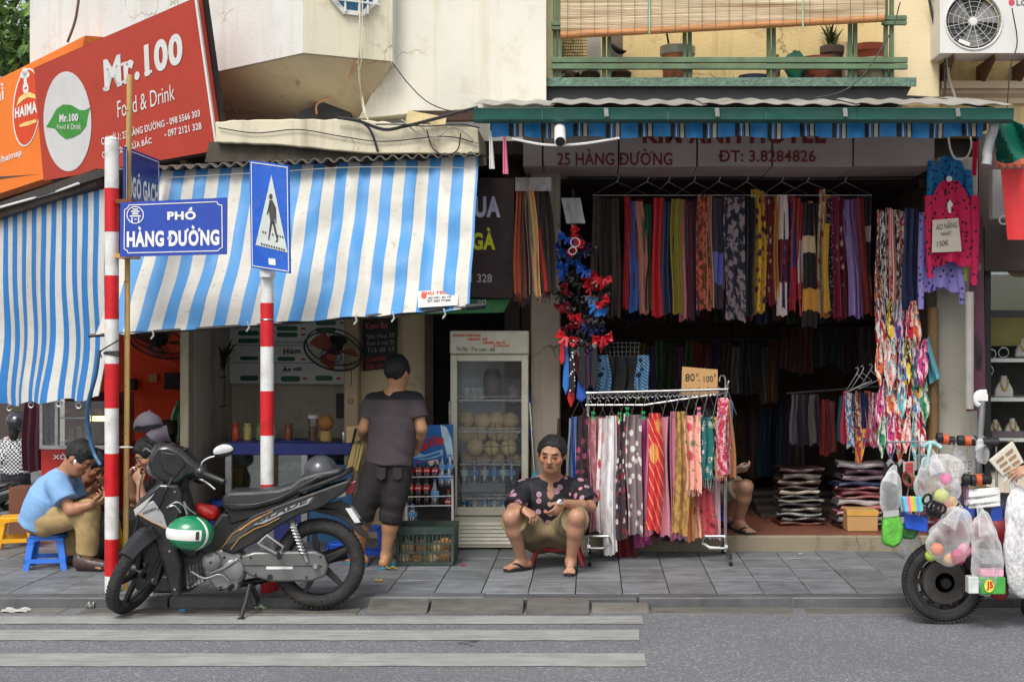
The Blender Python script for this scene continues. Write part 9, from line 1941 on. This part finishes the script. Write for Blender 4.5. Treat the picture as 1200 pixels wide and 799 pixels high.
for q in(((1038,519),(1185,517)),((1100,560),(1165,560)),((1060,612),(1180,612)),((1075,519),(1075,620)),((1140,516),(1140,640)),((1165,517),(1165,620))):part('frame_rod',MB().tube([V_(*q[0],-.05),V_(*q[1],-.05)],.007,6),CHROME,VS)
for q in(((1110,575),(1165,575)),((1150,565),(1185,610))):part('wooden_slat',MB().bar(V_(*q[0],.06),V_(*q[1],.06),.03,.02),WOOD,VS)
part('wire_basket',MB().box(V_(1040,0,0).x,V_(1060,0,0).x,Yv+.1,Yv+.12,V_(0,610).z,V_(0,545).z),DARKM,VS)
ORB=mat('belt_orange',lin((196,84,40)),.5); cols_=[BLACK,ORB,DARKM]
def roll(x,y,w_,h_,k,lab):return solo('belt_roll',MB().cyl(V_(x,y,-.12+.03*(k%3)),V_(x+w_,y,-.12+.03*(k%3)),h_*kv,n=14),cols_[k%3]if k%3 else BLACK,lab,'roll','belt rolls on the scooter frame',bevel=.004)
for k,(x,y,w_,h_,n_)in enumerate(((1092,513,7,6,'black roll at the left end of the upper frame bar'),(1099,515,8,6,'orange roll second on the upper frame bar'),(1107,517,9,5,'dark steel roll in the middle of the upper bar'),(1116,516,8,6,'black roll right of the middle on the upper bar'),(1124,517,9,6,'orange roll further right on the upper bar'),(1133,517,8,6,'dark roll at the right of the upper bar'),(1122,561,8,7,'black roll at the left of the lower bar'),(1138,562,7,7,'orange roll on the lower bar'),(1146,562,12,6,'dark long roll at the right of the lower bar'),(1146,518,18,5,'black bundle on the upper bar beside the white tube'),(1131,562,6,7,'second black roll on the lower bar'))):roll(x,y,w_,h_,(0,1,2,0,1,2,0,1,2,0,0)[k],n_)
FILM=film('bag_film',(.90,.92,.93),.20,16); NETF=film('net_film',(.96,.97,.98),1.0,48)
def bag(label,caps,knot,seed,mt=FILM,fold=.016):
 t=thing('plastic_bag',label,'bag',V_(caps[0][0],caps[0][1]+10,-.1),'clear bags hung on the scooter'); s_=Sdf(.011)
 for(x,y,rx,ry,o)in caps:s_.ell(V_(x,y,o),(rx*kv,min(rx,ry)*kv*.75,ry*kv),None,.06)
 s_.fold(fold,55,(1,.2,.25),seed); s_.fold(fold*.5,120,(.8,.5,.4),seed+2); sdf_part('film',s_,mt,t)
 if knot:
  kx,ky,ko=knot; tx_,ty_,to=caps[0][0],caps[0][1]-caps[0][3]*.8,caps[0][4]
  part('neck',MB().tube(spline([V_(tx_,ty_+4,to),V_((kx+tx_)/2,(ky+ty_)/2,(ko+to)/2),V_(kx,ky,ko)],4),[.05-.0047*i for i in range(9)],10),mt,t)
  for s2 in(-1,1):part('tie_end',MB().sheet(lambda u,v:V_(kx+s2*(2+9*v)+2*u,ky-3-6*v*(1-v)*3+4*u,ko-.02),3,6,.003),mt,t)
 return t
bag('clear bag of small toys at the far left of the scooter load',[(1038,582,14,26,-.12),(1042,566,10,16,-.12)],(1045,545,-.1),1)
bag('wide clear bag of hair bands and soft balls under the frame bar',[(1092,572,26,28,-.16),(1100,548,24,18,-.15),(1080,560,10,26,-.16)],(1082,522,-.12),2)
bag('low clear bag of coloured balls beside the wheel',[(1102,632,26,28,-.2),(1112,610,20,20,-.2)],(1118,590,-.18),3)
bag('tall clear bag holding a green packet in front of the wheel',[(1143,650,20,40,-.26),(1140,618,12,26,-.25)],(1136,588,-.2),4)
bag('white net bag hanging full at the right edge',[(1186,640,21,56,-.22),(1182,596,14,30,-.2)],(1176,562,-.16),5,NETF,.012)
bag('cloudy white bag packed high behind the white sticks',[(1150,596,18,22,.1),(1136,606,14,18,.08)],(1146,564,.04),7,film('cloudy_film',(.86,.87,.88),.7,24))
bag('cloudy bag low between the toy bag and the wheel',[(1070,640,14,20,.05),(1062,622,10,14,.04)],(1066,600,.02),8,film('cloudy_film',(.86,.87,.88),.7,24))
bag('clear bag of clips hanging high at the centre of the load',[(1122,552,13,22,-.02)],(1120,522,-.06),9)
bag('small clear bag tied beside the paper bag',[(1146,532,9,14,-.1)],(1140,518,-.08),6)
part('knot',MB().tube(spline([V_(1076,523,-.13),V_(1084,518,-.15),V_(1092,521,-.15),V_(1096,524,-.16)],4),.012,8).tube(spline([V_(1084,519,-.15),V_(1081,530,-.17),V_(1079,545,-.17)],4),.010,8),mat('tie_teal',lin((150,196,196)),.5),bpy.data.objects['plastic_bag.001' if 'plastic_bag.001' in bpy.data.objects else 'plastic_bag'])
def ball(x,y,r_,o,c_,lab,fl=1):return solo('soft_ball',MB().ell(V_(x,y,o),r_*kv,r_*kv,r_*kv*fl,14,10,jit=.05),mat('ball_%d_%d_%d'%c_,lin(c_),.6,bump=.4,bs=90),lab,'ball','soft balls in the scooter bags')
for q in((1089,640,8,-.2,(222,120,70),'orange ball at the left of the low bag'),(1083,647,7,-.18,(176,196,84),'lime ball at the lower left of the low bag'),(1113,648,9,-.2,(210,60,112),'magenta ball at the bottom of the low bag'),(1121,641,8,-.19,(240,150,180),'pale pink ball on the right of the low bag'),(1103,652,7,-.18,(226,180,130),'beige ball between lime and magenta ones'),(1096,580,9,-.16,(198,206,96),'yellow green ball in the wide bag'),(1102,588,9,-.15,(250,130,110),'coral ball under the yellow green one'),(1101,560,7,-.15,(236,90,160),'pink ball high in the wide bag'),(1108,586,6,-.17,(250,190,80),'amber ball at the right in the wide bag')):ball(*q)
for k,(x,y)in enumerate(((1073,580),(1079,588),(1085,590),(1091,592),(1083,597))):solo('hair_band',MB().torus(V_(x,y,-.3+.02*k),(.3*k-.5,1,.3),.030,.008,22,8),BLACK,f'{("first","second","third","fourth","lowest")[k]} black hair band from the left in front of the wide bag','hair band','black hair bands on the scooter')
for k in range(6):solo('sponge',MB().obox(V_(1053+k*3.4,588,-.18),(.011,0,.004),(0,.03,0),(-.006,0,.042)),mat('sponge_%d'%k,lin(((90,190,220),(240,110,150),(250,180,80),(150,210,90),(120,150,230),(90,210,190))[k]),.8),f'{("cyan","pink","amber","lime","periwinkle","mint")[k]} sponge strip in the rainbow pack','sponge','rainbow sponge pack',bevel=.003)
def box(lab,x0,x1,y0,y1,o,d,mt,cat,nm,tilt=0):
 return solo(nm,MB().prism([V_(x0,y1,o),V_(x1,y1-tilt,o),V_(x1,y0-tilt,o),V_(x0,y0,o)],(0,d,0)),mt,lab,cat,bevel=.005)
PK_=lambda n_,c_:mat('pack_'+n_,lin(c_),.35,var=.2,vs=14,coat=.3)
for lb_,pl,o_,nm_,c_ in(('bright green plastic packet hanging lowest at the left of the scooter',((1029,600),(1047,598),(1053,616),(1051,634),(1041,640),(1028,635)),-.16,'green',(92,176,62)),('darker green packet beside the bright green one',((1050,608),(1070,607),(1073,622),(1068,632),(1052,630)),-.1,'dgreen',(46,120,56))):
 t=thing('packet',lb_,'packet',V_(1041,640,o_)); part('wrap',MB().prism([V_(x,y,o_)for x,y in pl],(0,.06,0)),mat('pack_'+nm_,lin(c_),.3,var=.4,vs=14,bump=.9,bs=22,coat=.4),t,bevel=.018)
 part('header_card',MB().prism([V_(pl[0][0],pl[0][1]+4,o_-.003),V_(pl[1][0],pl[1][1]+4,o_-.003),V_(pl[1][0],pl[1][1]-3,o_-.003),V_(pl[0][0],pl[0][1]-3,o_-.003)],(0,.004,0)),PAPER,t)
box('blue box above the darker green packet',1055,1081,600,617,-.14,.12,PK_('blue',(30,84,200)),'box','blue_box',-5)
box('pink packet on top inside the tall clear bag',1134,1160,660,668,-.3,.08,PK_('pink',(236,160,190)),'packet','packet'); pk=box('green and yellow packet inside the tall clear bag',1133,1161,668,687,-.32,.08,PK_('leaf',(70,160,70)),'packet','packet')
fpk=Face(V_(1133,687,-.324),V_(1161,687,-.324),V_(1133,668,-.324),.003); kx=lambda x,y:P(x,y,Yv-.32);
pp_=lambda x,y:V_(x,y,-.328); part('oval',MB().add([pp_(1142+5.5*math.cos(R(a_)),677+7.5*math.sin(R(a_)))for a_ in range(0,360,15)],[tuple(range(24))]),PK_('yellow',(230,220,90)),pk)
lettering('J5',quadmap(V_(1139,682,-.331),V_(1146,682,-.331),V_(1146,672,-.331),V_(1139,672,-.331)),RCAP,pk,bold=.045)
box('white packet left of the green and yellow one',1120,1132,668,687,-.3,.08,PK_('white',(206,212,206)),'packet','packet')
box('blue patterned cloth over the scooter rack',1110,1136,593,606,-.12,.12,PK_('royal',(40,70,160)),'cloth','blue_cloth'); box('dark blue edge of cloth behind the net bag',1156,1170,590,612,-.1,.1,PK_('royal',(40,70,160)),'cloth','blue_cloth')
for k in range(8):solo('white_stick',MB().cyl(V_(1128+k%2,575+k*2.6,-.1-.02*(k%3)),V_(1166,572+k*2.7,-.1),.010),PRINT_W,f'{("topmost","second","third","fourth","fifth","sixth","seventh","lowest")[k]} white stick in the bundle on the scooter rack','stick','white sticks on the scooter rack')
wb=thing('paper_bag','white bag with brown print tilted at the scooter handle','bag',V_(1166,556,-.2)); q=[V_(1164,556,-.2),V_(1189,540,-.2),V_(1176,516,-.2),V_(1149,538,-.2)]; part('sheet',MB().prism(q,(0,.03,0)),mat('bag_paper',lin((206,200,186)),.5,var=.06,bump=.4,bs=12),wb,bevel=.004); qf=quadmap(*[p_+Vector((0,-.006,0))for p_ in q])
for r_ in range(3):
 for s_ in range(2):part('print_mark',MB().add([qf(u,v)for u,v in((.14+.4*s_,.14+.27*r_),(.46+.4*s_,.14+.27*r_),(.46+.4*s_,.26+.27*r_),(.14+.4*s_,.26+.27*r_))],[(0,1,2,3)]),mat('print_brown',lin((150,118,90)),.6),wb)
um=thing('umbrella_handle','grey pole with white hooked handle standing in the scooter load','pole',V_(1150,525,.1)); part('pole',MB().cyl(V_(1157,468,.1),V_(1150,575,.1),.020),mat('pole_grey',lin((150,150,150)),.35,.5),um); part('hook',MB().tube(spline([V_(1161,462,.1),V_(1152,463,.1),V_(1149,468,.1),V_(1150,475,.1),V_(1153,477,.1)],5),.018,10).box(V_(1150,0).x,V_(1162,0).x,Yv+.08,Yv+.12,V_(0,472).z,V_(0,464).z),WHITE_P,um)
for k in range(4):solo('comb',MB().cyl(V_(1117+k*3.5,566,-.1),V_(1119+k*3,590,-.12),.012),PK_('c%d'%k,((60,60,140),(40,30,30),(90,60,40),(120,90,150))[k]),f'{("blue","black","brown","violet")[k]} comb hanging beside the white sticks','comb','combs on the scooter')
for k in range(4):solo('bracelet',MB().torus(V_(1062+k*3.6,562+k*2,-.06),(.8,.5,.2),.04,.012,18,8),PK_('br%d'%k,((130,60,50),(90,110,60),(60,40,36),(150,80,60))[k]),f'{("rust","olive","dark","copper")[k]} wooden bracelet on the scooter basket','bracelet','bracelets on the scooter')
vr=random.Random(6); HC=[('red',(206,50,56)),('teal',(50,150,150)),('violet',(120,80,170)),('gold',(214,170,60)),('white',(220,220,216)),('navy',(36,46,100)),('rose',(226,120,150)),('brown',(110,74,50)),('mint',(140,210,180)),('orange',(236,130,50))]
for k,(n_,c_)in enumerate(HC):
 x,y=1064+(k%5)*17+vr.uniform(-3,3),548+(k//5)*52+vr.uniform(-5,5); o=.02+.05*(k//5); w_=vr.uniform(5,8); t=thing('clip_card',f'small card of {n_} hair clips hanging behind the clear bags','clip card',V_(x,y+10,o),'cards of hair clips on the scooter'); part('card',MB().prism([V_(x-w_,y+10,o),V_(x+w_,y+9,o),V_(x+w_,y-9,o),V_(x-w_,y-8,o)],(0,.006,0)),PAPER,t)
 for j in range(4):part('clip',MB().bar(V_(x-w_*.7,y-6+j*4.2,o-.008),V_(x+w_*.7,y-6.5+j*4.2,o-.008),.012,.012,(0,1,0)),PK_('h_'+n_,c_),t)
 part('string',MB().tube([V_(x,y-8,o),V_(x,519 if k<5 else 560,-.04)],.003,4),PRINT_W,t)
X=lambda px,py,o:V_(px,py,o)
J=dict(head=X(1268,398,.05),face=(1,0,-.1),neck=X(1258,436,.05),chest=X(1250,490,.05),hip=X(1244,590,.05),sh=[X(1252,452,-.13),X(1252,452,.24)],el=[X(1226,535,-.3),X(1270,540,.4)],wr=[X(1199,548,-.26),X(1310,545,.3)],hand=(((-1,.1,-.05),(.2,.4,-.7),.5,-1),((.9,-.1,0),(0,0,-1),.5,-1)),hp=[X(1244,600,-.04),X(1244,600,.14)],kn=[X(1262,680,-.08),X(1236,680,.18)],an=[X(1256,745,-.12),X(1226,735,.2)],toe=[Vector((X(1280,0,0).x,Yv-.14,-.055)),Vector((X(1250,0,0).x,Yv+.2,-.055))],footc=(.02,.02,.02),hsc=1.15)
J['an']=[Vector((a_.x,a_.y,.03))for a_ in J['an']]
person('vendor pushing the loaded scooter, only a hand visible at the right edge',X(1244,731,-.02),J,(.46,.26,.17),.009,dict(mat=DKT,base=lin((30,34,48)),sleeve=1.75,hem=.0),dict(mat=DKT,base=lin((40,40,46)),leg=1.93),dict(th=.014),'shoe')
